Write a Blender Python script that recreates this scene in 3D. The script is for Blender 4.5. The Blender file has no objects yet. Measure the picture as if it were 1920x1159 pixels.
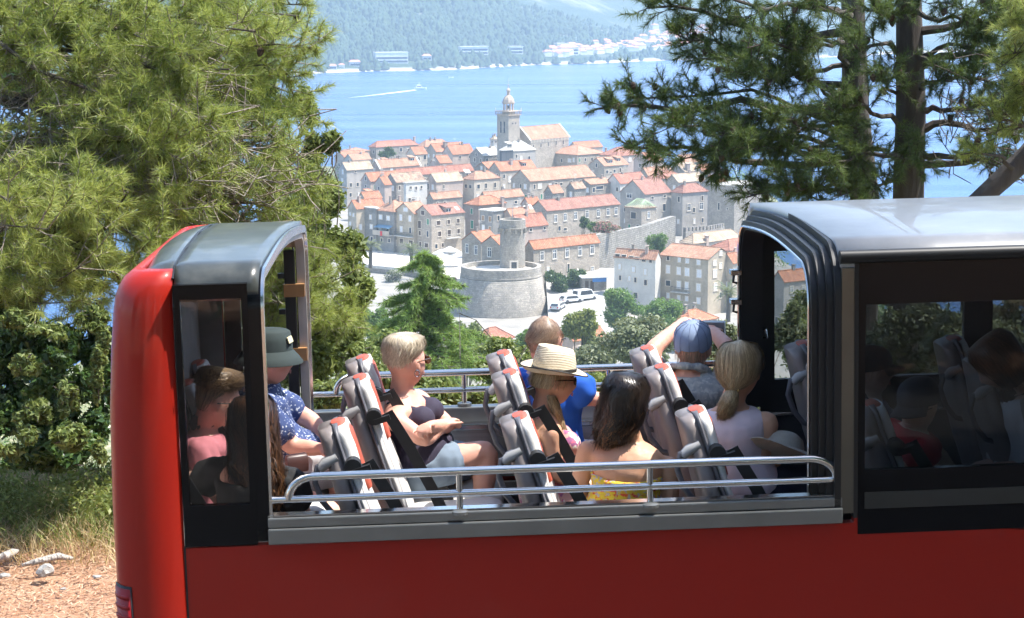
import bpy, bmesh, math, random
import numpy as np
from mathutils import Matrix, Vector

S = bpy.context.scene
COL = S.collection
# ------------------------------------------------------------------ camera, sky, sun, exposure
F, CX, CY = 3640.0, 960.0, 579.5
PITCH = math.atan(579.5 / 3640.0)
CAM = np.array([0.0, 0.0, 62.0])
cam_d = bpy.data.cameras.new('camera')
cam = bpy.data.objects.new('camera', cam_d)
COL.objects.link(cam)
cam.location = CAM
cam.rotation_euler = (math.pi / 2 - PITCH, 0, 0)
cam_d.sensor_width = 36.0
cam_d.lens = 36.0 * F / 1920.0
cam_d.clip_start = 0.1
cam_d.clip_end = 20000
S.camera = cam

SUN_EL = math.radians(63)
SUN_H = (0.998, 0.05)                     # horizontal direction towards the sun
sun_vec = Vector((SUN_H[0] * math.cos(SUN_EL), SUN_H[1] * math.cos(SUN_EL), math.sin(SUN_EL))).normalized()
W = bpy.data.worlds.new('World')
S.world = W
W.use_nodes = True
wn = W.node_tree
bg = wn.nodes['Background']
sky = wn.nodes.new('ShaderNodeTexSky')
sky.sky_type = 'NISHITA'
sky.sun_disc = False
sky.sun_elevation = SUN_EL
sky.sun_rotation = math.atan2(sun_vec.x, sun_vec.y)
sky.altitude = 60
sky.air_density = 1.0
sky.dust_density = 1.2
sky.ozone_density = 1.2
wn.links.new(sky.outputs[0], bg.inputs[0])
bg.inputs[1].default_value = 0.14
sd = bpy.data.lights.new('sun', 'SUN')
sd.energy = 5.0
sd.angle = math.radians(0.53)
sd.color = (1.0, 0.955, 0.88)
sun = bpy.data.objects.new('sun', sd)
COL.objects.link(sun)
sun.rotation_euler = (-sun_vec).to_track_quat('-Z', 'Y').to_euler()
sun.location = (60, 0, 120)
S.view_settings.view_transform = 'Standard'
S.view_settings.look = 'None'
S.view_settings.gamma = 1.0
S.view_settings.use_curve_mapping = False
S.view_settings.exposure = 1.3
cy = S.cycles
cy.use_denoising = True
cy.max_bounces = 8
cy.diffuse_bounces = 3
cy.glossy_bounces = 3
cy.transmission_bounces = 6
cy.transparent_max_bounces = 12
cy.volume_bounces = 1
cy.use_adaptive_sampling = True
cy.adaptive_threshold = 0.03
cy.caustics_reflective = False
cy.caustics_refractive = False

# ------------------------------------------------------------------ measuring: photograph pixel -> place
def ray(x, y):
    u = (x - CX) / F
    v = (CY - y) / F
    return np.array([u, math.cos(PITCH) + v * math.sin(PITCH), -math.sin(PITCH) + v * math.cos(PITCH)])
def at(x, y, Y):
    d = ray(x, y)
    return CAM + d * (Y / d[1])
def zat(y, Y):
    return at(960, y, Y)[2]
def at_z(x, y, z):
    d = ray(x, y)
    return CAM + d * ((z - CAM[2]) / d[2])

# ------------------------------------------------------------------ object helpers
def tag(o, label=None, cat=None, group=None, kind=None):
    if label: o['label'] = label
    if cat: o['category'] = cat
    if group: o['group'] = group
    if kind: o['kind'] = kind
    return o
def empty(name, loc=(0, 0, 0), rz=0.0, label=None, cat=None, group=None, parent=None):
    o = bpy.data.objects.new(name, None)
    COL.objects.link(o)
    o.location = loc
    o.rotation_euler = (0, 0, rz)
    o.empty_display_size = 0.2
    if parent: o.parent = parent
    return tag(o, label, cat, group)
def link(name, me, mat=None, parent=None, smooth=False):
    o = bpy.data.objects.new(name, me)
    COL.objects.link(o)
    if mat is not None and len(me.materials) == 0:
        for m in (mat if isinstance(mat, (list, tuple)) else [mat]):
            me.materials.append(m)
    if parent: o.parent = parent
    if smooth:
        me.polygons.foreach_set('use_smooth', np.ones(len(me.polygons), bool))
    return o
def np_mesh(name, V, Fc, smooth=False):
    """fast mesh from an (n,3) array and an (m,k) array of faces with k corners each"""
    V = np.asarray(V, np.float32)
    Fc = np.asarray(Fc, np.int32)
    me = bpy.data.meshes.new(name)
    n, k = Fc.shape
    me.vertices.add(len(V))
    me.vertices.foreach_set('co', V.ravel())
    me.loops.add(n * k)
    me.loops.foreach_set('vertex_index', Fc.ravel())
    me.polygons.add(n)
    me.polygons.foreach_set('loop_start', np.arange(0, n * k, k, dtype=np.int32))
    if smooth: me.polygons.foreach_set('use_smooth', np.ones(n, bool))
    me.update(calc_edges=True)
    return me
def copy_tree(o, parent=None):
    c = o.copy()
    COL.objects.link(c)
    c.parent = parent
    for ch in o.children:
        copy_tree(ch, c)
    return c

class MB:
    """collects simple shapes and links them as one mesh"""
    def __init__(self):
        self.v = []
        self.f = []
        self.m = []
    def add(self, vs, fs, mi=0):
        b = len(self.v)
        self.v += [tuple(float(c) for c in p) for p in vs]
        for f in fs:
            self.f.append(tuple(i + b for i in f))
            self.m.append(mi)
        return self
    def box(self, x0, x1, y0, y1, z0, z1, mi=0):
        return self.add([(x0, y0, z0), (x1, y0, z0), (x1, y1, z0), (x0, y1, z0), (x0, y0, z1), (x1, y0, z1), (x1, y1, z1), (x0, y1, z1)],
                        [(3, 2, 1, 0), (4, 5, 6, 7), (0, 1, 5, 4), (1, 2, 6, 5), (2, 3, 7, 6), (3, 0, 4, 7)], mi)
    def obox(self, c, a, b, h, mi=0):
        """box centred at c with half axes a, b, h (vectors)"""
        c, a, b, h = (np.array(t, float) for t in (c, a, b, h))
        vs = [c - a - b - h, c + a - b - h, c + a + b - h, c - a + b - h, c - a - b + h, c + a - b + h, c + a + b + h, c - a + b + h]
        return self.add(vs, [(3, 2, 1, 0), (4, 5, 6, 7), (0, 1, 5, 4), (1, 2, 6, 5), (2, 3, 7, 6), (3, 0, 4, 7)], mi)
    def loft(self, rings, closed=True, cap=True, mi=0):
        n = len(rings[0])
        vs = [p for r in rings for p in r]
        fs = []
        for i in range(len(rings) - 1):
            for j in range(n if closed else n - 1):
                k = (j + 1) % n
                fs.append((i * n + j, i * n + k, (i + 1) * n + k, (i + 1) * n + j))
        if cap and closed:
            fs.append(tuple(reversed(range(n))))
            fs.append(tuple(range((len(rings) - 1) * n, len(rings) * n)))
        return self.add(vs, fs, mi)
    def tube(self, pts, r, n=8, mi=0, cap=True):
        pts = [np.array(p, float) for p in pts]
        rs = r if hasattr(r, '__len__') else [r] * len(pts)
        rings = []
        up = None
        for i, p in enumerate(pts):
            a = pts[max(i - 1, 0)]
            b = pts[min(i + 1, len(pts) - 1)]
            t = b - a
            t = t / (np.linalg.norm(t) + 1e-9)
            if up is None:
                up = np.array([0, 0, 1.0]) if abs(t[2]) < 0.9 else np.array([1.0, 0, 0])
            s = np.cross(t, up)
            s /= np.linalg.norm(s) + 1e-9
            up = np.cross(s, t)
            rings.append([p + rs[i] * (math.cos(q) * s + math.sin(q) * up) for q in (2 * math.pi * j / n for j in range(n))])
        return self.loft(rings, True, cap, mi)
    def lathe(self, prof, c=(0, 0, 0), n=24, mi=0, cap=True, sx=1, sy=1):
        rings = [[(c[0] + r * sx * math.cos(2 * math.pi * j / n), c[1] + r * sy * math.sin(2 * math.pi * j / n), c[2] + z) for j in range(n)] for r, z in prof]
        return self.loft(rings, True, cap, mi)
    def prism(self, poly, y0, y1, mi=0):
        """poly in (x,z), extruded along y"""
        n = len(poly)
        vs = [(x, y0, z) for x, z in poly] + [(x, y1, z) for x, z in poly]
        fs = [(i, (i + 1) % n, n + (i + 1) % n, n + i) for i in range(n)] + [tuple(reversed(range(n))), tuple(range(n, 2 * n))]
        return self.add(vs, fs, mi)
    def mesh(self, name):
        me = bpy.data.meshes.new(name)
        me.from_pydata(self.v, [], self.f)
        if any(self.m):
            me.polygons.foreach_set('material_index', np.array(self.m, np.int32))
        me.update()
        return me
    def build(self, name, mat, parent=None, smooth=False, bevel=0.0, fixn=True, seg=2):
        me = self.mesh(name)
        if fixn or bevel:
            bm = bmesh.new()
            bm.from_mesh(me)
            bmesh.ops.recalc_face_normals(bm, faces=bm.faces)
            if bevel:
                ed = [e for e in bm.edges if len(e.link_faces) == 2 and e.calc_face_angle(0) > 0.6]
                bmesh.ops.bevel(bm, geom=ed, offset=bevel, segments=seg, affect='EDGES', profile=0.6)
            bm.to_mesh(me)
            bm.free()
        o = link(name, me, mat, parent, smooth)
        if smooth:
            try: me.set_sharp_from_angle(angle=math.radians(50))
            except Exception: pass
        return o

# ------------------------------------------------------------------ materials
MATS = {}
class NT:
    def __init__(self, name):
        self.mat = bpy.data.materials.new(name)
        self.mat.use_nodes = True
        self.t = self.mat.node_tree
        self.b = self.t.nodes['Principled BSDF']
        self.out = self.t.nodes['Material Output']
        MATS[name] = self.mat
    def n(self, kind, **kw):
        nd = self.t.nodes.new('ShaderNode' + kind)
        for k, v in kw.items():
            if k in nd.inputs: nd.inputs[k].default_value = v
            else: setattr(nd, k, v)
        return nd
    def l(self, a, b): self.t.links.new(a, b)
    def obj(self): return self.n('TexCoord').outputs['Object']
    def noise(self, scale, vec=None, detail=4, rough=0.55):
        nd = self.n('TexNoise')
        nd.inputs['Scale'].default_value = scale
        nd.inputs['Detail'].default_value = detail
        nd.inputs['Roughness'].default_value = rough
        self.l(vec if vec is not None else self.obj(), nd.inputs['Vector'])
        return nd.outputs['Fac']
    def ramp(self, fac, stops):
        nd = self.n('ValToRGB')
        e = nd.color_ramp.elements
        while len(e) > 1: e.remove(e[-1])
        e[0].position = stops[0][0]
        e[0].color = (*stops[0][1], 1) if len(stops[0][1]) == 3 else stops[0][1]
        for p, c in stops[1:]:
            q = e.new(p)
            q.color = (*c, 1) if len(c) == 3 else c
        self.l(fac, nd.inputs[0])
        return nd.outputs[0]
    def mix(self, fac, a, b, mode='MIX'):
        nd = self.n('Mix', data_type='RGBA', blend_type=mode)
        for s, v in ((0, fac), (6, a), (7, b)):
            if isinstance(v, (int, float)): nd.inputs[s].default_value = v
            elif isinstance(v, tuple): nd.inputs[s].default_value = (*v, 1)
            else: self.l(v, nd.inputs[s])
        return nd.outputs[2]
    def math(self, op, a, b=0.0):
        nd = self.n('Math', operation=op)
        for s, v in ((0, a), (1, b)):
            if isinstance(v, (int, float)): nd.inputs[s].default_value = v
            else: self.l(v, nd.inputs[s])
        return nd.outputs[0]
    def bump(self, h, strength=0.3, dist=0.02):
        nd = self.n('Bump')
        nd.inputs['Strength'].default_value = strength
        nd.inputs['Distance'].default_value = dist
        self.l(h, nd.inputs['Height'])
        self.l(nd.outputs[0], self.b.inputs['Normal'])
        return nd
    def set(self, **kw):
        for k, v in kw.items():
            k = k.replace('_', ' ')
            if isinstance(v, (int, float)): self.b.inputs[k].default_value = v
            elif isinstance(v, tuple): self.b.inputs[k].default_value = (*v, 1) if len(v) == 3 else v
            else: self.l(v, self.b.inputs[k])
        return self
def plain(name, col, rough=0.6, metal=0.0, var=0.12, scale=6.0, bump=0.0, spec=None, coat=0.0, bscale=None):
    """one paint or cloth colour with slight uneven tone"""
    if name in MATS: return MATS[name]
    m = NT(name)
    f = m.noise(scale)
    d = tuple(max(0, c * (1 - var)) for c in col)
    u = tuple(min(1, c * (1 + var)) for c in col)
    m.set(Base_Color=m.ramp(f, [(0.3, d), (0.7, u)]), Roughness=rough, Metallic=metal)
    if spec is not None: m.b.inputs['Specular IOR Level'].default_value = spec
    if coat: m.b.inputs['Coat Weight'].default_value = coat
    if bump: m.bump(m.noise(bscale or scale * 6), bump, 0.01)
    return m.mat
rng = np.random.default_rng(7)
random.seed(7)
# ================================================================== terrain, sea, far coast, haze
def smooth_noise(x, y, seed=0):
    r = np.random.default_rng(seed)
    s = np.zeros_like(x)
    for k in range(9):
        a = r.uniform(0, 2 * math.pi)
        fr = 2.0 ** r.uniform(0, 2.6)
        s += np.sin(fr * (x * math.cos(a) + y * math.sin(a)) + r.uniform(0, 6.28)) / fr ** 0.8
    return s / 3.0
def sstep(a, b, x):
    t = np.clip((x - a) / (b - a), 0, 1)
    return t * t * (3 - 2 * t)
def ground_h(x, y):
    x = np.asarray(x, float)
    y = np.asarray(y, float)
    hill = 5.6 + 53.0 * np.exp(-np.clip(y - 14.0, 0, None) / 62.0)
    hill = np.where(y < 14, 58.45 + 0.0 * y, hill)
    left = -75 - 30 * sstep(260, 330, y) * 0 
    lo = -62 + 6 * np.sin(y / 60.0)
    hi = 66 + 8 * np.sin(y / 47.0 + 1)
    inside = sstep(-14, 0, x - lo) * (1 - sstep(0, 14, x - hi)) * (1 - sstep(668, 690, y))
    wide = 1 - sstep(250, 330, y)
    m = np.maximum(inside, wide)
    return hill * m - 4.0 * (1 - m)
ys = np.concatenate([np.linspace(-40, 8, 25), np.linspace(8.5, 24, 63), np.linspace(25, 120, 50), np.linspace(124, 720, 100)])
xs = np.concatenate([np.linspace(-420, -34, 36), np.linspace(-33, 33, 80), np.linspace(34, 420, 36)])
XX, YY = np.meshgrid(xs, ys)
ZZ = ground_h(XX, YY)
near = np.exp(-np.clip(YY - 10, 0, None) / 60.0)
ZZ += 0.05 * smooth_noise(XX * 1.1, YY * 1.1, 3) * near * (np.abs(YY - 8) > 0) + 0.02 * smooth_noise(XX * 4, YY * 4, 4) * near
nx, ny = len(xs), len(ys)
V = np.stack([XX, YY, ZZ], -1).reshape(-1, 3)
ii, jj = np.meshgrid(np.arange(nx - 1), np.arange(ny - 1))
q = (jj * nx + ii).ravel()
FQ = np.stack([q, q + 1, q + nx + 1, q + nx], -1)
m = NT('ground_earth')
g1 = m.noise(0.9, detail=8)
g2 = m.noise(14.0, detail=8)
g3 = m.noise(60.0, detail=3)
soil = m.ramp(g1, [(0.3, (0.27, 0.13, 0.075)), (0.5, (0.35, 0.185, 0.11)), (0.7, (0.42, 0.26, 0.165))])
bits = m.ramp(g3, [(0.36, (0.16, 0.07, 0.035)), (0.5, (0.34, 0.185, 0.105)), (0.66, (0.52, 0.38, 0.27))])
c = m.mix(m.ramp(g2, [(0.35, (0, 0, 0)), (0.65, (1, 1, 1))]), soil, bits)
sep = m.n('SeparateXYZ')
m.l(m.obj(), sep.inputs[0])
far = m.ramp(m.math('DIVIDE', sep.outputs[1], 100.0), [(0.125, (0, 0, 0)), (0.15, (1, 1, 1))])
dry = m.ramp(m.noise(0.35, detail=6), [(0.35, (0.10, 0.13, 0.05)), (0.6, (0.24, 0.23, 0.12)), (0.75, (0.42, 0.36, 0.25))])
c = m.mix(far, c, dry)
pav = m.ramp(m.math('DIVIDE', sep.outputs[1], 1000.0), [(0.255, (0, 0, 0)), (0.29, (1, 1, 1))])
inx = m.math('MULTIPLY', m.math('GREATER_THAN', sep.outputs[0], -52.0), m.math('LESS_THAN', sep.outputs[0], 62.0))
pav = m.math('MULTIPLY', pav, inx)
c = m.mix(pav, c, m.ramp(m.noise(0.2, detail=6), [(0.3, (0.20, 0.19, 0.17)), (0.7, (0.34, 0.32, 0.29))]))
m.set(Base_Color=c, Roughness=0.95)
m.bump(g2, 0.6, 0.03)
o = link('ground', np_mesh('ground', V, FQ, True), m.mat)
tag(o, kind='structure')
# the road the bus stands on
m = NT('worn_asphalt')
n1 = m.noise(1.2, detail=8)
n2 = m.noise(90, detail=3)
m.set(Base_Color=m.mix(m.ramp(n2, [(.4, (0, 0, 0)), (.7, (.5, .5, .5))]), m.ramp(n1, [(.3, (.035, .035, .036)), (.7, (.065, .063, .06))]), (.11, .105, .10)), Roughness=.9)
m.bump(n2, .4, .01)
rdm = MB()
for i in range(24):
    x0, x1 = -48 + i * 4.0, -44 + i * 4.0
    e0, e1 = 9.75 + .12 * math.sin(x0 * .9), 9.75 + .12 * math.sin(x1 * .9)
    rdm.add([(x0, -3, 58.53), (x1, -3, 58.53), (x1, e1, 58.53), (x0, e0, 58.53)], [(0, 1, 2, 3)])
tag(rdm.build('hill_road', m.mat), kind='structure')

# sea
m = NT('sea_water')
tc = m.obj()
mp = m.n('Mapping')
mp.inputs['Scale'].default_value = (0.35, 1.0, 1.0)
mp.inputs['Rotation'].default_value = (0, 0, 0.25)
m.l(tc, mp.inputs[0])
w1 = m.noise(0.22, mp.outputs[0], 6, 0.6)
w2 = m.noise(1.1, mp.outputs[0], 4, 0.6)
mp2 = m.n('Mapping')
mp2.inputs['Scale'].default_value = (0.0022, 0.02, 1.0)
mp2.inputs['Rotation'].default_value = (0, 0, -0.12)
m.l(tc, mp2.inputs[0])
streak = m.noise(1.0, mp2.outputs[0], 5, 0.55)
m.set(Base_Color=m.ramp(streak, [(0.35, (0.014, 0.072, 0.23)), (0.58, (0.035, 0.12, 0.31)), (0.70, (0.14, 0.25, 0.42))]),
      Roughness=m.ramp(streak, [(0.35, (0.30, 0.30, 0.30)), (0.7, (0.16, 0.16, 0.16))]), IOR=1.33)
m.bump(m.math('ADD', w1, m.math('MULTIPLY', w2, 0.35)), 0.55, 0.9)
mb = MB()
mb.add([(-4000, 200, 0), (4000, 200, 0), (4000, 5200, 0), (-4000, 5200, 0)], [(0, 1, 2, 3)])
tag(mb.build('sea', m.mat), kind='structure')

# far coast: height field from the shoreline up to the mountain
def shore_y(x):
    return 1690 + 0.95 * (x + 160) * (x > -1e9) + 25 * np.sin(x / 70.0) + 14 * np.sin(x / 23.0 + 1)
def coast_h(x, y):
    d = y - shore_y(x)
    dd = np.clip(d, 0, None)
    n1 = smooth_noise(x / 170.0, y / 170.0, 11)
    n2 = smooth_noise(x / 45.0, y / 45.0, 12)
    # wooded foothill, highest at the left and sinking to the right
    k = 1 - sstep(-120, 260, x)
    hill = (k * 58 * sstep(0, 420, dd) + 6 * sstep(0, 60, dd)) * (1 + 0.22 * n1)
    plain_ = 9 * sstep(0, 250, dd)
    mount = 640 * sstep(420, 3300, dd) * (1 + 0.16 * n1)
    z = np.maximum(hill, plain_) + mount + 1.6 * n2 * sstep(20, 150, dd)
    return np.where(d < 0, -3 - 0.03 * np.abs(d), z - 0.2 + 1.6 * sstep(0, 10, dd))
gx = np.concatenate([np.linspace(-2600, -620, 50), np.linspace(-600, 760, 170), np.linspace(790, 2600, 50)])
gt = np.concatenate([np.linspace(-60, 500, 90), np.linspace(515, 4200, 80)])
GX, GT = np.meshgrid(gx, gt)
GY = shore_y(GX) + GT
GZ = coast_h(GX, GY)
nx, ny = len(gx), len(gt)
V = np.stack([GX, GY, GZ], -1).reshape(-1, 3)
ii, jj = np.meshgrid(np.arange(nx - 1), np.arange(ny - 1))
q = (jj * nx + ii).ravel()
m = NT('coast_scrub_and_rock')
n1 = m.noise(0.012, detail=9, rough=0.62)
n2 = m.noise(0.10, detail=6, rough=0.7)
n3 = m.noise(0.0035, detail=5)
sep = m.n('SeparateXYZ')
m.l(m.obj(), sep.inputs[0])
rock = m.math('ADD', m.math('MULTIPLY', n1, 0.65), m.math('MULTIPLY', n3, 0.35))
hgt = m.math('MULTIPLY', m.math('MINIMUM', m.math('DIVIDE', sep.outputs[2], 260.0), 1.0), 0.17)
rk = m.ramp(m.math('ADD', rock, hgt), [(0.55, (0, 0, 0)), (0.66, (.8, .8, .8))])
wood = m.ramp(n2, [(0.3, (0.016, 0.038, 0.016)), (0.6, (0.045, 0.085, 0.035)), (0.75, (0.09, 0.12, 0.05))])
c = m.mix(rk, wood, m.ramp(n2, [(0.3, (0.22, 0.24, 0.17)), (0.65, (0.40, 0.39, 0.34))]))
beach = m.ramp(m.math('DIVIDE', sep.outputs[2], 10.0), [(0.12, (1, 1, 1)), (0.32, (0, 0, 0))])
c = m.mix(beach, c, (0.62, 0.58, 0.50))
m.set(Base_Color=c, Roughness=0.95)
m.bump(n2, 1.0, 6.0)
o = link('coast_hills', np_mesh('coast_hills', V, np.stack([q, q + 1, q + nx + 1, q + nx], -1), True), m.mat)
tag(o, kind='structure')

# the wood on the far coast: low trees that read as one mass
def blob_wood(name, P, R, H, mat, seed=1):
    """many tiny uneven crowns in one mesh; P (n,3) bases"""
    r = np.random.default_rng(seed)
    k = 6
    ang = np.arange(k) * 2 * math.pi / k
    n = len(P)
    rad = R[:, None] * r.uniform(0.75, 1.25, (n, k))
    rad2 = R[:, None] * r.uniform(0.45, 0.85, (n, k))
    V = np.zeros((n, 2 * k + 1, 3))
    for lv, (rr, hf) in enumerate(((rad, 0.12), (rad2, 0.62))):
        V[:, lv * k:(lv + 1) * k, 0] = P[:, 0:1] + rr * np.cos(ang + lv * 0.5)
        V[:, lv * k:(lv + 1) * k, 1] = P[:, 1:2] + rr * np.sin(ang + lv * 0.5)
        V[:, lv * k:(lv + 1) * k, 2] = P[:, 2:3] + (H * hf)[:, None] * r.uniform(0.8, 1.2, (n, k))
    V[:, 2 * k] = P
    V[:, 2 * k, 2] += H
    fs = []
    for j in range(k):
        a, b = j, (j + 1) % k
        fs += [(a, b, k + b), (a, k + b, k + a), (k + a, k + b, 2 * k)]
    fs = np.array(fs)
    FF = (fs[None] + (np.arange(n) * (2 * k + 1))[:, None, None]).reshape(-1, 3)
    return np_mesh(name, V.reshape(-1, 3), FF, False)
def coast_hit(X, Yp):
    d = ray(X, Yp)
    P_ = CAM[None] + d[None] * (np.arange(1400, 4200, 5.0) / d[1])[:, None]
    h_ = np.maximum(coast_h(P_[:, 0], P_[:, 1]), 0)
    k_ = np.nonzero(P_[:, 2] <= h_)[0]
    if len(k_) == 0: return None
    return np.array([P_[k_[0], 0], P_[k_[0], 1], max(h_[k_[0]], .3)])
FAR_HOUSES = []     # pixel, size, look
r = np.random.default_rng(5)
for i in range(150):
    u = r.uniform(0, 1) ** .6
    X = 1010 + u * 330
    Yp = 115 - (X - 1010) * .075 - 3 - abs(r.normal()) * (6 + 13 * u)
    if Yp > 45: FAR_HOUSES.append((X, Yp, r.uniform(6, 11), r.uniform(3.5, 6), r.uniform(.1, .8)))
FAR_BIG = [(735, 119, 30), (890, 103, 27), (968, 101, 16), (1068, 103, 22), (1056, 93, 16), (624, 131, 9), (641, 129, 8), (666, 126, 12), (801, 115, 10)]
CLEAR = []
for X, Yp, w_ in [(a, b, c) for a, b, c in FAR_BIG] + [(a, b, c) for a, b, c, _, _ in FAR_HOUSES]:
    p = coast_hit(X, Yp)
    if p is not None: CLEAR.append((p[0], p[1], w_))
N = 7500
px_ = rng.uniform(-330, 420, N * 3)
dt = rng.uniform(3, 420, N * 3) ** 1.0
py_ = shore_y(px_) + dt
kk = 1 - sstep(-30, 160, px_)
den = smooth_noise(px_ / 60, py_ / 60, 21) * 0.35 + 0.6
keep = rng.uniform(0, 1, N * 3) < np.clip(kk + 0.25, 0, 1) * np.clip(den, 0.05, 1) * (1 - 0.7 * sstep(200, 420, dt))
for cx_, cy_, cw_ in CLEAR:
    keep &= ~((np.abs(px_ - cx_) < cw_ * .62) & (py_ > cy_ - 26) & (py_ < cy_ + 14))
px_, py_ = px_[keep][:N], py_[keep][:N]
P = np.stack([px_, py_, coast_h(px_, py_) - 0.3], -1)
Rr = rng.uniform(1.6, 4.2, len(P))
Hh = Rr * rng.uniform(1.5, 3.0, len(P))
m = NT('far_wood')
m.set(Base_Color=m.ramp(m.noise(0.05, detail=5), [(0.3, (0.018, 0.042, 0.018)), (0.7, (0.055, 0.095, 0.04))]), Roughness=0.9)
o = link('coastal_wood', blob_wood('coastal_wood', P, Rr, Hh, m.mat), m.mat)
tag(o, 'dark green pine wood covering the coast across the water', 'wood', kind='stuff')

# haze over the strait
m = NT('haze_air')
m.t.nodes.remove(m.b)
vol = m.n('VolumePrincipled')
vol.inputs['Color'].default_value = (0.60, 0.79, 1.0, 1)
vol.inputs['Density'].default_value = HAZE if 'HAZE' in globals() else 0.00025
vol.inputs['Anisotropy'].default_value = 0.0
m.l(vol.outputs[0], m.out.inputs['Volume'])
mb = MB()
mb.box(-4500, 4500, -120, 6800, -160, 900)
tag(mb.build('haze', m.mat), kind='stuff')
# ================================================================== the old town
def wall_mat(name, a, b, mortar, bw=0.55, bh=0.27, stain=0.5, bumps=0.5, msize=0.02):
    a, b, mortar = tuple(x * .84 for x in a), tuple(x * .72 for x in b), tuple(x * .72 for x in mortar)
    m = NT(name)
    sep = m.n('SeparateXYZ')
    m.l(m.obj(), sep.inputs[0])
    cmb = m.n('CombineXYZ')
    m.l(m.math('ADD', sep.outputs[0], sep.outputs[1]), cmb.inputs[0])
    m.l(sep.outputs[2], cmb.inputs[1])
    br = m.n('TexBrick')
    br.inputs['Scale'].default_value = 1.0
    br.inputs['Brick Width'].default_value = bw
    br.inputs['Row Height'].default_value = bh
    br.inputs['Mortar Size'].default_value = msize
    br.inputs['Color1'].default_value = (*a, 1)
    br.inputs['Color2'].default_value = (*b, 1)
    br.inputs['Mortar'].default_value = (*mortar, 1)
    m.l(cmb.outputs[0], br.inputs['Vector'])
    n1 = m.noise(0.45, detail=9, rough=0.7)
    n2 = m.noise(2.2, detail=6, rough=.65)
    c = m.mix(m.ramp(n1, [(0.44, (0, 0, 0)), (0.62, (stain, stain, stain))]), br.outputs[0], tuple(x * 0.36 for x in a))
    c = m.mix(m.ramp(n2, [(0.3, (0.35, 0.35, 0.35)), (0.7, (0, 0, 0))]), c, tuple(min(1, x * 1.25) for x in b))
    m.set(Base_Color=c, Roughness=0.9)
    m.bump(m.math('ADD', br.outputs[1], m.math('MULTIPLY', n2, -0.6)), bumps, -0.04)
    return m.mat
def roof_mat(name, a, b, cc, mossy=0.0):
    m = NT(name)
    sep = m.n('SeparateXYZ')
    m.l(m.obj(), sep.inputs[0])
    u = m.math('SINE', m.math('MULTIPLY', sep.outputs[0], 2 * math.pi / 0.42))
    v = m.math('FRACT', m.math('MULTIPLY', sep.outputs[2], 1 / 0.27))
    n1 = m.noise(0.5, detail=6)
    n2 = m.noise(3.5, detail=5, rough=0.7)
    cell = m.n('TexVoronoi')
    cell.inputs['Scale'].default_value = 2.4
    m.l(m.obj(), cell.inputs['Vector'])
    tone = m.n('SeparateColor')
    m.l(cell.outputs['Color'], tone.inputs[0])
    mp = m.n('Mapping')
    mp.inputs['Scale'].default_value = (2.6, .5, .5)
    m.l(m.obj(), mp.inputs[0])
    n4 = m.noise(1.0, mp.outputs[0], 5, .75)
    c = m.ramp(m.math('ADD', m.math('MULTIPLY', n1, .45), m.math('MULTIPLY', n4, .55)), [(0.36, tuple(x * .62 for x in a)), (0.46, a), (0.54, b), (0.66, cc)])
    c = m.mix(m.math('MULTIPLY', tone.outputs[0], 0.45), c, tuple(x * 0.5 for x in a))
    c = m.mix(m.ramp(n2, [(0.52, (0, 0, 0)), (0.75, (0.6, 0.6, 0.6))]), c, (0.55, 0.46, 0.36))
    if mossy:
        c = m.mix(m.ramp(m.noise(0.9, detail=8), [(0.5, (0, 0, 0)), (0.6, (mossy, mossy, mossy))]), c, (0.17, 0.12, 0.09))
    # shadow lines between tile rows, painted into the colour as darker joints
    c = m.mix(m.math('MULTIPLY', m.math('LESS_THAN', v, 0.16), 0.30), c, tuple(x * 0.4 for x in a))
    m.set(Base_Color=c, Roughness=0.85)
    m.bump(m.math('ADD', u, m.math('MULTIPLY', v, 1.5)), 0.55, 0.05)
    return m.mat
WALL = dict(
    stone=wall_mat('pale_stone_wall', (0.60, 0.52, 0.43), (0.48, 0.42, 0.35), (0.32, 0.28, 0.23), stain=0.5),
    grey=wall_mat('grey_stone_wall', (0.45, 0.40, 0.35), (0.34, 0.31, 0.27), (0.22, 0.20, 0.18), stain=0.6),
    rubble=wall_mat('rough_rubble_wall', (0.52, 0.49, 0.44), (0.34, 0.32, 0.29), (0.22, 0.21, 0.18), 0.7, 0.42, 0.8, 0.9, 0.05),
    cream=wall_mat('cream_plaster', (0.64, 0.56, 0.46), (0.60, 0.53, 0.44), (0.62, 0.54, 0.45), 3, 3, 0.45, 0.15, 0.0),
    beige=wall_mat('beige_plaster', (0.56, 0.48, 0.37), (0.52, 0.45, 0.35), (0.54, 0.46, 0.36), 3, 3, 0.5, 0.15, 0.0),
    white=wall_mat('white_plaster', (0.74, 0.72, 0.67), (0.72, 0.70, 0.65), (0.72, 0.70, 0.65), 3, 3, 0.28, 0.12, 0.0),
    pink=wall_mat('pinkish_plaster', (0.58, 0.46, 0.39), (0.53, 0.42, 0.36), (0.55, 0.44, 0.38), 3, 3, 0.45, 0.2, 0.0),
    plaster=wall_mat('grey_plaster', (0.50, 0.46, 0.42), (0.46, 0.43, 0.39), (0.47, 0.44, 0.40), 3, 3, 0.45, 0.15, 0.0),
    dark=wall_mat('dark_weathered_plaster', (0.34, 0.33, 0.31), (0.28, 0.27, 0.26), (0.3, 0.29, 0.28), 3, 3, 0.6, 0.2, 0.0),
    brown=wall_mat('brown_plaster', (0.42, 0.33, 0.27), (0.38, 0.30, 0.25), (0.38, 0.30, 0.25), 3, 3, 0.45, 0.2, 0.0),
    slate=wall_mat('slate_boards', (0.11, 0.12, 0.14), (0.09, 0.10, 0.12), (0.06, 0.06, 0.07), 0.25, 4, 0.3, 0.4),
)
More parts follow.
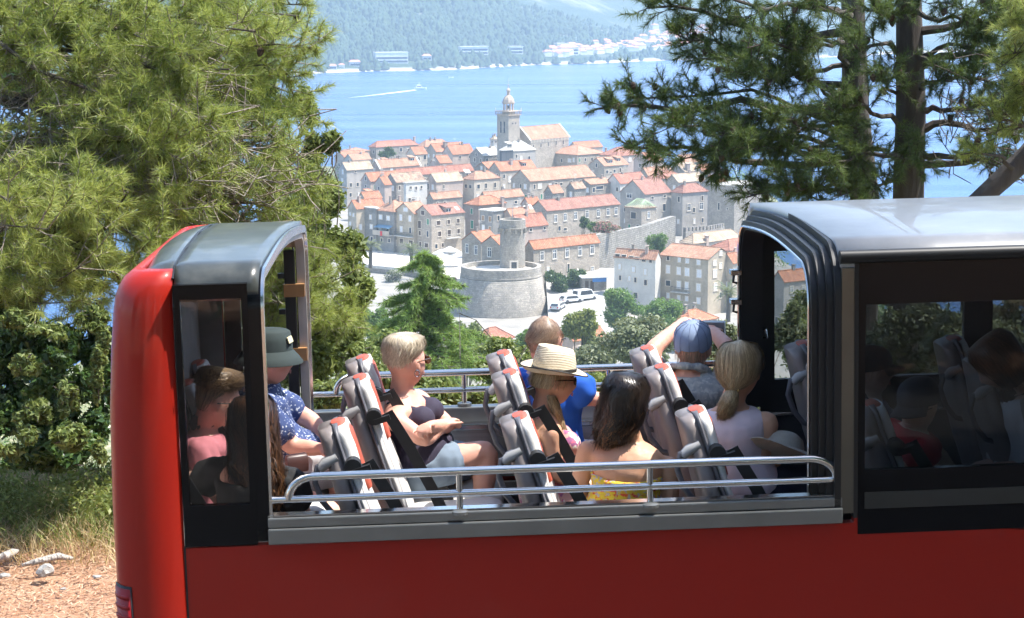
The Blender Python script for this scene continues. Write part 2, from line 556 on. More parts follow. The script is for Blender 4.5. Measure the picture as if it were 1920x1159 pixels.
ROOF = dict(
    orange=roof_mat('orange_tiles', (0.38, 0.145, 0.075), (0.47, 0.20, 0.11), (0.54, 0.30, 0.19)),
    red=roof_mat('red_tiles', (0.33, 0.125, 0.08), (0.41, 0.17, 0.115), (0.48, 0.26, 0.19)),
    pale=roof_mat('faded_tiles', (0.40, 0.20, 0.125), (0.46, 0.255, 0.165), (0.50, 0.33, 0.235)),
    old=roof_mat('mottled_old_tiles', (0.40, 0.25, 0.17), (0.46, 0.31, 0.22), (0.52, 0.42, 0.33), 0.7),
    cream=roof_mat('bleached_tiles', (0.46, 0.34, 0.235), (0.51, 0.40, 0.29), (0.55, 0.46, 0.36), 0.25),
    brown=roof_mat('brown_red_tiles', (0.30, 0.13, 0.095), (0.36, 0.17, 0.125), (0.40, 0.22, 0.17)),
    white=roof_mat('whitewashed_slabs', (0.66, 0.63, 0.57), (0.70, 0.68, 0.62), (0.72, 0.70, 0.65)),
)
M_PANE = plain('dark_window_pane', (0.035, 0.045, 0.06), 0.15)
M_FRAME = plain('white_window_frame', (0.72, 0.72, 0.70), 0.6)
M_SHUT = plain('white_shutter', (0.74, 0.75, 0.76), 0.6)
M_SHUTG = plain('green_shutter', (0.02, 0.20, 0.11), 0.6)
M_SHUTB = plain('brown_shutter', (0.30, 0.17, 0.08), 0.6)
M_SHUTD = plain('dark_brown_shutter', (0.07, 0.045, 0.035), 0.6)
M_SURR = plain('window_stone_surround', (0.66, 0.59, 0.50), 0.8)
M_CONC = plain('pale_concrete', (0.5, 0.49, 0.46), 0.85, scale=1.5, var=0.2)
M_IRON = plain('dark_iron', (0.05, 0.05, 0.055), 0.5)
M_BLUE = plain('blue_awning', (0.17, 0.30, 0.42), 0.7)
M_RED = plain('red_cloth', (0.6, 0.03, 0.04), 0.7)
M_WHITE = plain('white_paint', (0.8, 0.8, 0.79), 0.5)
M_ZINC = plain('grey_metal', (0.45, 0.46, 0.47), 0.4, 0.6)

class House: pass
def depth_of(y, ze):
    d = ray(960, y)
    return d[1] * (ze - CAM[2]) / d[2]
def house(label, xl, xc, xr, ye, yp, th=42, roof='R', ze=16.0, rc='orange', wc='stone', zb=3.0, wins='', chim=(), dorm=(), sky_=(), Y=None, over=0.22, cope=False, name='stone_house', cat='house', wc2=None):
    """a house from the pixels of its near corner's eave (xc,ye), its left and right ends and its ridge"""
    t = math.radians(th)
    Y = Y if Y else depth_of(ye, ze)
    C = at(xc, ye, Y)
    r = np.array([math.cos(t), math.sin(t), 0])
    l = np.array([-math.sin(t), math.cos(t), 0])
    def length(d, px):
        # C + s d lies on the vertical plane through pixel column px (taken at the horizon line of that depth)
        k = (px - CX) / F
        cp, sp = math.cos(PITCH), math.sin(PITCH)
        q = C - CAM
        # q.x + s d.x = k*(dep + s d.dep)
        dep = q[1] * cp - q[2] * sp
        dd = d[1] * cp - d[2] * sp
        return (k * dep - q[0]) / (d[0] - k * dd)
    Lr = max(length(r, xr), 0.8)
    Ll = max(length(l, xl), 0.8)
    zE = C[2]
    if roof in ('R', 'H'): pk = C + l * Ll / 2
    else: pk = C + r * Lr / 2
    if roof == 'H': pk = pk + r * min(Lr, Ll) * 0.4 if Lr >= Ll else C + r * Lr / 2 + l * min(Lr, Ll) * 0.4
    zR = zat(yp, pk[1]) if roof != 'F' else zE
    if roof != 'F':
        half = (Ll if roof == 'R' or (roof == 'H' and Lr >= Ll) else Lr) / 2
        zR = zE + min(max(zR - zE, 0.28 * half), 1.05 * half)
    alongr = roof == 'R' or roof == 'F' or (roof == 'H' and Lr >= Ll)
    if alongr: ax, ay, x1, y0, y1 = r, l, Lr, 0.0, Ll
    else: ax, ay, x1, y0, y1 = l, -r, Ll, -Lr, 0.0
    rz = math.atan2(ax[1], ax[0])
    root = empty(name, (C[0], C[1], zb), rz, label, cat, 'houses of the old town' if cat == 'house' else None)
    def lc(p): # world -> local
        q = np.array(p) - np.array([C[0], C[1], zb])
        return np.array([q @ ax, q @ ay, q[2]])
    hE, hR = zE - zb, zR - zb
    ym = (y0 + y1) / 2
    w = MB()
    if roof in ('R', 'L'):
        poly = [(y0, 0), (y1, 0), (y1, hE), (ym, hR - 0.12), (y0, hE)]
        n = 5
        w.add([(0, a, b) for a, b in poly] + [(x1, a, b) for a, b in poly],
              [tuple(range(n)), tuple(reversed(range(n, 2 * n)))] + [(i, (i + 1) % n, n + (i + 1) % n, n + i) for i in range(n)])
    else:
        w.box(0, x1, y0, y1, 0, hE - (0.06 if roof == 'H' else 0))
    w.build('wall', WALL[wc], root)
    # roof
    rf = MB()
    th_ = 0.13
    ov = over
    if roof in ('R', 'L'):
        dz = (hR - hE) / (ym - y0)
        for sgn, ya in ((-1, y0), (1, y1)):
            ye_ = ya + sgn * ov
            ze_ = hE - dz * ov
            a = [(-ov * 0.6, ye_, ze_), (x1 + ov * 0.6, ye_, ze_), (x1 + ov * 0.6, ym, hR), (-ov * 0.6, ym, hR)]
            rf.add([(x, y, z + 0.02) for x, y, z in a] + [(x, y, z + th_) for x, y, z in a],
                   [(0, 1, 2, 3), (4, 5, 6, 7), (0, 1, 5, 4), (1, 2, 6, 5), (2, 3, 7, 6), (3, 0, 4, 7)])
        rf.tube([(-ov * 0.6, ym, hR + th_), (x1 + ov * 0.6, ym, hR + th_)], 0.11, 6)
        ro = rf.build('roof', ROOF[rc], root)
        if cope:
            for xx in (-0.15, x1 + 0.15):
                for sgn, ya in ((-1, y0), (1, y1)):
                    p0, p1 = np.array((xx, ya + sgn * .35, hE - dz * .35 + 0.12)), np.array((xx, ym, hR + 0.18))
                    MB().obox((p0 + p1) / 2, (p1 - p0) / 2, (0.24, 0, 0), (0, 0, 0.14)).build('coping', M_SURR, ro)
    elif roof == 'H':
        ins = min((y1 - y0) * 0.5, x1 * 0.45)
        e = [(-ov, y0 - ov, hE), (x1 + ov, y0 - ov, hE), (x1 + ov, y1 + ov, hE), (-ov, y1 + ov, hE)]
        k = [(x, y, z + 0.13) for x, y, z in e]
        rd = [(ins, ym, hR), (x1 - ins, ym, hR)]
        rf.add(e + k + rd, [(3, 2, 1, 0), (0, 1, 5, 4), (1, 2, 6, 5), (2, 3, 7, 6), (3, 0, 4, 7), (4, 5, 9, 8), (5, 6, 9), (6, 7, 8, 9), (7, 4, 8)])
        for a, b in ((k[0], rd[0]), (k[1], rd[1]), (k[2], rd[1]), (k[3], rd[0]), (rd[0], rd[1])):
            rf.tube([a, b], 0.10, 5)
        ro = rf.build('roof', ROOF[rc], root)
    else:
        rf.box(-0.2, x1 + 0.2, y0 - 0.2, y1 + 0.2, hE, hE + 0.22)
        ro = rf.build('roof', M_CONC if rc == 'orange' else ROOF[rc], root)
    # windows given by pixel: "face:x,y,w,h,kind"
    nR = np.array([math.sin(t), -math.cos(t), 0])
    nL = np.array([-math.cos(t), -math.sin(t), 0])
    WINPOS = []
    for s in wins.split():
        face, rest = s.split(':')
        v = rest.split(',')
        X, Yp, ww, hh = (float(q_) for q_ in v[:4])
        kind = v[4] if len(v) > 4 else 'w'
        nn, dd = (nR, r) if face == 'R' else (nL, l)
        d = ray(X, Yp)
        tt = ((C - CAM) @ nn) / (d @ nn)
        p = CAM + d * tt
        sc = tt / F
        wm = ww * sc / max(0.35, abs(math.cos(t) if face == 'R' else math.sin(t)))
        hm = hh * sc
        c0 = lc(p)
        WINPOS.append(c0)
        dl = np.array([dd @ ax, dd @ ay, 0])
        nl = np.array([nn @ ax, nn @ ay, 0])
        up = np.array([0, 0, 1.0])
        fr = MB()
        bw = 0.11
        for sx in (-1, 1):
            fr.obox(c0 + dl * sx * (wm / 2 + bw / 2) + nl * 0.03, dl * bw / 2, nl * 0.07, up * (hm / 2 + bw))
        for sz in (-1, 1):
            fr.obox(c0 + up * sz * (hm / 2 + bw / 2) + nl * (0.033 if sz > 0 else 0.06), dl * (wm / 2 if sz > 0 else wm / 2 + bw * 1.3), nl * 0.07, up * bw / 2)
        if kind == 'd' or kind == 'm':
            win = fr.build('window', M_SURR, root)
            MB().obox(c0 + nl * 0.004, dl * wm / 2, nl * 0.012, up * hm / 2).build('pane', M_PANE, win)
        elif kind == 'w':
            win = fr.build('window', M_SURR, root)
            if hm > 0.95 and wm > 0.4:
                MB().obox(c0 + nl * 0.004, dl * wm / 2, nl * 0.012, up * hm / 2).build('pane', M_PANE, win)
                ms = MB()
                for q_ in (-0.5, 0, 0.5): ms.obox(c0 + dl * q_ * (wm - 0.1) + nl * 0.03, dl * 0.055, nl * 0.02, up * hm / 2)
                ms.obox(c0 + nl * 0.032 + up * hm * 0.2, dl * wm / 2, nl * 0.021, up * 0.05)
                for q_ in (-1, 1): ms.obox(c0 + nl * 0.031 + up * q_ * (hm / 2 - .05), dl * wm / 2, nl * 0.021, up * 0.05)
                ms.build('sash', M_FRAME, win)
            else:
                MB().obox(c0 + nl * 0.01, dl * wm / 2, nl * 0.03, up * hm / 2).build('shutter', M_SHUT, win)
        else:
            win = fr.build('window', M_SURR, root)
            sm = {'s': M_SHUT, 'g': M_SHUTG, 'b': M_SHUTB, 'k': M_SHUTD}[kind]
            sh = MB()
            for q_ in (-1, 1): sh.obox(c0 + dl * q_ * wm * 0.255 + nl * 0.02, dl * wm * 0.235, nl * 0.03, up * hm / 2)
            sh.build('shutter', sm, win)
    # smaller plain windows on the rest of the walls
    rw_ = np.random.default_rng(int(xl * 7 + ye * 13))
    have = [np.array(on_) for on_ in WINPOS]
    for face, nn, dd, Lf in (('R', nR, r, Lr), ('L', nL, l, Ll)):
        if name in ('church_nave', 'slate_clad_house', 'gate_tower') or Lf < 2.6: continue
        dl = np.array([dd @ ax, dd @ ay, 0])
        nl = np.array([nn @ ax, nn @ ay, 0])
        for fl in range(3):
            for q in np.arange(1.3, Lf - .9, 2.5):
                if rw_.uniform() < .38: continue
                c0 = dl * (q + rw_.uniform(-.3, .3)) + np.array([0, 0, hE - 1.5 - fl * 2.7])
                if c0[2] < 1.2 or any(np.linalg.norm(c0 - h_) < 1.75 for h_ in have): continue
                wm, hm = rw_.uniform(.55, .8), rw_.uniform(.9, 1.3)
                fr = MB()
                for sx in (-1, 1): fr.obox(c0 + dl * sx * (wm / 2 + .06) + nl * .03, dl * .06, nl * .06, np.array((0, 0, hm / 2 + .12)))
                for sz in (-1, 1): fr.obox(c0 + np.array((0, 0, sz * (hm / 2 + .06))) + nl * .04, dl * (wm / 2 if sz > 0 else wm / 2 + .16), nl * .06, np.array((0, 0, .06)))
                win = fr.build('window', M_SURR, root)
                kd = rw_.uniform()
                if kd < .55: MB().obox(c0 + nl * .004, dl * wm / 2, nl * .012, (0, 0, hm / 2)).build('pane', M_PANE, win)
                else: MB().obox(c0 + nl * .015, dl * wm * .49, nl * .03, (0, 0, hm / 2)).build('shutter', M_SHUT if kd < .8 else (M_SHUTD if kd < .92 else M_SHUTG), win)
    def on_roof(X, Yp):
        """pixel -> local point on the roof slope that faces the camera"""
        d = ray(X, Yp)
        best = None
        for tt in np.linspace(Y * 0.96, Y * 1.18, 240):
            p = lc(CAM + d * tt / d[1])
            if not (-0.5 < p[0] < x1 + .5 and y0 - .5 < p[1] < y1 + .5): continue
            hh_ = hE + (hR - hE) * (1 - abs(p[1] - ym) / max(ym - y0, .1))
            e = abs(p[2] - hh_)
            if best is None or e < best[0]: best = (e, p)
        return best[1] if best is not None else np.array([x1 / 2, (y0 + ym) / 2, (hE + hR) / 2])
    for cxy in chim:
        p = on_roof(cxy[0], cxy[1] + 4)
        cw, ch_ = (cxy[2], cxy[3]) if len(cxy) > 3 else (0.35, 1.3)
        cm_ = MB()
        cm_.box(p[0] - cw, p[0] + cw, p[1] - cw * .8, p[1] + cw * .8, p[2] - 0.9, p[2] + ch_)
        cm_.box(p[0] - cw - .1, p[0] + cw + .1, p[1] - cw * .8 - .1, p[1] + cw * .8 + .1, p[2] + ch_, p[2] + ch_ + 0.15)
        cm_.build('chimney', WALL['brown'] if cw > .5 else WALL['pink'], ro)
    if roof != 'F' and not chim and cat == 'house' and rw_.uniform() < .7:
        for _ in range(1 + int(rw_.uniform() < .35)):
            cx_, cy_ = x1 * rw_.uniform(.2, .8), ym + rw_.uniform(-.5, .5)
            cm_ = MB()
            cm_.box(cx_ - .26, cx_ + .26, cy_ - .2, cy_ + .2, hR - 1.0, hR + rw_.uniform(.5, .9))
            cm_.box(cx_ - .33, cx_ + .33, cy_ - .27, cy_ + .27, hR + .9, hR + 1.0)
            cm_.build('chimney', WALL['pink' if rw_.uniform() < .5 else 'grey'], ro)
        if rw_.uniform() < .4:
            ax_ = x1 * rw_.uniform(.3, .7)
            an = MB().tube([(ax_, ym, hR), (ax_, ym, hR + 2.2)], .03, 4)
            for q_ in (1.7, 1.95, 2.15): an.tube([(ax_ - .5, ym, hR + q_), (ax_ + .5, ym, hR + q_)], .02, 4)
            an.build('aerial', M_ZINC, ro)
    for X, Yp in dorm:
        p = on_roof(X, Yp)
        sg = -1 if alongr else 1
        dz = (hR - hE) / (ym - y0)
        w2, hh_ = 0.75, 1.0
        dm_ = MB()
        yb = p[1]
        run = hh_ / dz
        f0 = yb
        f1 = yb - sg * run
        dm_.add([(p[0] - w2, f0, p[2] - .3), (p[0] + w2, f0, p[2] - .3), (p[0] + w2, f0, p[2] + hh_), (p[0] - w2, f0, p[2] + hh_),
                 (p[0] - w2, f1, p[2] + hh_), (p[0] + w2, f1, p[2] + hh_)],
                [(0, 1, 2, 3), (0, 3, 4), (1, 5, 2), (3, 2, 5, 4), (0, 4, 5, 1)])
        do = dm_.build('dormer', WALL['cream'], ro)
        MB().box(p[0] - w2 * .7, p[0] + w2 * .7, f0 + sg * 0.05, f0 + sg * 0.012, p[2] + .1, p[2] + .8).build('dormer_window', M_FRAME, root)
        for q_ in (-.35, .35):
            MB().box(p[0] + q_ - .24, p[0] + q_ + .24, f0 + sg * 0.075, f0 + sg * 0.052, p[2] + .18, p[2] + .72).build('dormer_pane', M_PANE, root)
        rr_ = MB()
        a = [(p[0] - w2 - .2, f0 + sg * .3, p[2] + hh_ - .02), (p[0] + w2 + .2, f0 + sg * .3, p[2] + hh_ - .02), (p[0] + w2 + .2, f1 - sg * .6, p[2] + hh_ + .45), (p[0] - w2 - .2, f1 - sg * .6, p[2] + hh_ + .45)]
        rr_.add(a + [(x, y, z + .12) for x, y, z in a], [(0, 1, 2, 3), (4, 5, 6, 7), (0, 1, 5, 4), (1, 2, 6, 5), (2, 3, 7, 6), (3, 0, 4, 7)])
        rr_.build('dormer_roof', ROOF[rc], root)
    for X, Yp in sky_:
        p = on_roof(X, Yp)
        dz = (hR - hE) / (ym - y0)
        sg = 1 if alongr else -1
        u_ = np.array([0, sg, dz])
        u_ /= np.linalg.norm(u_)
        n_ = np.array([0, -sg * u_[2], abs(u_[1])])
        MB().obox(p + n_ * 0.17, (0.42, 0, 0), u_ * 0.6, n_ * 0.05).build('skylight', M_FRAME, ro)
    h = House()
    h.root, h.C, h.r, h.l, h.Lr, h.Ll, h.zE, h.zR, h.nR, h.nL, h.lc, h.ax, h.ay, h.zb = root, C, r, l, Lr, Ll, zE, zR, nR, nL, lc, ax, ay, zb
    return h
def on_face(h, face, X, Yp):
    nn = h.nR if face == 'R' else h.nL
    d = ray(X, Yp)
    return h.lc(CAM + d * (((h.C - CAM) @ nn) / (d @ nn)))
def balcony(h, face, X0, X1, Yp, depth=1.0, hgt=0.9, mat=None, rail=True, name='balcony'):
    a, b = on_face(h, face, X0, Yp), on_face(h, face, X1, Yp)
    b[2] = a[2] = (a[2] + b[2]) / 2
    nn = h.nR if face == 'R' else h.nL
    nl = np.array([nn @ h.ax, nn @ h.ay, 0])
    dl = (b - a) / np.linalg.norm(b - a)
    c = (a + b) / 2 + nl * depth / 2
    bo = MB().obox(c, (b - a) / 2, nl * depth / 2, (0, 0, 0.09)).build(name, M_CONC, h.root)
    rl = MB()
    if rail:
        L = np.linalg.norm(b - a)
        for k in range(int(L / 0.3) + 1):
            rl.tube([a + dl * k * 0.3 + nl * depth * .95, a + dl * k * 0.3 + nl * depth * .95 + np.array((0, 0, hgt))], 0.025, 4)
        rl.tube([a + nl * .05 + np.array((0, 0, hgt)), a + nl * depth * .95 + np.array((0, 0, hgt)), b + nl * depth * .95 + np.array((0, 0, hgt)), b + nl * .05 + np.array((0, 0, hgt))], 0.035, 5)
    else:
        rl.obox((a + b) / 2 + nl * depth + np.array((0, 0, hgt / 2)), (b - a) / 2, nl * 0.06, (0, 0, hgt / 2))
    rl.build('parapet' if not rail else 'railing', mat or M_IRON, bo)
    return bo
H = house
H('pink waterfront house with orange gable roof at the far left end of town', 627, 645, 690, 295, 285, rc='orange', wc='pink', wins='L:636,309,3,6,d L:641,311,3,6,s', ze=13)
H('low hipped orange roof right behind the far-left pink waterfront house', 640, 662, 693, 285, 277, roof='H', rc='pale', wc='pink', ze=12)
H('grey gabled house with faded red roof left of the round tree', 645, 661, 696, 300.5, 289, rc='pale', wc='plaster', ze=13)
H('large hipped house with red roof behind the round green tree', 692, 705, 784, 277, 264, roof='H', rc='red', wc='grey', wins='R:751.5,281,5,7,d', chim=[(777, 260)], ze=13)
H('house with bleached roof and tall grey side wall below the pink waterfront house', 635, 650, 699, 319, 305.5, rc='cream', wc='plaster', wins='L:643,322.5,3,8,s R:666.5,322,3,3,d L:642,338,3,7,s')
H('house with two dormers in its orange roof in front of the round tree', 697, 712, 787, 314.5, 299, rc='pale', wc='pink', wins='L:702,319,3,6,s R:734,318,4,5,s', dorm=[(723.6, 306.5), (773, 302)], cope=True)
H('pinkish house with narrow gable and orange roof beside buttressed wall', 677, 694.5, 750, 340, 325, rc='orange', wc='pink', wins='L:686,335,3,7,d L:686,349,3,4,d')
H('small pink gabled house squeezed left of the old stone gable', 702, 721, 734, 346.5, 331.5, rc='orange', wc='pink', wins='L:710.7,355,3,10,d')
H('old stone gable house with mottled brown roof and two white doors', 722, 743, 797, 342, 326, rc='old', wc='grey', wins='L:729,353,4,9,s L:736.6,353,4,9,s')
H('white flat annex with three small windows beside old stone gable', 757, 761, 801, 344, 344, roof='F', rc='white', wc='white', wins='R:770,352,3,5,d R:780,353,3,6,d R:790,351,3,5,d', Y=474)
H('orange roof with one broad dormer at the left edge of town', 671, 684, 716, 373, 357, rc='orange', wc='stone', dorm=[(693, 367)])
H('stuccoed house with red roof just right of the leafy shrub', 652, 668, 722, 391.5, 374, rc='orange', wc='beige', wins='L:657,401,3,6,s L:663,403,3,6,s L:657,419,3,6,s')
H('hipped orange roofs on the waterline left of the bell tower', 782, 797, 845, 276, 261, roof='H', rc='pale', wc='stone', ze=12)
H('small cream house with dark doorway right of the round tree', 762, 778, 801, 289.5, 276.5, rc='orange', wc='cream', wins='R:796.5,295,5,8,d', ze=14)
H('stone gable with bright orange roof behind the tall pink one', 799, 817.5, 874, 284.5, 270, rc='orange', wc='stone', chim=[(835, 274, .6, 2.0)], ze=14)
H('tall pink-beige house with bright orange roof and few small windows', 829, 848.6, 890, 289.5, 273, rc='orange', wc='pink', wins='R:862.5,295,3.5,5,d R:880,294,2,5,d R:879.6,308,2.5,4,d L:838,293,1.5,7,d', ze=15)
H('little pink lean-to house with orange roof in front of the tall pink-beige one', 808, 825, 847, 306, 293, rc='orange', wc='pink', wins='L:816.5,301,1.5,2,d')
H('grey stone gable house with whitewashed roof left of the slate box', 881, 906, 938, 292, 278, rc='white', wc='grey', wins='L:893,290,3,5,d R:926,296,3,3,d R:932,295,2,5,d', ze=15)
H('dark slate-clad box between two whitewashed roofs', 937, 941, 962, 283, 283, roof='F', rc='white', wc='slate', name='slate_clad_house', Y=572)
H('house with whitewashed hipped roof and dormer below the bell tower', 938, 963, 1004, 284, 265, roof='H', rc='white', wc='plaster', wins='R:977,296,4,6,s R:992,296,4,6,d', dorm=[(956, 276)], Y=580)
H('tiny white lookout with hipped roof left of the bell tower', 919, 926, 936, 262, 254.5, roof='H', rc='cream', wc='white', wins='L:923,266,2,4,d R:929.5,266,3,4,d', ze=18)
H('rubble stone gable with white window left of the chimneyed orange roof', 891, 916, 945, 317, 305, rc='orange', wc='grey', wins='L:903,315,3,6,s')
H('stone house with chimney and dormer in its orange roof below the church', 916, 938, 1006, 321, 305, rc='orange', wc='stone', wins='R:956,336,5,11,s', chim=[(958.6, 306, .35, 1.6)], dorm=[(983, 312)])
H('cream house with faded hipped roof and a row of five dark windows', 868, 889, 937, 338, 321.5, roof='H', rc='pale', wc='cream', wins='L:874,349,5,7,d L:882,350,5,6,d R:897,350,5,8,d R:911,348.5,3.5,9,d R:928,347,3.5,9,d')
H('pinkish stone house with bleached roof left of the five-windowed cream house', 799, 818, 868, 341.5, 326, rc='cream', wc='pink', wins='R:832,350,2.5,7,d L:803,350,3,11,d L:811.7,351,4,9,s')
H('long low red roof with skylights running behind the bleached roof', 735, 748, 888, 330, 315.5, rc='red', wc='stone', sky_=[(878, 322), (872, 322)])
H('low orange roof below the bleached-roof stone house', 800, 812, 866, 373, 358, rc='pale', wc='grey', ze=14)
H('faded roof behind the green-shuttered house', 898, 912, 982, 373, 357.5, rc='pale', wc='plaster', wins='R:967,379,5,5,d')
H('brown plastered house with green shutters and hipped orange roof', 872, 897.6, 948, 386, 368, roof='H', rc='orange', wc='brown', wins='L:884.6,396,4,10,g L:885.5,421,5,15,g', chim=[(942, 378, .35, 1.5)])
H('dark grey flat-roofed house with brown shutters behind the slim round tower', 899, 924, 958, 397, 397, roof='F', rc='white', wc='dark', wins='L:906,409,4,9,b L:919,411,4,10,b L:906.6,427,4.5,10,s L:919,429,4,8,b', Y=416)
H('faded pink roof with three skylights above the slim round tower', 943, 958, 1004, 405, 383, rc='pale', wc='pink', sky_=[(970, 393), (985, 391), (994, 389)])
H('small orange roof left of the long brown-red roof', 977, 992, 1014, 384, 369, rc='orange', wc='pink')
H('pinkish house with red roof directly behind the slim round tower', 950, 975, 1027, 426, 403, rc='red', wc='pink', wins='R:995,431,5,5,m R:1021,428,4,5,d')
H('long pale stone house with brown-red roof and seven tall windows', 994, 1025, 1162, 395.5, 377, rc='brown', wc='stone', wins='R:1041.7,410,6,14 R:1059.7,407.3,6,14 R:1079,404.7,6,14 R:1100.6,401.5,6,14 R:1121.6,399.5,6,14 R:1140,397.5,6,13 R:1155,396,6,13 R:1059.5,430,6,5,d', th=41)
H('tall grey plastered house with brown-red roof beside the bare green rafters', 1163, 1209, 1259, 364.6, 338, rc='brown', wc='plaster', wins='L:1180,367,9,9 R:1223,371,5,4,d R:1246,368,5,4,d R:1245,389,6,13,d', th=42)
H('grey plastered annex with hipped brown-red roof and two white windows', 1259.5, 1280, 1327, 363, 341, roof='H', rc='brown', wc='plaster', wins='R:1291.5,389,7,13 R:1315,386.6,7,13', th=36)
tw = H('tall square stone gate tower behind the low pine branches', 1330, 1377.5, 1442, 350, 350, roof='F', rc='white', wc='stone', wins='L:1361,366.5,3,7,d L:1364,391.5,2.5,3,d L:1348,387,3,13,d R:1395,423,9,20,d', th=40, Y=452, name='gate_tower', cat='tower')
H('grey gable with white window just left of the square gate tower', 1315, 1343, 1366, 347, 330, rc='orange', wc='plaster', wins='L:1333,344,4.5,8,s', Y=478)
H('house with bleached patchy roof behind the grey plastered annex', 1248, 1272, 1322, 342, 328, rc='cream', wc='stone', wins='R:1300,346.5,3,5,d R:1313.5,346,3,7,d')
H('red hipped roof behind the tall grey plastered house', 1215, 1243, 1282, 336, 320, roof='H', rc='red', wc='stone')
H('wide faded orange roof under the lowest pine bough', 1196, 1216, 1264, 331, 313, rc='pale', wc='stone')
H('house with white gable wall and worn red roof with a skylight', 1136, 1163, 1214, 344.5, 327.5, rc='red', wc='white', sky_=[(1175, 333)])
H('grey gable with bleached roof and stout brick chimney near the flag', 1252, 1284, 1314, 322, 307, rc='cream', wc='grey', chim=[(1289, 316, .6, 1.8)])
H('orange roofed house just left of the flagpole', 1300, 1316, 1352, 321, 299, rc='orange', wc='pink')
H('salmon roofed house behind the pine bough left of the flag', 1262, 1280, 1312, 305, 291, rc='pale', wc='white', wins='R:1291,309,2,4,d')
H('stone house with big dark dormer and arched ground-floor windows', 1104, 1133, 1178, 311.5, 296.5, rc='pale', wc='stone', wins='L:1118.5,310,3.5,7,d R:1138,322.5,4,6,d R:1152,321,4,6,d R:1145,323,4,3,d', dorm=[(1145, 306), (1160, 303)])
H('long stone house with tan-orange roof and two skylights below the church', 958, 994, 1116, 340, 319, rc='pale', wc='stone', wins='L:985,350,5,9,s R:1012,349,7,9,s R:1032,347,6,5,s R:1052,345,5,4,d R:1071,342,5,5,d R:1088,340,4,4,d R:1103,338,4,4,d', sky_=[(1002, 325), (1015, 323)], th=41)
H('broad stone hall with pale hipped roof and arched white shutters', 1026, 1082, 1136, 291.5, 272, roof='H', rc='pale', wc='stone', wins='L:1038,299,6,7,s L:1068,301,6,7,s L:1053.5,301,3,6,d', ze=15)
H('house with hipped pinkish red roof right of the broad stone hall', 1124, 1157, 1203, 293.5, 276, roof='H', rc='red', wc='pink', wins='R:1181,299,5,7,s', ze=15, chim=[(1136, 285, .3, 1.8)])
H('orange roof at the waterline behind the broad stone hall', 1066, 1082, 1130, 278, 267, rc='orange', wc='stone', ze=13)
H('low orange roof along the foot of the church nave', 1006, 1014, 1072, 300, 281, rc='orange', wc='stone', ze=12)
H('brown brick gable with orange roof under the pine bough', 1188, 1217, 1244, 302, 287, rc='orange', wc='pink', ze=15)
H('stone house with open dark loggia above the long brown-red roof', 1083, 1107, 1146, 346, 337, rc='pale', wc='grey', wins='R:1124,352,14,6,d')
H('half-ruined house with patched faded roof above the long brown-red roof', 1020, 1036, 1056, 362, 349, rc='pale', wc='rubble')
H('little house with crumbling bleached roof left of the loggia', 1062, 1077, 1098, 354, 343, rc='old', wc='rubble')
H('stone house with orange roof and five white windows right of the big round tower', 984, 1000.5, 1124, 467, 447, rc='orange', wc='stone', wins='R:1016,480,7,17 R:1039.7,477,7,17 R:1063,474,7,17 R:1087,471,7,17 R:1110,468,7,17 R:1110.4,507,6,14', th=40)
H('stone house with first of two camera-side gables left of the slim tower', 866, 902, 935, 454, 436, rc='orange', wc='stone', wins='L:876,466,6,17 L:893,469,6,17', th=47)
H('stone house with second gable touching the slim round tower', 903, 938, 975, 461, 443.5, rc='orange', wc='stone', wins='L:918,473,7,18', th=47, Y=358)
H('narrow dark grey flat house at the left end of the terrace row', 683, 705, 716, 392, 392, roof='F', rc='orange', wc='dark', wins='L:695,407,4,8,s L:696.5,425,5,8,s', th=45, Y=430)
hb = H('grey house with blue awning and red towel on its balcony', 705, 738, 780, 398, 376, roof='H', rc='pale', wc='dark', wins='L:714,407,6,8 L:728,409,6,8 L:713,427,5,9,s L:727,429,5,9,d L:716,450,4,7,d L:730,451,4,7,d', th=48, Y=427)
b_ = balcony(hb, 'L', 705.5, 736, 440, 1.1, 1.0, WALL['cream'], False)
hc = H('beige gabled house with a long dark balcony on the terrace row', 738, 776, 806, 401, 381, rc='pale', wc='beige', wins='L:760.6,393,8,7 L:752,408,5,11,s L:769,410,5,11,s L:752.6,430,5,11,s L:769.4,432,4,10,d L:753,452,7,9,k L:770.7,455,8,8,k', th=48, Y=424)
balcony(hc, 'L', 743, 775, 443, 0.9, 0.95)
hd = H('corner stone house with brown-red roof and many dark shutters on the terrace row', 776, 809, 871, 404, 386, rc='brown', wc='stone', wins='L:793,399,7,8,k L:787,421,6,14,k L:787.5,437,4,8,k L:788.4,458,4,9,k L:800,460,7,8,k R:822,418,7,8,k R:841,416,5,8,k R:858.8,414,5,8,k R:824,438.5,6,9,k R:842,437,6,12,k R:859.4,434,5,9,k R:829.6,459.5,4,7,k', th=42, dorm=[(840.6, 398)], sky_=[(856, 392)], Y=421)
balcony(hd, 'R', 834, 860, 446, 0.8, 0.9, M_CONC)
hw = H('white block with ribbon of attic windows behind the green street trees', 1152, 1229, 1239, 486, 463, roof='L', rc='pale', wc='white', wins='L:1158,479,8,5,m L:1170,480.5,8,5,m L:1184,483,8,5,m L:1195,485,7,5,m L:1207,488,7,5,m L:1220,490,5,5,m L:1162,500,5,10,s L:1187.6,505,6,10,s L:1210,510,5,11,s L:1163,521,4,9,d L:1180,522,4,9,s L:1191.6,525,4,9,d L:1210.7,530,5,10,d', th=62, Y=348)
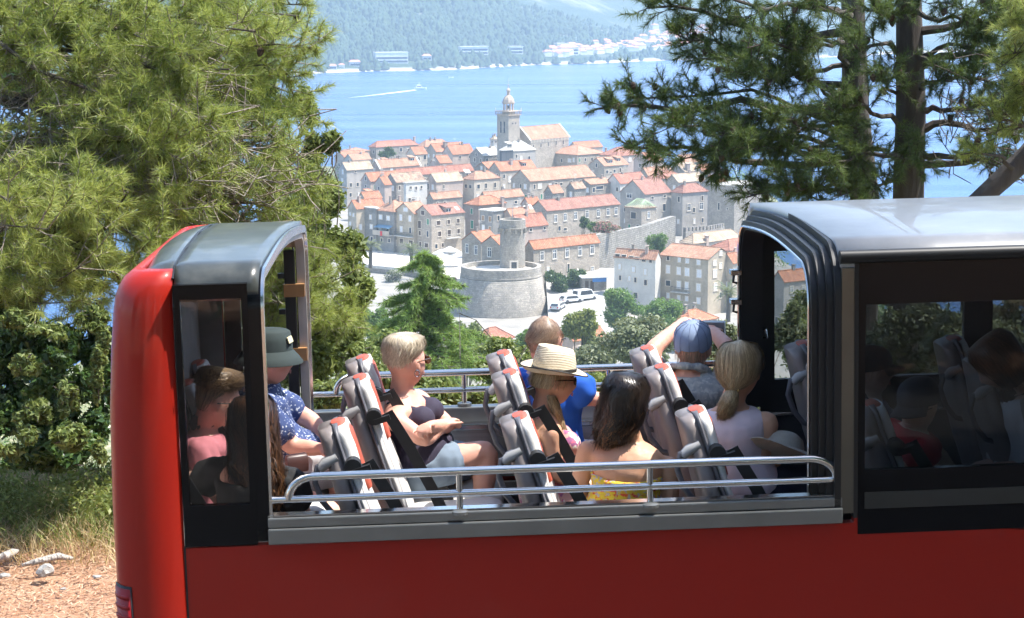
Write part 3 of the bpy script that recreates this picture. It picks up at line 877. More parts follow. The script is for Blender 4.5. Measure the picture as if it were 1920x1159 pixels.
hg = H('beige four-storey block with iron balcony beside the palm tree', 1237.5, 1328, 1374, 487, 466, roof='L', rc='pale', wc='beige', wins='L:1253,484,5,8,d L:1274,487,5,9,s L:1289,489,6,9,s L:1310,492,6,9,s L:1253,505,7,15,s L:1273,508,7,14,s L:1288.5,510,8,15,s L:1311,513,8,15,s L:1253,531,8,10,d L:1273,534,7,14,s L:1288,536,6,14,s L:1310,539,7,14,s L:1253,554,5,10,s L:1273,558,5,9,s L:1288,560,5,9,s L:1310,564,6,12,s R:1351,475,5,8,s R:1340,493,6,9,s R:1366,488,5,9,s R:1340,513,7,14,s R:1365,508,7,14,s R:1341,538,7,14,s R:1365,533,7,14,s', th=50, Y=345)
balcony(hg, 'L', 1262, 1295, 548, 0.9, 0.95)
H('pale hipped roof house behind the beige four-storey block', 1276, 1300, 1392, 458, 433, roof='H', rc='cream', wc='cream', chim=[(1325, 452, .35, 1.4)], ze=14)
H('red roofed house behind the front cabin of the bus', 1328, 1368, 1420, 471, 449, roof='H', rc='red', wc='cream', ze=14)
H('cream house with red roof between beige block and front cabin', 1352, 1374, 1440, 493, 464, rc='orange', wc='cream', wins='R:1384,505,6,12,s', ze=15)
H('grey house with red roof seen through the front cabin window', 1448, 1470, 1560, 528, 497, rc='orange', wc='plaster', wins='R:1484,543,6,12 R:1506,541,6,12', ze=15, th=35)
H('pink roadside house with orange roof above the bald man', 1050, 1074, 1136, 639, 622, rc='orange', wc='pink', wins='L:1062,660,4,6,d', ze=11, zb=0)
H('orange roof among the trees above the blue cap', 1250, 1292, 1345, 606, 582, roof='H', rc='orange', wc='cream', ze=11, zb=0)
H('red roof among the trees in front of the big round tower', 884, 915, 962, 641, 615, roof='H', rc='red', wc='pink', ze=11, zb=0)
# awning, towel
a, b = on_face(hb, 'L', 708, 421), on_face(hb, 'L', 737, 424)
nl = np.array([hb.nL @ hb.ax, hb.nL @ hb.ay, 0])
aw = MB()
aw.add([a, b, b + nl * 1.2 - np.array((0, 0, .5)), a + nl * 1.2 - np.array((0, 0, .5)), a + np.array((0, 0, .05)), b + np.array((0, 0, .05)), b + nl * 1.2 - np.array((0, 0, .45)), a + nl * 1.2 - np.array((0, 0, .45))],
       [(0, 1, 2, 3), (4, 5, 6, 7), (0, 1, 5, 4), (1, 2, 6, 5), (2, 3, 7, 6), (3, 0, 4, 7)])
aw.build('awning', M_BLUE, hb.root)
p = on_face(hb, 'L', 722, 437) + nl * 1.22
w_ = MB().obox((0, 0, 0), tuple(np.array([hb.l @ hb.ax, hb.l @ hb.ay, 0]) * .33), tuple(nl * .03), (0, 0, .5))
o = w_.build('towel', M_RED)
o.matrix_world = Matrix.Translation(hb.root.location) @ Matrix.Rotation(hb.root.rotation_euler[2], 4, 'Z') @ Matrix.Translation(p)
tag(o, 'bright red towel hung over a balcony of the terrace row', 'towel')
# ---------------------------------------------------------------- bare rafters house
h = H('pale stone house with bare green roof rafters under repair', 1172, 1203, 1230, 392, 392, roof='F', rc='old', wc='stone', wins='R:1216,403,5,13 L:1188,404,9,12,d', th=42, name='house_under_repair')
M_GREENWOOD = plain('green_treated_timber', (0.36, 0.46, 0.30), 0.7)
c0 = [h.lc(h.C), h.lc(h.C + h.r * h.Lr), h.lc(h.C + h.r * h.Lr + h.l * h.Ll), h.lc(h.C + h.l * h.Ll)]
top = sum(c0) / 4 + np.array((0, 0, 1.9))
along = (c0[3] - c0[0]) * 0.22
r0, r1 = top - along, top + along
for A, B, n in ((c0[0], c0[1], 6), (c0[1], c0[2], 8), (c0[2], c0[3], 6), (c0[3], c0[0], 8)):
    for k in range(n):
        p = A + (B - A) * (k + 0.0) / n
        p[2] = c0[0][2] + .25
        tgt = r0 + (r1 - r0) * float(np.clip(((p - r0) @ (r1 - r0)) / ((r1 - r0) @ (r1 - r0)), 0, 1))
        MB().tube([p, tgt], 0.085, 4).build('rafter', M_GREENWOOD, h.root)
MB().tube([r0, r1], 0.11, 4).build('ridge_beam', M_GREENWOOD, h.root)
# ---------------------------------------------------------------- church
hn = H('pale stone church nave with pink-orange roof and white gable coping', 957, 994, 1066.5, 262, 239, rc='pale', wc='stone', wins='R:1000,275,2.2,8,d R:1014,272.5,2.2,8,d R:1028.5,270.5,2.2,8,d R:1042.5,268.5,2.2,8,d R:1056,267,2.2,8,d', th=50, Y=592, zb=5, cope=True, name='church_nave', cat='church')
fz = MB()
for k in range(26):
    p = hn.lc(hn.C + hn.r * (hn.Lr * (k + .5) / 26) + hn.nR * 0.12)
    fz.obox(p - np.array((0, 0, .55)), (.13, 0, 0), (0, .12, 0), (0, 0, .45))
fz.build('corbel_frieze', M_SURR, hn.root)
rw = on_face(hn, 'L', 973, 264)
MB().lathe([(0.95, -.06), (0.95, .06)], (0, 0, 0), 16).build('rose_window', M_SURR, hn.root).matrix_local = Matrix.Translation(rw) @ Matrix.Rotation(math.pi / 2, 4, 'Y')
Yt = 588
M_TSTONE = plain('warm_tower_stone', (0.46, 0.37, 0.29), .85, scale=1.2, var=.2)
t = math.radians(46)
C = at(953.5, 217, Yt)
zb = 5.0
root = empty('bell_tower', (C[0], C[1], zb), t, 'slender pale stone bell tower with domed lantern beside the church', 'tower')
sc = Yt / 3590.0
wr = 22.5 * sc / math.cos(t)
wl = 19.5 * sc / math.sin(t)
wd = (wr + wl) / 2
hS = C[2] - zb
MB().box(0, wd, 0, wd, 0, hS).build('shaft', WALL['stone'], root)
cm = MB()
cm.box(-.35, wd + .35, -.35, wd + .35, hS, hS + .3)
cm.box(-.45, wd + .45, -.45, wd + .45, hS + 1.15, hS + 1.35)
for k in range(9):
    for (x, y) in ((-.3 + (wd + .6) * k / 8, -.3), (-.3 + (wd + .6) * k / 8, wd + .3), (-.3, -.3 + (wd + .6) * k / 8), (wd + .3, -.3 + (wd + .6) * k / 8)):
        cm.box(x - .09, x + .09, y - .09, y + .09, hS + .3, hS + 1.15)
cm.build('balustrade', M_TSTONE, root)
cxy = wd / 2
ln = MB()
Rl = wd * 0.30
for k in range(8):
    a = 2 * math.pi * (k + .5) / 8
    ln.tube([(cxy + Rl * math.cos(a), cxy + Rl * math.sin(a), hS + .3), (cxy + Rl * math.cos(a), cxy + Rl * math.sin(a), hS + 3.6)], .27, 6)
ln.lathe([(Rl + .3, hS + .3), (Rl + .3, hS + 1.2)], (cxy, cxy, 0), 8)
ln.lathe([(Rl + .35, hS + 3.4), (Rl + .5, hS + 3.7), (Rl + .5, hS + 4.0)], (cxy, cxy, 0), 8)
ln.build('lantern', M_TSTONE, root)
MB().lathe([(.25, hS + 2.9), (.45, hS + 2.2), (.6, hS + 1.7)], (cxy, cxy, 0), 10).build('bell', M_IRON, root)
MB().lathe([(Rl + .35, hS + 4.0), (Rl + .25, hS + 4.6), (Rl - .1, hS + 5.3), (.75, hS + 5.9), (.6, hS + 6.0)], (cxy, cxy, 0), 8).build('dome', M_TSTONE, root)
cu = MB()
cu.lathe([(.5, hS + 6.0), (.5, hS + 7.3), (.66, hS + 7.3), (.66, hS + 7.45), (.5, hS + 7.8), (.14, hS + 8.1), (.1, hS + 8.9), (.2, hS + 9.0), (.2, hS + 9.2), (.03, hS + 9.3)], (cxy, cxy, 0), 8)
cu.build('cupola', M_TSTONE, root)
MB().box(cxy - .05, cxy + .05, cxy - .05, cxy + .05, hS + 9.2, hS + 11.3).box(cxy - .42, cxy + .42, cxy - .055, cxy + .055, hS + 10.3, hS + 10.42).build('cross', M_ZINC, root)
for ly in (wd * .36, wd * .66):
    for (z0, z1) in ((hS - 5.3, hS - 3.6), (hS - 3.5, hS - 1.9)):
        MB().box(-.05, .02, ly - .26, ly + .26, z0, z1).build('louvre_window', M_PANE, root)
for lx in (wd * .36, wd * .64):
    MB().box(lx - .25, lx + .25, -.05, .02, hS - 2.6, hS - 2.2).build('slit_window', M_PANE, root)
for k in range(4):
    x, y = ((-.3, -.3), (wd + .3, -.3), (wd + .3, wd + .3), (-.3, wd + .3))[k]
    MB().lathe([(.14, hS + 1.35), (.05, hS + 1.6), (.13, hS + 1.8), (.02, hS + 2.3)], (x, y, 0), 6).build('pinnacle', M_SURR, root)
# ---------------------------------------------------------------- round bastion and slim tower
RY = 350.0
c = at(939.5, 498, RY)
zt = c[2]
zb_ = 4.6
hT = zt - zb_
m = NT('bastion_stone')
n1 = m.noise(0.30, detail=8, rough=0.65)
n2 = m.noise(2.6, detail=6, rough=0.7)
tc = m.n('TexCoord')
sep = m.n('SeparateXYZ')
m.l(tc.outputs['Object'], sep.inputs[0])
cmb = m.n('CombineXYZ')
m.l(m.math('MULTIPLY', m.math('ARCTAN2', sep.outputs[0], sep.outputs[1]), 7.6), cmb.inputs[0])
m.l(sep.outputs[2], cmb.inputs[1])
br = m.n('TexBrick')
br.inputs['Scale'].default_value = 1
br.inputs['Brick Width'].default_value = 0.62
br.inputs['Row Height'].default_value = 0.34
br.inputs['Mortar Size'].default_value = 0.025
br.inputs['Color1'].default_value = (0.46, 0.41, 0.35, 1)
br.inputs['Color2'].default_value = (0.31, 0.285, 0.25, 1)
br.inputs['Mortar'].default_value = (0.28, 0.26, 0.23, 1)
m.l(cmb.outputs[0], br.inputs['Vector'])
st = m.n('Mapping')
st.inputs['Scale'].default_value = (1, 1, 0.25)
m.l(tc.outputs['Object'], st.inputs[0])
n3 = m.noise(0.8, st.outputs[0], 7, 0.65)
cc = m.mix(m.ramp(n1, [(0.42, (0, 0, 0)), (0.68, (.7, .7, .7))]), br.outputs[0], (0.21, 0.20, 0.18))
cc = m.mix(m.ramp(n3, [(0.5, (0, 0, 0)), (0.72, (.65, .65, .65))]), cc, (0.19, 0.18, 0.165))
cc = m.mix(m.ramp(n2, [(0.56, (0, 0, 0)), (0.72, (.75, .75, .75))]), cc, (0.64, 0.59, 0.51))
m.set(Base_Color=cc, Roughness=0.95)
m.bump(m.math('ADD', m.math('MULTIPLY', n2, 1.2), m.math('MULTIPLY', br.outputs[1], -1.0)), 0.8, 0.07)
M_BAST = m.mat
root = empty('round_bastion', (c[0], c[1], zb_), 0, 'big squat round bastion of weathered grey stone with open top', 'tower')
RT, RB = 7.35, 8.55
MB().lathe([(RB, 0), (RB - (RB - RT) * .85, hT - 2.0), (RT - .15, hT - 1.7)], (0, 0, 0), 64, cap=True).build('wall', M_BAST, root, True)
MB().lathe([(RT - .12, hT - 1.8), (RT + .12, hT - 1.72), (RT + .12, hT - 1.52), (RT - .12, hT - 1.45)], (0, 0, 0), 64).build('string_course', M_BAST, root, True)
MB().lathe([(RT, hT - 1.6), (RT, hT), (RT - .75, hT + .02), (RT - .75, hT - 1.55)], (0, 0, 0), 64, cap=False).build('parapet', M_BAST, root)
m_fl = plain('bleached_paving', (0.58, 0.53, 0.46), 0.9, var=0.25, scale=0.8, bump=0.3)
MB().lathe([(RT - .7, hT - 1.68), (RT - .7, hT - .8)], (0, 0, 0), 48).build('platform', m_fl, root)
ct = at(961, 484, RY + 4.0)
zt2 = at(961, 411, RY + 4.0)[2]
rs = 23.5 * (RY + 4) / 3640
root2 = empty('slim_round_tower', (ct[0], ct[1], zt - 1.6), 0, 'slim cylindrical stone tower standing on the round bastion', 'tower')
ht2 = zt2 - (zt - 1.6)
MB().lathe([(rs * 1.03, 0.02), (rs, ht2 - 2.4), (rs, ht2 - 1.9)], (0, 0, 0), 40).build('wall', M_BAST, root2, True)
MB().lathe([(rs, ht2 - 1.9), (rs + .3, ht2 - 1.5), (rs + .12, ht2 - 1.45), (rs + .1, ht2), (rs - .45, ht2 + .02), (rs - .45, ht2 - .7)], (0, 0, 0), 40, cap=False).build('parapet', M_BAST, root2)
for k in range(14):
    a = 2 * math.pi * k / 14
    MB().obox((math.cos(a) * (rs + .14), math.sin(a) * (rs + .14), ht2 - 2.05), (math.cos(a) * .3, math.sin(a) * .3, 0), (-math.sin(a) * .16, math.cos(a) * .16, 0), (0, 0, .4)).build('corbel', M_BAST, root2)
MB().lathe([(rs - .4, ht2 - .9), (rs - .4, ht2 - .6)], (0, 0, 0), 24).build('platform', plain('weedy_platform', (0.16, 0.15, 0.09), 0.95, var=0.5, scale=3), root2)
MB().box(-.2, .75, -rs - .12, -rs + .2, .05, 2.0).build('doorway', M_PANE, root2)
dr = MB()
for x in (-.38, .93): dr.box(x - .16, x + .16, -rs - .16, -rs + .2, .05, 2.0)
dr.box(-.55, 1.1, -rs - .17, -rs + .2, 2.0, 2.25)
dr.build('door_surround', M_SURR, root2)
MB().tube([(0, 0, ht2 - .6), (0, 0, ht2 + 2.4)], .04, 5).build('mast', M_ZINC, root2)

# ---------------------------------------------------------------- terrace with arches, city wall, street
def wall_run(name, label, cat, pts, mat, thick=0.8, kind=None, merlon=0, group=None):
    """upright wall along world points (x,y,z_top,z_bottom)"""
    x0, y0 = pts[0][0], pts[0][1]
    zb = min(p[3] for p in pts)
    root = empty(name, (x0, y0, zb), 0, label, cat, group)
    w = MB()
    for a, b in zip(pts[:-1], pts[1:]):
        d = np.array([b[0] - a[0], b[1] - a[1], 0])
        L = np.linalg.norm(d)
        n_ = np.array([-d[1], d[0], 0]) / L * thick / 2
        A, B = np.array([a[0] - x0, a[1] - y0, 0]), np.array([b[0] - x0, b[1] - y0, 0])
        zz = np.array([0, 0, 1.0])
        w.add([A - n_ + zz * (a[3] - zb), B - n_ + zz * (b[3] - zb), B + n_ + zz * (b[3] - zb), A + n_ + zz * (a[3] - zb),
               A - n_ + zz * (a[2] - zb), B - n_ + zz * (b[2] - zb), B + n_ + zz * (b[2] - zb), A + n_ + zz * (a[2] - zb)],
              [(3, 2, 1, 0), (4, 5, 6, 7), (0, 1, 5, 4), (1, 2, 6, 5), (2, 3, 7, 6), (3, 0, 4, 7)])
    w.build('masonry', mat, root)
    if merlon:
        for a, b in zip(pts[:-1], pts[1:]):
            d = np.array([b[0] - a[0], b[1] - a[1], b[2] - a[2]])
            L = np.linalg.norm(d)
            u = d / L
            n_ = np.array([-u[1], u[0], 0]) * thick / 2
            k = 0.6
            while k < L:
                p = np.array([a[0] - x0, a[1] - y0, a[2] - zb]) + u * k
                MB().obox(p + np.array((0, 0, .42)), u * .5, n_ * .98, (0, 0, .45)).build('merlon', mat, root)
                k += merlon
    return root
def P4(x, y, Y, zb):
    p = at(x, y, Y)
    return (p[0], p[1], p[2], zb)
wall_run('city_wall', 'rough old city wall below the pink oleander', 'wall', [P4(1112, 441, 372, 4), P4(1165, 431, 385, 4), P4(1203, 424, 396, 4), P4(1240, 411, 410, 4), P4(1262, 405, 418, 4)], WALL['rubble'], 1.2)
wall_run('battlement_wall', 'low wall with merlons below the square gate tower', 'wall', [P4(1283, 434, 405, 5), P4(1330, 431, 415, 5), P4(1356, 426, 424, 5)], WALL['grey'], 0.7, merlon=1.7)
def on_ramp(X, Yp):
    '''pixel -> point on the sloping side street'''
    d = ray(X, Yp)
    k = -d[2] / d[1]
    Yq = (62 - 5.8 + 32.2) / (k + .1)
    return at(X, Yp, Yq)
wall_run('bank_wall', 'low grey bank wall under the two dark round trees', 'wall', [P4(1020, 557, 351, 5), P4(1050, 553, 353, 5), P4(1088, 546, 356, 5)], WALL['rubble'], 1.0)
rp = MB()
rp.add([(6.4, 322, 5.8), (19, 322, 5.8), (24, 372, 10.8), (6.4, 372, 10.8), (6.4, 322, 4), (19, 322, 4), (24, 372, 4), (6.4, 372, 4)], [(0, 1, 2, 3), (4, 7, 6, 5), (0, 4, 5, 1), (1, 5, 6, 2), (2, 6, 7, 3), (3, 7, 4, 0)])
tag(rp.build('side_street', plain('pale_street_paving', (0.34, 0.33, 0.31), 0.9, var=0.2, scale=0.6)), kind='structure')
tz = 6.7
pv = [at_z(655, 486, tz), at_z(690, 502, tz), at_z(770, 510, tz), at_z(868, 530, tz), at_z(935, 500, tz + 0), at_z(868, 470, tz), at_z(790, 472, tz), at_z(700, 468, tz), at_z(655, 470, tz)]
root = empty('promenade_terrace', (pv[0][0], pv[0][1], 3.5), 0, 'pale paved promenade on an arched retaining wall', 'terrace')
tp = MB()
n = len(pv)
tp.add([(p[0] - pv[0][0], p[1] - pv[0][1], 0) for p in pv] + [(p[0] - pv[0][0], p[1] - pv[0][1], tz - 3.5) for p in pv],
       [tuple(reversed(range(n))), tuple(range(n, 2 * n))] + [(i, (i + 1) % n, n + (i + 1) % n, n + i) for i in range(n)], 0)
tp.build('retaining_wall', WALL['grey'], root)
tq = MB()
tq.add([(p[0] - pv[0][0], p[1] - pv[0][1], tz - 3.495) for p in pv], [tuple(range(n))])
tq.build('paving', m_fl, root)
for (a, b) in ((0, 1), (1, 2), (2, 3)):
    A = pv[a] - pv[0]
    B = pv[b] - pv[0]
    d = B - A
    L = np.linalg.norm(d)
    u = d / L
    nn = np.array([u[1], -u[0], 0])
    MB().obox((A + B) / 2 * np.array([1, 1, 0]) + np.array([0, 0, tz - 3.5 + .3]) - nn * .2, d / 2, nn * .2, (0, 0, .3)).build('kerb_parapet', M_CONC, root)
    k = 2.0
    while k < L - 1.5:
        p = (A + u * k) * np.array([1, 1, 0]) + np.array([0, 0, 1.0])
        ar = [p + nn * .02 + u * (1.1 * math.cos(q_)) + np.array([0, 0, 1.1 * math.sin(q_)]) for q_ in np.linspace(0, math.pi, 9)] + [p + nn * .02 - u * 1.1 - np.array([0, 0, .9]), p + nn * .02 + u * 1.1 - np.array([0, 0, .9])]
        MB().add(list(ar) + [q_ + nn * .04 for q_ in ar], [tuple(range(11)), tuple(range(11, 22))] + [(i, (i + 1) % 11, 11 + (i + 1) % 11, 11 + i) for i in range(11)]).build('arch_opening', M_PANE, root)
        k += 4.2
# road round the bastion
rd = MB()
pr = [at_z(690, 545, 5.75), at_z(850, 600, 5.75), at_z(960, 612, 5.75), at_z(1060, 590, 5.75), at_z(1140, 545, 5.75)]
pr2 = [at_z(690, 580, 5.75), at_z(850, 640, 5.75), at_z(960, 650, 5.75), at_z(1090, 625, 5.75), at_z(1190, 570, 5.75)]
rd.add([tuple(p) for p in pr] + [tuple(p) for p in pr2], [(i, i + 1, 6 + i, 5 + i) for i in range(4)])
tag(rd.build('road', plain('bleached_asphalt', (0.36, 0.36, 0.37), 0.9, var=0.15, scale=0.5)), kind='structure')
# cafe parasols
for i, (X, Yp, lb) in enumerate(((828, 468, 'leftmost white cafe parasol on the promenade'), (843, 463, 'white cafe parasol with pale blue shade in the middle of the promenade group'), (856, 470, 'rightmost white cafe parasol on the promenade'))):
    p = at(X, Yp, 404)
    root = empty('cafe_parasol', (p[0], p[1], tz), 0, lb, 'parasol', 'cafe parasols on the promenade')
    zc = p[2] - tz
    MB().lathe([(0.04, zc + .15), (1.95, zc - .75), (1.95, zc - .95), (0.04, zc + .05)], (0, 0, 0), 8, cap=False, ).build('canopy', M_WHITE, root)
    MB().tube([(0, 0, 0), (0, 0, zc)], .04, 6).build('pole', M_ZINC, root)
# little shop with blue sign by the bastion
p = on_ramp(1092, 547)
root = empty('corner_shop', p, math.radians(12), 'low roadside kiosk with blue sign board right of the bastion', 'kiosk')
MB().box(0, 4.6, 0, 3, 0, 2.5).build('wall', WALL['grey'], root)
MB().box(-.2, 4.9, -.3, 3.2, 2.5, 2.7).build('roof', M_WHITE, root)
MB().box(1.9, 4.5, -.12, -.02, 1.75, 2.4).build('sign_board', plain('sign_blue', (0.05, 0.22, 0.55), .5), root)
for k in (0.5, 1.5): MB().box(k, k + .65, -.06, .02, .05, 1.95).build('door', M_SHUTD, root)
# flag
p = at(1381, 300, 500)
root = empty('flagpole', (p[0], p[1], 5), 0, 'tall white flagpole with red white and blue tricolour flag', 'flag')
zt = at(1381, 268, 500)[2] - 5
MB().tube([(0, 0, 0), (0, 0, zt)], .09, 8).build('pole', M_WHITE, root)
s = 500 / 3640.
for k, cn in enumerate(((0.65, .02, .03), (0.8, .8, .8), (0.03, .06, .4))):
    vs = []
    for i in range(9):
        u = i / 8
        x = -u * 22 * s
        sag = -u * 17 * s - 0.2 * math.sin(u * 5)
        yy = .25 * math.sin(u * 7)
        for q_ in (0, 1): vs.append((x, yy, zt - .2 + sag - (k + q_) * 6.5 * s))
    me = MB().add(vs, [(2 * i, 2 * i + 1, 2 * i + 3, 2 * i + 2) for i in range(8)])
    fo = me.build(('red_stripe', 'white_stripe', 'blue_stripe')[k], plain('flag_%d' % k, cn, .8), root)
    md = fo.modifiers.new('t', 'SOLIDIFY')
    md.thickness = 0.03
# cars by the bastion
def car(label, X, Yp, rz, col, van=False, z=5.78):
    p = on_ramp(X, Yp)
    root = empty('parked_van' if van else 'parked_car', p, rz, label, 'van' if van else 'car', 'vehicles parked by the bastion')
    L, w, hb_, ht = (4.6, 1.8, 1.05, 1.95) if van else (4.2, 1.7, .85, 1.42)
    prof = [(-L / 2, .3), (-L / 2, hb_), (-L / 2 + .15, ht - .1), (-L / 2 + .4, ht), (L * .18, ht), (L * .30, hb_ + .05), (L / 2 - .1, hb_ - .15), (L / 2, .55), (L / 2, .3)]
    if not van: prof[2:4] = [(-L / 2 + .5, ht - .08), (-L / 2 + .9, ht)]
    MB().prism(prof, -w / 2, w / 2).build('body', plain('car_paint_%s' % label[:6], col, .3, coat=.5), root, False, 0.06)
    for sy in (-1, 1):
        MB().add([(-L / 2 + .55, sy * (w / 2 + .01), hb_), (L * .26, sy * (w / 2 + .01), hb_), (L * .16, sy * (w / 2 + .01), ht - .14), (-L / 2 + .75, sy * (w / 2 + .01), ht - .14)], [(0, 1, 2, 3)]).build('side_window', M_PANE, root)
        for x in (-L * .31, L * .31):
            MB().lathe([(.32, -.1), (.32, .1)], (0, 0, 0), 14).build('wheel', M_IRON, root).matrix_local = Matrix.Translation((x, sy * (w / 2 - .06), .32)) @ Matrix.Rotation(math.pi / 2, 4, 'X')
    MB().add([(-L / 2 - .012, -w * .4, hb_ + .02), (-L / 2 - .012, w * .4, hb_ + .02), (-L / 2 + (.13 if van else .42), w * .36, ht - .16), (-L / 2 + (.13 if van else .42), -w * .36, ht - .16)], [(0, 1, 2, 3)]).build('rear_window', M_PANE, root)
    for sy in (-1, 1): MB().box(-L / 2 - .02, -L / 2 + .02, sy * w * .38 - .1, sy * w * .38 + .1, hb_ - .35, hb_ - .1).build('tail_light', M_RED, root)
car('white van parked right of the big round bastion', 1097, 562, math.radians(35), (0.75, 0.75, 0.74), True)
car('small white car parked behind the green bush, below the white van', 1071, 567, math.radians(30), (0.7, 0.7, 0.7))
car('silver car at the foot of the big round bastion', 1046, 580, math.radians(70), (0.5, 0.52, 0.54))
# ================================================================== the open bus
PSI, PIT = math.radians(3.4), math.atan(0.0225)
BUS_O = Vector((0, 7.15, 62 - 1.756))
BUSM = Matrix.Translation(BUS_O) @ Matrix.Rotation(PSI, 4, 'Z') @ Matrix.Rotation(-PIT, 4, 'Y')
BI = np.array(BUSM.inverted())
def J(x, y, yl):
    """pixel + distance across the bus -> bus coordinates (x forward, y across, z above the hand rail)"""
    d = BI[:3, :3] @ ray(x, y)
    o = BI[:3, :3] @ CAM + BI[:3, 3]
    return o + d * ((yl - o[1]) / d[1])
bus = bpy.data.objects.new('open_bus', None)
COL.objects.link(bus)
bus.matrix_world = BUSM
tag(bus, 'red open-sided sightseeing bus with grey seats and steel hand rails', 'bus')

def paint(name, col, rough=.3, coat=.8, dust=.25):
    m = NT(name)
    n = m.noise(1.6, detail=8, rough=.65)
    n2 = m.noise(40, detail=3)
    cc = m.mix(m.ramp(n, [(.35, (0, 0, 0)), (.8, (dust, dust, dust))]), col, tuple(c * .6 + .10 for c in col))
    m.set(Base_Color=cc, Roughness=m.ramp(n2, [(.3, (rough, rough, rough)), (.7, (rough + .12, rough + .12, rough + .12))]))
    m.b.inputs['Coat Weight'].default_value = coat
    m.b.inputs['Coat Roughness'].default_value = .05
    m.b.inputs['Specular IOR Level'].default_value = .25
    m.bump(m.noise(2.5, detail=2), .05, .02)
    return m.mat
M_BRED = paint('red_bus_paint', (0.37, 0.013, 0.004), .40, .35, .03)
M_BBLK = plain('black_glossy_trim', (.005, .005, .006), .22, var=0, spec=.22)
M_RUB = plain('black_rubber', (0.012, 0.012, 0.013), .45, scale=20)
m = NT('dusty_roof_paint')
n = m.noise(2.2, detail=9, rough=.7)
n2 = m.noise(9, detail=6)
m.set(Base_Color=m.mix(m.ramp(n2, [(.45, (0, 0, 0)), (.8, (.5, .5, .5))]), m.ramp(n, [(.3, (.030, .034, .030)), (.55, (.05, .055, .05)), (.75, (.10, .11, .10))]), (.16, .16, .14)), Roughness=.28)
m.b.inputs['Coat Weight'].default_value = .25
M_BROOF = m.mat
m = NT('pale_grey_roof_paint')
n = m.noise(2.5, detail=9, rough=.7)
m.set(Base_Color=m.ramp(n, [(.3, (.15, .155, .165)), (.6, (.21, .215, .225)), (.8, (.30, .30, .30))]), Roughness=.3)
m.b.inputs['Coat Weight'].default_value = .3
M_CROOF = m.mat
M_STEEL = plain('polished_steel_tube', (.62, .61, .59), .18, 1.0, .05)
m = NT('brushed_steel_panel')
mp = m.n('Mapping')
mp.inputs['Scale'].default_value = (1.2, 60, 60)
m.l(m.obj(), mp.inputs[0])
n = m.noise(1.0, mp.outputs[0], 6)
m.set(Base_Color=m.ramp(n, [(.3, (.42, .41, .40)), (.7, (.58, .57, .55))]), Metallic=.9, Roughness=.33)
M_BRUSH = m.mat
M_ALU = plain('grey_aluminium', (.25, .255, .25), .42, .75, .1, 4)
M_BRONZE = plain('bronze_tinted_panel', (.17, .165, .14), .3, .85, .15, 2)
M_GREYIN = plain('grey_inner_lining', (.20, .185, .175), .8, var=.15, scale=12, bump=.15)
M_DARKIN = plain('dark_inner_lining', (.05, .05, .054), .6)
M_FLOOR = plain('bus_floor', (.06, .06, .065), .7)
M_LEATHW = plain('white_leather', (.64, .62, .59), .5, var=.06, scale=9, bump=.12, bscale=120)
M_LEATHG = plain('grey_seat_shell', (.21, .18, .172), .45, var=.08, scale=7)
M_LEATHD = plain('dark_grey_piping', (.10, .10, .115), .5)
M_LEATHO = plain('orange_red_leather', (.42, .085, .05), .55, var=.1, scale=10, bump=.1, bscale=110)
M_BELT = plain('black_belt_webbing', (.010, .010, .011), .6, var=.2, scale=30)
M_TAPE = plain('brown_packing_tape', (.38, .20, .08), .45)
M_AMBER = plain('tail_light_lens', (.30, .010, .012), .3, spec=.3)
def glass(name, tint, refl=.10, dirt=0.0):
    m = NT(name)
    m.t.nodes.remove(m.b)
    tr = m.n('BsdfTransparent')
    tr.inputs[0].default_value = (*tint, 1)
    gl = m.n('BsdfGlossy')
    gl.inputs['Roughness'].default_value = .02
    mx = m.n('MixShader')
    mx.inputs[0].default_value = refl * .3
    m.l(tr.outputs[0], mx.inputs[1])
    m.l(gl.outputs[0], mx.inputs[2])
    last = mx.outputs[0]
    if dirt:
        df = m.n('BsdfDiffuse')
        df.inputs[0].default_value = (.42, .41, .39, 1)
        m2 = m.n('MixShader')
        m.l(m.ramp(m.noise(5, detail=6), [(.3, (dirt * .5,) * 3), (.75, (dirt,) * 3)]), m2.inputs[0])
        m.l(last, m2.inputs[1])
        m.l(df.outputs[0], m2.inputs[2])
        last = m2.outputs[0]
    m.l(last, m.out.inputs[0])
    return m.mat
M_GDARK = glass('tinted_side_glass', (.62, .63, .64), .1, .0)
M_GREAR = glass('lightly_tinted_glass', (.72, .72, .72), .1, .0)
M_GFAR = glass('dusty_window_glass', (.72, .74, .74), .1, .07)
M_GCLR = glass('clear_window_glass', (.86, .88, .87), .1, .04)

WID = 2.0
XR, XF = -1.50, 4.3
ZB, ZFL = -1.42, -.98
# ---- lower body shell: ring in YZ with rounded sills, built as panels
def part(name, mb, mat, smooth=False, bevel=0.0, parent=None):
    return mb.build(name, mat, parent or bus, smooth, bevel)
# near side red panel (rear quarter, middle, front)
p = MB()
prof = [(-1.238, ZB), (XF, ZB), (XF, -.56), (1.98, -.308), (1.315, -.222), (1.308, -.255), (-1.238, -.255)]
p.prism(prof, 0.0, .05)
part('side_panel', p, M_BRED, bevel=.004)
part('side_panel', MB().box(-1.238, XF, WID - .05, WID, ZB, -.255), M_BRED, bevel=.006)
part('floor_pan', MB().box(XR + .05, XF, .05, WID - .05, ZFL - .08, ZFL), M_FLOOR)
part('inner_side_wall', MB().box(-1.2, XF, .052, .075, ZFL, -.262), M_DARKIN)
part('inner_side_wall', MB().box(-1.2, XF, WID - .075, WID - .052, ZFL, -.55), M_DARKIN)
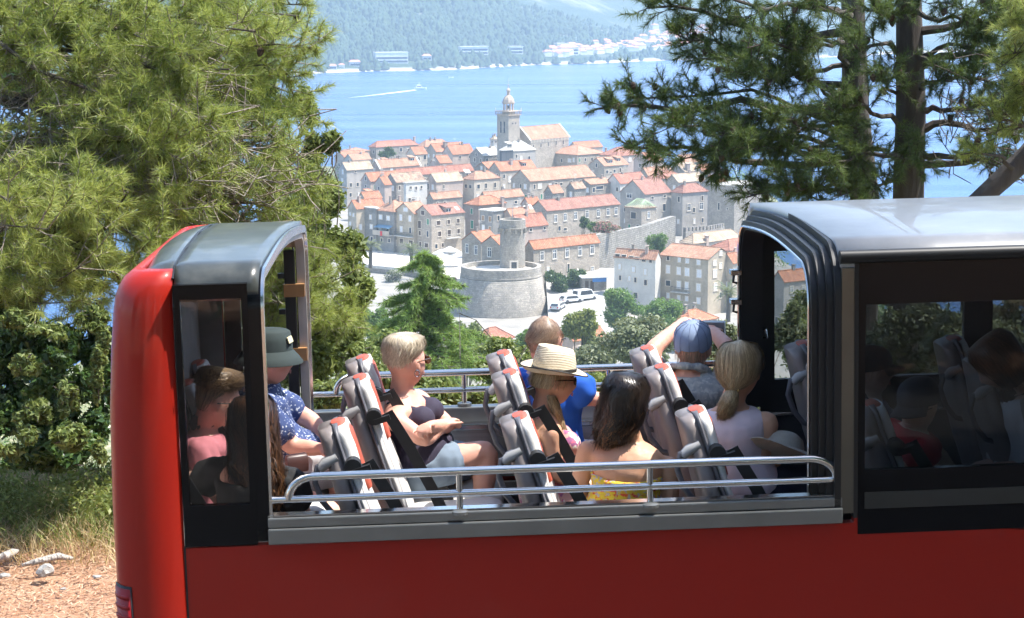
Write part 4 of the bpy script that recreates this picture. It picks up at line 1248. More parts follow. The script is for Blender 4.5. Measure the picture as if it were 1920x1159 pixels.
# brushed steel inner panel on the far side
part('inner_steel_panel', MB().box(-.86, 1.2, WID - .085, WID - .06, -.50, -.27), M_BRUSH)
part('inner_steel_ledge', MB().box(-.86, 1.2, WID - .11, WID - .02, -.265, -.235), M_STEEL, bevel=.006)
part('inner_steel_rail', MB().box(-.86, 1.2, WID - .10, WID - .06, -.56, -.52), M_STEEL, bevel=.005)
# ---- rear quarter: smoothly curved red shell, from outline of the tail
zz = [ZB, -1.0, -.53, -.1, .26, .50, .64, .70, .74, .77, .79, .80]
xr = [-1.47, -1.50, -1.517, -1.517, -1.507, -1.49, -1.475, -1.465, -1.45, -1.43, -1.405, -1.38]
yi = [0, 0, 0, 0, 0, .002, .006, .012, .02, .034, .052, .075]
sh = MB()
rings = []
for z, x, ins in zip(zz, xr, yi):
    rad = .12
    near_ = [(-1.242, ins, z)] + [(x + rad - rad * math.sin(math.pi / 2 * k / 9), ins + rad - rad * math.cos(math.pi / 2 * k / 9), z) for k in range(10)]
    near_[1:] = [(min(px, -1.25), py, pz) for px, py, pz in near_[1:]]
    rings.append([(px, py, pz - (.05 * py / WID if pz > .5 else 0)) for px, py, pz in near_ + [(px, WID - py, pz) for px, py, pz in reversed(near_)]])
sh.loft(rings, closed=False, cap=False)
o = part('tail_shell', sh, M_BRED, True)
md = o.modifiers.new('thick', 'SOLIDIFY')
md.thickness = .03
md.offset = -1
# red crown of the tail, a band that runs up over the roof edge
# roof of the rear cabin: arched sheet
def roof_sheet(x0, x1, mat, name, n=9, zedge=.80, crown=.055, front_round=0.0, thick=.05, y0=.0, y1=WID, rearc=None, shear=0.0):
    r = MB()
    rings = []
    xs_ = np.linspace(x0, x1, n)
    for x in xs_:
        drop = 0.0
        if rearc is not None:
            t_ = max(0, (rearc - x) / (rearc - x0))
            drop = .10 * t_ ** 2.4
        ring = []
        for k in range(21):
            u = k / 20
            ya_, yb_ = (y0 + .20 * t_ ** 1.6, y1 - .20 * t_ ** 1.6) if rearc is not None else (y0, y1)
            y = ya_ + (yb_ - ya_) * u
            e = min(u, 1 - u) * (y1 - y0)
            z = zedge + crown * math.sin(math.pi * u) - (.085 * max(0, 1 - e / .09) ** 2)
            ring.append((x + shear * (y / WID) * (x - x0) / (x1 - x0), y, z - drop - .05 * y / WID))
        rings.append(ring)
    r.loft(rings, closed=False, cap=False)
    o = r.build(name, mat, bus, True)
    md = o.modifiers.new('thick', 'SOLIDIFY')
    md.thickness = thick
    md.offset = -1
    return o
roof_sheet(-1.235, -.925, M_BROOF, 'rear_roof', crown=.045, shear=.075)
roof_sheet(-1.425, -1.242, M_BROOF, 'rear_roof', crown=.05, y0=.05, y1=WID - .05, rearc=-1.242, zedge=.80)
part('roof_seam', MB().tube([(-1.239, .03, .765), (-1.239, .10, .803), (-1.239, .5, .820), (-1.239, 1.0, .822), (-1.239, 1.5, .797), (-1.239, 1.9, .755)], .005, 6), M_RUB)
# side walls of the rear cabin: black frame with a pane
def frame_panel(name, x0, x1, z0, z1, gx0, gx1, gz0, gz1, y, mat, gm, thick=.035, pane='side_pane', yin=None):
    f = MB()
    f.box(x0, gx0, y, y + thick, z0, z1)
    f.box(gx1, x1, y, y + thick, z0, z1)
    f.box(gx0, gx1, y, y + thick, z0, gz0)
    f.box(gx0, gx1, y, y + thick, gz1, z1)
    fo = part(name, f, mat)
    MB().box(gx0 - .01, gx1 + .01, y + thick * .4, y + thick * .4 + .006, gz0 - .01, gz1 + .01).build(pane, gm, fo)
    return fo
frame_panel('rear_side_window', -1.238, -.965, -.25, .745, -1.213, -.988, -.093, .69, -.004, M_BBLK, M_GREAR)
frame_panel('rear_side_window', -1.238, -.90, -.25, .72, -1.16, -.905, -.10, .63, WID - .035, M_BBLK, M_GCLR)
# inner lining of the tail
part('rear_lining', MB().box(-1.37, -1.35, .09, WID - .09, ZFL, .72), M_GREYIN)
part('rear_lining', MB().box(-1.37, -1.245, .055, .07, ZFL, .70), M_GREYIN)
part('rear_lining', MB().box(-1.37, -1.245, WID - .07, WID - .055, ZFL, .68), M_GREYIN)
part('rear_ceiling', MB().box(-1.37, -.96, .05, WID - .05, .70, .715), M_GREYIN)
# arch frame that ends the rear cabin
def arch(x, ins, r, n=10, z0=-.2, zt=.80, corner=.20, crown=.04):
    pts = [(x, ins, z0)]
    for k in range(n + 1):
        a = math.pi / 2 * k / n
        pts.append((x, ins + corner - corner * math.cos(a), zt - ins * .8 - corner + corner * math.sin(a)))
    for k in range(1, 12):
        u = k / 12
        y = ins + corner + (WID - 2 * (ins + corner)) * u
        pts.append((x, y, zt - ins * .8 + crown * math.sin(math.pi * u)))
    for k in range(n + 1):
        a = math.pi / 2 * (n - k) / n
        pts.append((x, WID - (ins + corner - corner * math.cos(a)), zt - ins * .8 - corner + corner * math.sin(a)))
    pts.append((x, WID - ins, z0))
    return pts
def skew(pts, k=.075): return [(x + k * y / WID, y, z - (.05 * y / WID if z > .3 else 0)) for x, y, z in pts]
def sweep_rect(pts, wx, wn, mb=None):
    """rectangular bar along an arch in the yz plane: wx along x, wn across"""
    mb = mb or MB()
    rings = []
    pts = [np.array(p, float) for p in pts]
    for i, p in enumerate(pts):
        t_ = pts[min(i + 1, len(pts) - 1)] - pts[max(i - 1, 0)]
        t_ /= np.linalg.norm(t_)
        nn = np.cross(t_, (1, 0, 0))
        ax_ = np.array((1.0, 0, 0))
        rings.append([p - ax_ * wx - nn * wn, p + ax_ * wx - nn * wn, p + ax_ * wx + nn * wn, p - ax_ * wx + nn * wn])
    return mb.loft(rings, True, True)
M_LINER = plain('pale_arch_lining', (.50, .46, .42), .5, var=.15, scale=5)
part('rear_arch', sweep_rect(skew(arch(-.942, .018, 0, corner=.13, zt=.79)), .024, .016), M_BBLK, True)
part('rear_arch_lining', sweep_rect(skew(arch(-.94, .048, 0, corner=.12, zt=.785)), .02, .014), M_LINER, True)
part('rear_arch_edge', sweep_rect(skew(arch(-.913, .02, 0, corner=.13, zt=.79)), .006, .017), M_STEEL, True)
# far pillar with tape, hinges
part('far_pillar', MB().box(-.945, -.893, WID - .085, WID - .045, -.2, .62), M_RUB, bevel=.006)
for z in (.43, -.0 + .125):
    part('tape_band', MB().box(-.949, -.852, WID - .089, WID - .03, z - .03, z + .03), M_TAPE)
for z in (.33, .50):
    part('hinge', MB().box(-.975, -.945, WID - .085, WID - .055, z - .012, z + .012), M_RUB)
# ---- sills and hand rails
part('sill_beam', MB().box(-.925, 1.262, -.022, .06, -.25, -.19), M_ALU, bevel=.006)
part('sill_beam', MB().box(-.925, 1.262, -.012, .055, -.187, -.150), M_ALU, bevel=.006)
part('sill_edge', MB().box(-.925, 1.25, .0, .05, -.147, -.142), M_STEEL)
part('sill_beam', MB().box(-.86, 1.262, WID - .05, WID + .02, -.25, -.165), M_ALU, bevel=.006)
def rails(y, xa, xb, posts, xl, curve_r=True):
    top = []
    for k in range(9):
        a = math.pi / 2 * k / 8
        top.append((xl + .085 * (1 - math.cos(a)) * 1.1, y, -.085 + .085 * math.sin(a)))
    top.append((xb - .12, y, 0))
    if curve_r:
        for k in range(1, 9):
            a = math.pi / 2 * k / 8
            top.append((xb - .12 + .105 * math.sin(a), y, -.078 * (1 - math.cos(a))))
    part('hand_rail', MB().tube(top, .0165, 12), M_STEEL, True)
    part('lower_rail', MB().tube([(xa, y, -.085), (xb + (.005 if curve_r else 0), y, -.085)], .0135, 12), M_STEEL, True)
    for x in posts:
        po = part('rail_post', MB().tube([(x, y, -.005), (x, y, -.155)], .0125, 10), M_STEEL, True)
        MB().lathe([(.034, -.162), (.034, -.150), (.018, -.146)], (x, y - (.012 if y < 1 else -.005), 0), 16).build('post_flange', M_ALU, po)
rails(.016, -.92, 1.258, (-.20, .526), -.845)
rails(WID - .016, -.84, 1.25, (-.114, .581), -.725, False)
part('rail_bracket', MB().box(1.246, 1.266, -.005, .035, -.11, -.06), M_STEEL, bevel=.004)
# ---- front cabin
for x, ins in ((1.243, .004), (1.218, .034), (1.193, .060), (1.168, .088)):
    part('arch_rib', sweep_rect(skew(arch(x, ins, 0, corner=.20 - ins * .3, zt=.815, crown=.03), .05), .012, .016), M_RUB, True)
part('arch_edge', MB().tube([(p[0] - .012, p[1], p[2]) for p in skew(arch(1.162, .098, 0, corner=.17, zt=.815, crown=.03), .05)], .0055, 6), M_STEEL, True)
part('arch_liner', sweep_rect(skew(arch(1.215, .105, 0, corner=.17, zt=.81, crown=.03), .05), .05, .006), M_RUB, True)
roof_sheet(1.256, XF, M_CROOF, 'cabin_roof', crown=.035, zedge=.825)
part('rain_gutter', MB().tube([(1.25, .004, .775), (XF, .004, .775)], .026, 10), M_RUB, True)
part('rain_gutter', MB().tube([(1.30, WID - .004, .725), (XF, WID - .004, .725)], .026, 10), M_RUB, True)
part('bronze_panel', MB().box(1.256, 1.306, -.008, .03, -.215, .735), M_BRONZE, bevel=.003)
part('door_seal', MB().box(1.307, 1.322, -.003, .03, -.235, .75), M_RUB)
frame_panel('cabin_side_window', 1.323, XF, -.30, .755, 1.349, XF - .3, -.05, .592, -.002, M_BBLK, M_GDARK)
part('trim_strip', MB().box(1.349, XF, -.006, -.0025, -.20, -.135), plain('satin_black_strip', (.03, .032, .03), .35))
for x0, x1 in ((1.385, 2.31), (2.45, 3.4), (3.55, XF - .1)):
    frame_panel('cabin_far_window', x0 - .07 if x0 < 2 else x0 - .07, x1 + .07, -.25, .72, x0, x1, -.085, .54, WID - .03, M_RUB, M_GFAR)
part('far_corner_post', MB().box(1.26, 1.312, WID - .06, WID - .005, -.2, .73), M_RUB)
part('cabin_ceiling', MB().box(1.28, XF, .06, WID - .06, .725, .735), M_DARKIN)
part('cabin_inner_wall', MB().box(1.27, XF, WID - .06, WID - .04, -.55, -.258), M_DARKIN)
part('cabin_rail', MB().tube([(1.27, WID - .06, -.25), (XF, WID - .06, -.25)], .012, 8), M_STEEL, True)
part('cabin_front_wall', MB().box(XF, XF + .05, .05, WID - .05, ZB, .8), M_DARKIN)
for z in (.46, .32):
    la = part('latch', MB().box(1.152, 1.205, WID - .165, WID - .11, z - .012, z + .014), M_STEEL, bevel=.004)
    MB().tube([(1.17, WID - .14, z - .012), (1.165, WID - .15, z - .045), (1.185, WID - .15, z - .05)], .007, 6).build('latch_lever', M_RUB, la)
for z, y in ((.45, .09), (.30, .09), (.15, .09)):
    part('screw', MB().lathe([(.008, -.004), (.004, .004)], (1.19, y + .03, z), 8), M_STEEL)
# pull handle by the door
part('door_latch', MB().tube([(1.30, WID - .06, .18), (1.33, WID - .09, .17), (1.335, WID - .09, .135), (1.305, WID - .07, .13), (1.30, WID - .06, .18)], .008, 6), M_STEEL)
# ---- tail light
def corner_strip(z0, z1, a0, a1, off, n=8):
    mb = MB()
    rings = []
    for z in (z0, (z0 + z1) / 2, z1):
        x = float(np.interp(z, zz, xr)) - off
        rad = .12 + off
        rings.append([(x + rad - rad * math.sin(q), -off + rad - rad * math.cos(q), z) for q in np.linspace(a0, a1, n)])
    mb.loft(rings, closed=False, cap=False)
    return mb
def shell_part(name, mb, mat, th, parent=None):
    o_ = mb.build(name, mat, parent or bus, True)
    md_ = o_.modifiers.new('thick', 'SOLIDIFY')
    md_.thickness = th
    md_.offset = 0
    return o_
tl = shell_part('tail_light', corner_strip(-1.0, -.412, .48, 1.30, .006), M_AMBER, .006)
shell_part('light_surround', corner_strip(-1.01, -.402, .44, 1.36, .002), M_RUB, .006, tl)
for k in range(14):
    shell_part('lens_rib', corner_strip(-.452 - k * .04, -.438 - k * .04, .50, 1.28, .0095), M_AMBER, .004, tl)
part('panel_gap', MB().box(-1.2435, -1.237, -.0015, .02, ZB, -.25), M_RUB)
# wheels
for x in (-.75, 3.2):
    for y in (.16, WID - .16):
        w_ = MB().lathe([(.20, -.12), (.36, -.11), (.38, -.06), (.38, .06), (.36, .11), (.20, .12)], (0, 0, 0), 28).build('wheel', M_RUB, bus, True)
        w_.matrix_local = Matrix.Translation((x, y, -1.42)) @ Matrix.Rotation(math.pi / 2, 4, 'X')
        MB().lathe([(.05, -.125), (.2, -.10), (.2, .10), (.05, .125)], (0, 0, 0), 20).build('rim', M_ZINC, w_)

# ---- seats
RECL = math.radians(17)
def seat_mesh():
    """shapes of one seat; origin where cushion and backrest meet, facing +x"""
    U = np.array([-math.sin(RECL), 0, math.cos(RECL)])
    Nf = np.array([math.cos(RECL), 0, math.sin(RECL)])
    def ring(h, w, d0, d1, n=20, e=3.2):
        """super-ellipse cross-section at height h along the back: half-width w, from d0 (rear) to d1 (front)"""
        c = U * h + Nf * (d0 + d1) / 2
        r = []
        for k in range(n):
            a = 2 * math.pi * k / n
            ca, sa = math.cos(a), math.sin(a)
            x = math.copysign(abs(ca) ** (2 / e), ca) * w
            y = math.copysign(abs(sa) ** (2 / e), sa) * (d1 - d0) / 2
            r.append(c + np.array([0, 1, 0]) * x + Nf * y)
        return r
    out = {}
    hs = [(-.04, .175), (.04, .195), (.20, .205), (.34, .20), (.42, .18), (.48, .15), (.53, .135), (.58, .130), (.612, .115), (.628, .07)]
    shell = MB()
    shell.loft([ring(h, w, -.088 + .05 * max(0, (h - .2)), .008) for h, w in hs])
    out['seat_shell'] = (shell, M_LEATHG)
    edge = MB()
    edge.loft([ring(h + (.004 if h > .6 else 0), w * 1.03 + .002, -.008, .018) for h, w in hs])
    out['seat_piping'] = (edge, M_LEATHD)
    pad = MB()
    pad.loft([ring(h - (.006 if h > .6 else 0), w * .985, .0, .050 + .014 * math.sin(min(1, max(0, h / .6)) * 9) * .6) for h, w in hs])
    out['seat_pad'] = (pad, M_LEATHW)
    ins = MB()
    ins.loft([ring(h, w, -.012, d) for h, w, d in ((.34, .05, .060), (.38, .085, .060), (.44, .093, .060), (.52, .088, .062), (.58, .082, .062), (.622, .068, .046), (.634, .040, .032))])
    out['headrest_insert'] = (ins, M_LEATHO)
    cu = MB()
    def cring(x, w, z0, z1, n=20, e=3.0):
        r = []
        for k in range(n):
            a = 2 * math.pi * k / n
            ca, sa = math.cos(a), math.sin(a)
            r.append((x, math.copysign(abs(ca) ** (2 / e), ca) * w, (z0 + z1) / 2 + math.copysign(abs(sa) ** (2 / e), sa) * (z1 - z0) / 2))
        return r
    cu.loft([cring(x, w, z0, z1) for x, w, z0, z1 in ((.0, .19, -.10, .0), (.08, .205, -.12, .01), (.25, .205, -.12, .015), (.38, .20, -.115, .025), (.43, .18, -.10, .01), (.45, .15, -.08, -.02))])
    out['seat_cushion'] = (cu, M_LEATHW)
    lg = MB()
    for y in (-.14, .14): lg.box(.1, .3, y - .02, y + .02, -.56, -.10)
    out['seat_stand'] = (lg, M_DARKIN)
    # grab handle on the back, near-side shoulder
    hd = MB()
    base = U * .50 + Nf * -.05 + np.array([0, -.125, 0])
    pts = [base, base + Nf * -.055 + U * .005, base + Nf * -.085 + U * -.05, base + Nf * -.082 + U * -.13, base + Nf * -.055 + U * -.20, base + Nf * -.01 + U * -.225]
    hd.tube(pts, [.017, .015, .012, .012, .012, .014], 8)
    out['grab_handle'] = (hd, M_LEATHD)
    cap = MB()
    cap.tube([base + Nf * .03 + U * .02, base + Nf * -.02 + U * .01, base + Nf * -.05 + U * -.005], [.02, .024, .018], 8)
    out['handle_mount'] = (cap, plain('pale_grey_plastic', (.42, .41, .40), .5))
    kn = MB()
    g = U * .475 + Nf * .03 + np.array([0, -.175, 0])
    kn.tube([g + np.array([0, -.02, 0]), g + np.array([0, .035, 0])], .033, 14)
    kn.obox(g + Nf * .03 + U * -.02, Nf * .035, (0, .028, 0), U * .012)
    out['belt_guide'] = (kn, M_BELT)
    bl = MB()
    p0, p1 = g + Nf * .06, np.array([.20, -.20, -.03])
    q = [p0, p0 + (p1 - p0) * .3 + Nf * .012, p0 + (p1 - p0) * .7 + Nf * .012, p1]
    sd_ = np.array([0, 1, 0]) * .004 + 0
    wv = np.cross((p1 - p0) / np.linalg.norm(p1 - p0), (0, 1, 0))
    rings = [[a_ - wv * .024 - (0, .003, 0), a_ + wv * .024 - (0, .003, 0), a_ + wv * .024 + (0, .003, 0), a_ - wv * .024 + (0, .003, 0)] for a_ in q]
    bl.loft(rings)
    out['seat_belt'] = (bl, M_BELT)
    return out
SEAT = seat_mesh()
SEAT_ME = {}
def seat(x, y, dz=0.0):
    """x: where the top of the headrest stands"""
    e = empty('passenger_seat', (x + .175, y, -.435 + dz), 0, parent=bus)
    for k, (mb, mt) in SEAT.items():
        if k not in SEAT_ME:
            o = mb.build(k, mt, e, True)
            SEAT_ME[k] = o.data
        else:
            o = link(k, SEAT_ME[k], mt, e)
    return e
YA, YB, YC = .34, 1.09, 1.52
SEAT_X = ((-1.40, -1.335, -1.33), (-.668, -.595, -.59), (.045, .05, .047), (.745, .711, .704), (1.45, 1.43, 1.42), (2.15, 2.13, 2.12), (2.85, 2.84, 2.83))
for xs_ in SEAT_X:
    for x, y, dz in zip(xs_, (YA, YB, YC), (-.03, .0, .005)):
        seat(x, y, dz)
# ================================================================== trees, shrubs, palms
def leaf_mat(name, dark, mid, light, trans=.35, rough=.5, scale=1.5):
    m = NT(name)
    ri = m.n('NewGeometry')
    n = m.noise(scale, detail=5)
    c = m.ramp(m.math('ADD', m.math('MULTIPLY', n, .55), m.math('MULTIPLY', ri.outputs['Random Per Island'], .45)), [(.25, dark), (.5, mid), (.75, light)])
    m.set(Base_Color=c, Roughness=rough)
    m.b.inputs['Specular IOR Level'].default_value = .35
    tr = m.n('BsdfTranslucent')
    m.l(m.mix(.35, c, (light[0] * 1.2, light[1] * 1.2, light[2] * .6)), tr.inputs[0])
    mx = m.n('MixShader')
    mx.inputs[0].default_value = trans
    m.l(m.b.outputs[0], mx.inputs[1])
    m.l(tr.outputs[0], mx.inputs[2])
    m.l(mx.outputs[0], m.out.inputs[0])
    return m.mat
def bark_mat(name, a, b, sc=8):
    m = NT(name)
    mp = m.n('Mapping')
    mp.inputs['Scale'].default_value = (1, 1, .22)
    m.l(m.obj(), mp.inputs[0])
    n = m.noise(sc, mp.outputs[0], 8, .7)
    v = m.n('TexVoronoi')
    v.inputs['Scale'].default_value = sc * 1.4
    m.l(mp.outputs[0], v.inputs['Vector'])
    m.set(Base_Color=m.mix(n, a, b), Roughness=.95)
    m.bump(m.math('ADD', n, m.math('MULTIPLY', v.outputs['Distance'], .8)), .9, .03)
    return m.mat
M_BARK = bark_mat('pine_bark', (.035, .03, .026), (.12, .10, .09))
M_TWIG = bark_mat('grey_dry_twigs', (.20, .165, .13), (.42, .37, .31), 30)
M_TWIGD = bark_mat('dark_twigs', (.05, .04, .03), (.13, .11, .09), 30)
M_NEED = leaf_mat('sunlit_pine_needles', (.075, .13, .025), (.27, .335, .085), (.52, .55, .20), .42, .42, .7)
M_NEEDD = leaf_mat('shade_darkened_pine_needles', (.03, .065, .022), (.075, .13, .04), (.19, .24, .07), .36, .5, 1.0)  # darker copy of the needles above, backlit shade put into the green
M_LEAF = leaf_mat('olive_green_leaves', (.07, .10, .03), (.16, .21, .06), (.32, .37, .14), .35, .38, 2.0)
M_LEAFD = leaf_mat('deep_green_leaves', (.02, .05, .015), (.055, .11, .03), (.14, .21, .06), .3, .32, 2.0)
M_LEAFB = leaf_mat('fresh_green_leaves', (.06, .12, .03), (.12, .22, .05), (.22, .33, .09), .4, .45, .2)
M_LEAFG = leaf_mat('grey_green_leaves', (.08, .10, .05), (.18, .21, .12), (.32, .35, .22), .3, .5, .3)
M_LEAFY = leaf_mat('yellow_green_leaves', (.09, .12, .03), (.18, .22, .06), (.30, .33, .10), .35, .5, .3)
M_CEDAR = leaf_mat('cedar_needles', (.08, .15, .035), (.20, .31, .08), (.38, .50, .17), .4, .5, .5)
M_PINKF = leaf_mat('pink_blossom', (.30, .12, .12), (.50, .17, .20), (.62, .30, .30), .3, .6, 1)
M_MAGF = leaf_mat('magenta_blossom', (.35, .05, .15), (.55, .08, .25), (.65, .2, .35), .3, .6, 1)
M_WHITEF = leaf_mat('white_blossom', (.25, .30, .20), (.62, .60, .56), (.80, .78, .74), .3, .6, 1)
M_CONE = plain('pine_cone_scales', (.075, .045, .03), .8, var=.4, scale=60, bump=.8)

def unit(v):
    return v / (np.linalg.norm(v, axis=-1, keepdims=True) + 1e-9)
def needle_mesh(P, A, n, ln, wd, spread=(20, 75), back=.10, seed=0):
    """needles round each shoot: P tips (k,3), A shoot axes (k,3)"""
    r = np.random.default_rng(seed)
    k = len(P)
    A = unit(A)
    h = unit(np.cross(A, unit(r.normal(size=(k, 3)))))
    g = np.cross(A, h)
    th = np.radians(r.uniform(spread[0], spread[1], (k, n)))
    ph = r.uniform(0, 2 * math.pi, (k, n))
    u = r.uniform(0, 1, (k, n))
    d = A[:, None] * np.cos(th)[..., None] + (h[:, None] * np.cos(ph)[..., None] + g[:, None] * np.sin(ph)[..., None]) * np.sin(th)[..., None]
    o = P[:, None] - A[:, None] * (u * back)[..., None]
    L = ln * r.uniform(.7, 1.15, (k, n))
    d = d + np.array([0, 0, -.12])
    tip = o + d * L[..., None]
    s = unit(np.cross(d, r.normal(size=d.shape))) * wd / 2
    V = np.stack([o - s, o + s, tip], 2).reshape(-1, 3)
    return V, np.arange(len(V)).reshape(-1, 3)
def twig_mesh(A, B, ra, rb, sides=3):
    """thin sticks from A to B"""
    A, B = np.asarray(A, float), np.asarray(B, float)
    d = unit(B - A)
    ref = np.where(np.abs(d[:, 2:3]) < .9, np.array([[0, 0, 1.0]]), np.array([[1.0, 0, 0]]))
    s = unit(np.cross(d, ref))
    t = np.cross(s, d)
    V = []
    for C, rr in ((A, ra), (B, rb)):
        rr = np.broadcast_to(np.asarray(rr, float), (len(A),))
        for j in range(sides):
            a = 2 * math.pi * j / sides
            V.append(C + (s * math.cos(a) + t * math.sin(a)) * rr[:, None])
    V = np.stack(V, 1)
    n = len(A)
    f = np.array([(j, (j + 1) % sides, sides + (j + 1) % sides, sides + j) for j in range(sides)])
    return V.reshape(-1, 3), (f[None] + (np.arange(n) * 2 * sides)[:, None, None]).reshape(-1, 4)
def curve_pts(a, b, sag=0.0, wig=.04, n=8, seed=0):
    r = np.random.default_rng(seed)
    a, b = np.array(a, float), np.array(b, float)
    L = np.linalg.norm(b - a)
    t = np.linspace(0, 1, n)[:, None]
    p = a + (b - a) * t
    p[:, 2] += sag * L * np.sin(math.pi * t[:, 0])
    w = np.cumsum(r.normal(size=(n, 3)) * wig * L / n ** .5, 0)
    w -= t * w[-1]
    w[0] = 0
    return p + w
def pine(label, base, trunk, boughs, needle_mat, ln=.085, wd=.0038, per=48, twigs=34, tuft=3, twig_len=(.18, .55), seed=1, cones=0, bare=(), start=.3, spread=(15, 80), rise=.35, name='pine_tree', twig_mat=None, group=None):
    """trunk: list of (point, radius); boughs: (start point, end point, radius)"""
    r = np.random.default_rng(seed)
    base = np.array(base, float)
    root = empty(name, base, 0, label, 'tree', group)
    tp = [np.array(p) - base for p, _ in trunk]
    MB().tube(tp, [q for _, q in trunk], 14).build('trunk', M_BARK, root, True)
    P, A, TA, TB = [], [], [], []
    for i, bg_ in enumerate(boughs):
        a, b, rad = bg_[:3]
        dens = bg_[3] if len(bg_) > 3 else 1.0
        pts = curve_pts(np.array(a) - base, np.array(b) - base, bg_[4] if len(bg_) > 4 else .05, .10, 9, seed * 100 + i)
        MB().tube(pts, list(np.linspace(rad, rad * .18, len(pts))), 7).build('bough', M_BARK, root, True)
        L = np.linalg.norm(pts[-1] - pts[0])
        nt = max(3, int(twigs * dens))
        for _ in range(nt):
            t = r.uniform(start, 1.0) ** .8
            x = t * (len(pts) - 1)
            j = min(int(x), len(pts) - 2)
            p0 = pts[j] + (pts[j + 1] - pts[j]) * (x - j)
            fw = unit(pts[j + 1] - pts[j])
            dr = unit(fw * r.uniform(.3, 1.0) + r.normal(size=3) * .65 + np.array([0, 0, rise]))
            l_ = r.uniform(*twig_len) * (1.15 - .5 * t)
            p1 = p0 + dr * l_
            TA.append(p0)
            TB.append(p1)
            P.append(p1)
            A.append(dr)
            for _ in range(tuft - 1):
                d2 = unit(dr + r.normal(size=3) * .55 + np.array([0, 0, rise * .4]))
                q0 = p0 + (p1 - p0) * r.uniform(.35, .9)
                q1 = q0 + d2 * l_ * r.uniform(.35, .75)
                TA.append(q0)
                TB.append(q1)
                P.append(q1)
                A.append(d2)
    V, Fc = needle_mesh(np.array(P), np.array(A), per, ln, wd, spread, .11, seed)
    o = link('needles', np_mesh('needles', V, Fc), needle_mat, root)
    tag(o, kind='stuff')
    TA, TB = np.array(TA), np.array(TB)
    V, Fc = twig_mesh(TA, TB, .006, .003)
    o = link('twigs', np_mesh('twigs', V, Fc), twig_mat or M_TWIG, root)
    tag(o, kind='stuff')
    if len(bare):
        BA, BB = [], []
        for a, b, n in bare:
            a, b = np.array(a) - base, np.array(b) - base
            for _ in range(n):
                p0 = a + (b - a) * r.uniform(0, 1) + r.normal(size=3) * .15
                for _ in range(4):
                    p1 = p0 + unit(unit(b - a) * .8 + r.normal(size=3) * .8) * r.uniform(.1, .3)
                    BA.append(p0)
                    BB.append(p1)
                    p0 = p1
        V, Fc = twig_mesh(BA, BB, .006, .004)
        tag(link('bare_twigs', np_mesh('bare_twigs', V, Fc), twig_mat or M_TWIG, root), kind='stuff')
    if cones:
        cme = None
        idx = r.choice(len(TA), cones, replace=False)
        for j in idx:
            if cme is None:
                cm = MB().lathe([(.006, .0), (.024, -.012), (.030, -.032), (.024, -.055), (.008, -.078)], (0, 0, 0), 9)
                co = cm.build('pine_cone', M_CONE, root, False)
                cme = co.data
            else:
                co = link('pine_cone', cme, M_CONE, root)
            q = TA[j] + (TB[j] - TA[j]) * .6
            co.location = q
            co.rotation_euler = (r.uniform(-.6, .6), r.uniform(-.6, .6), 0)
    return root
def leaf_cloud(C, Rad, n, size, seed=0, flat=.0, shell=.55, droop=0.0):
    """n leaves spread over ellipsoid clumps C (k,3) with radii Rad (k,3)"""
    r = np.random.default_rng(seed)
    C, Rad = np.asarray(C, float), np.asarray(Rad, float)
    w = (Rad[:, 0] * Rad[:, 1] * Rad[:, 2]) ** (2 / 3.)
    i = r.choice(len(C), n, p=w / w.sum())
    d = unit(r.normal(size=(n, 3)))
    rr = r.uniform(shell ** 3, 1.0, n) ** (1 / 3.)
    rr *= 1 + .18 * r.normal(size=n)
    p = C[i] + d * Rad[i] * rr[:, None]
    nrm = unit(d * .5 + r.normal(size=(n, 3)) * .8 + np.array([0, 0, .45 + flat]))
    ax = unit(np.cross(nrm, r.normal(size=(n, 3))))
    ax[:, 2] -= droop
    ax = unit(ax)
    bx = unit(np.cross(nrm, ax))
    s = size * r.uniform(.6, 1.3, n)
    a = ax * s[:, None]
    b = bx * (s * .42)[:, None]
    up = nrm * (s * .12)[:, None]
    V = np.stack([p - a * .5, p + b * .5 + up, p + a * .55, p - b * .5 + up], 1)
    F1 = np.array([[0, 1, 2, 3]])
    return V.reshape(-1, 3), (F1[None] + (np.arange(n) * 4)[:, None, None]).reshape(-1, 4)
def clumps(c, rad, k, seed=0, size=.45):
    r = np.random.default_rng(seed)
    d = unit(r.normal(size=(k, 3)))
    rr = r.uniform(.25, .95, k) ** .7
    C = np.array(c) + d * np.array(rad) * rr[:, None]
    R = np.array(rad)[None] * r.uniform(size * .6, size * 1.15, (k, 1)) * r.uniform(.8, 1.15, (k, 3))
    return C, R
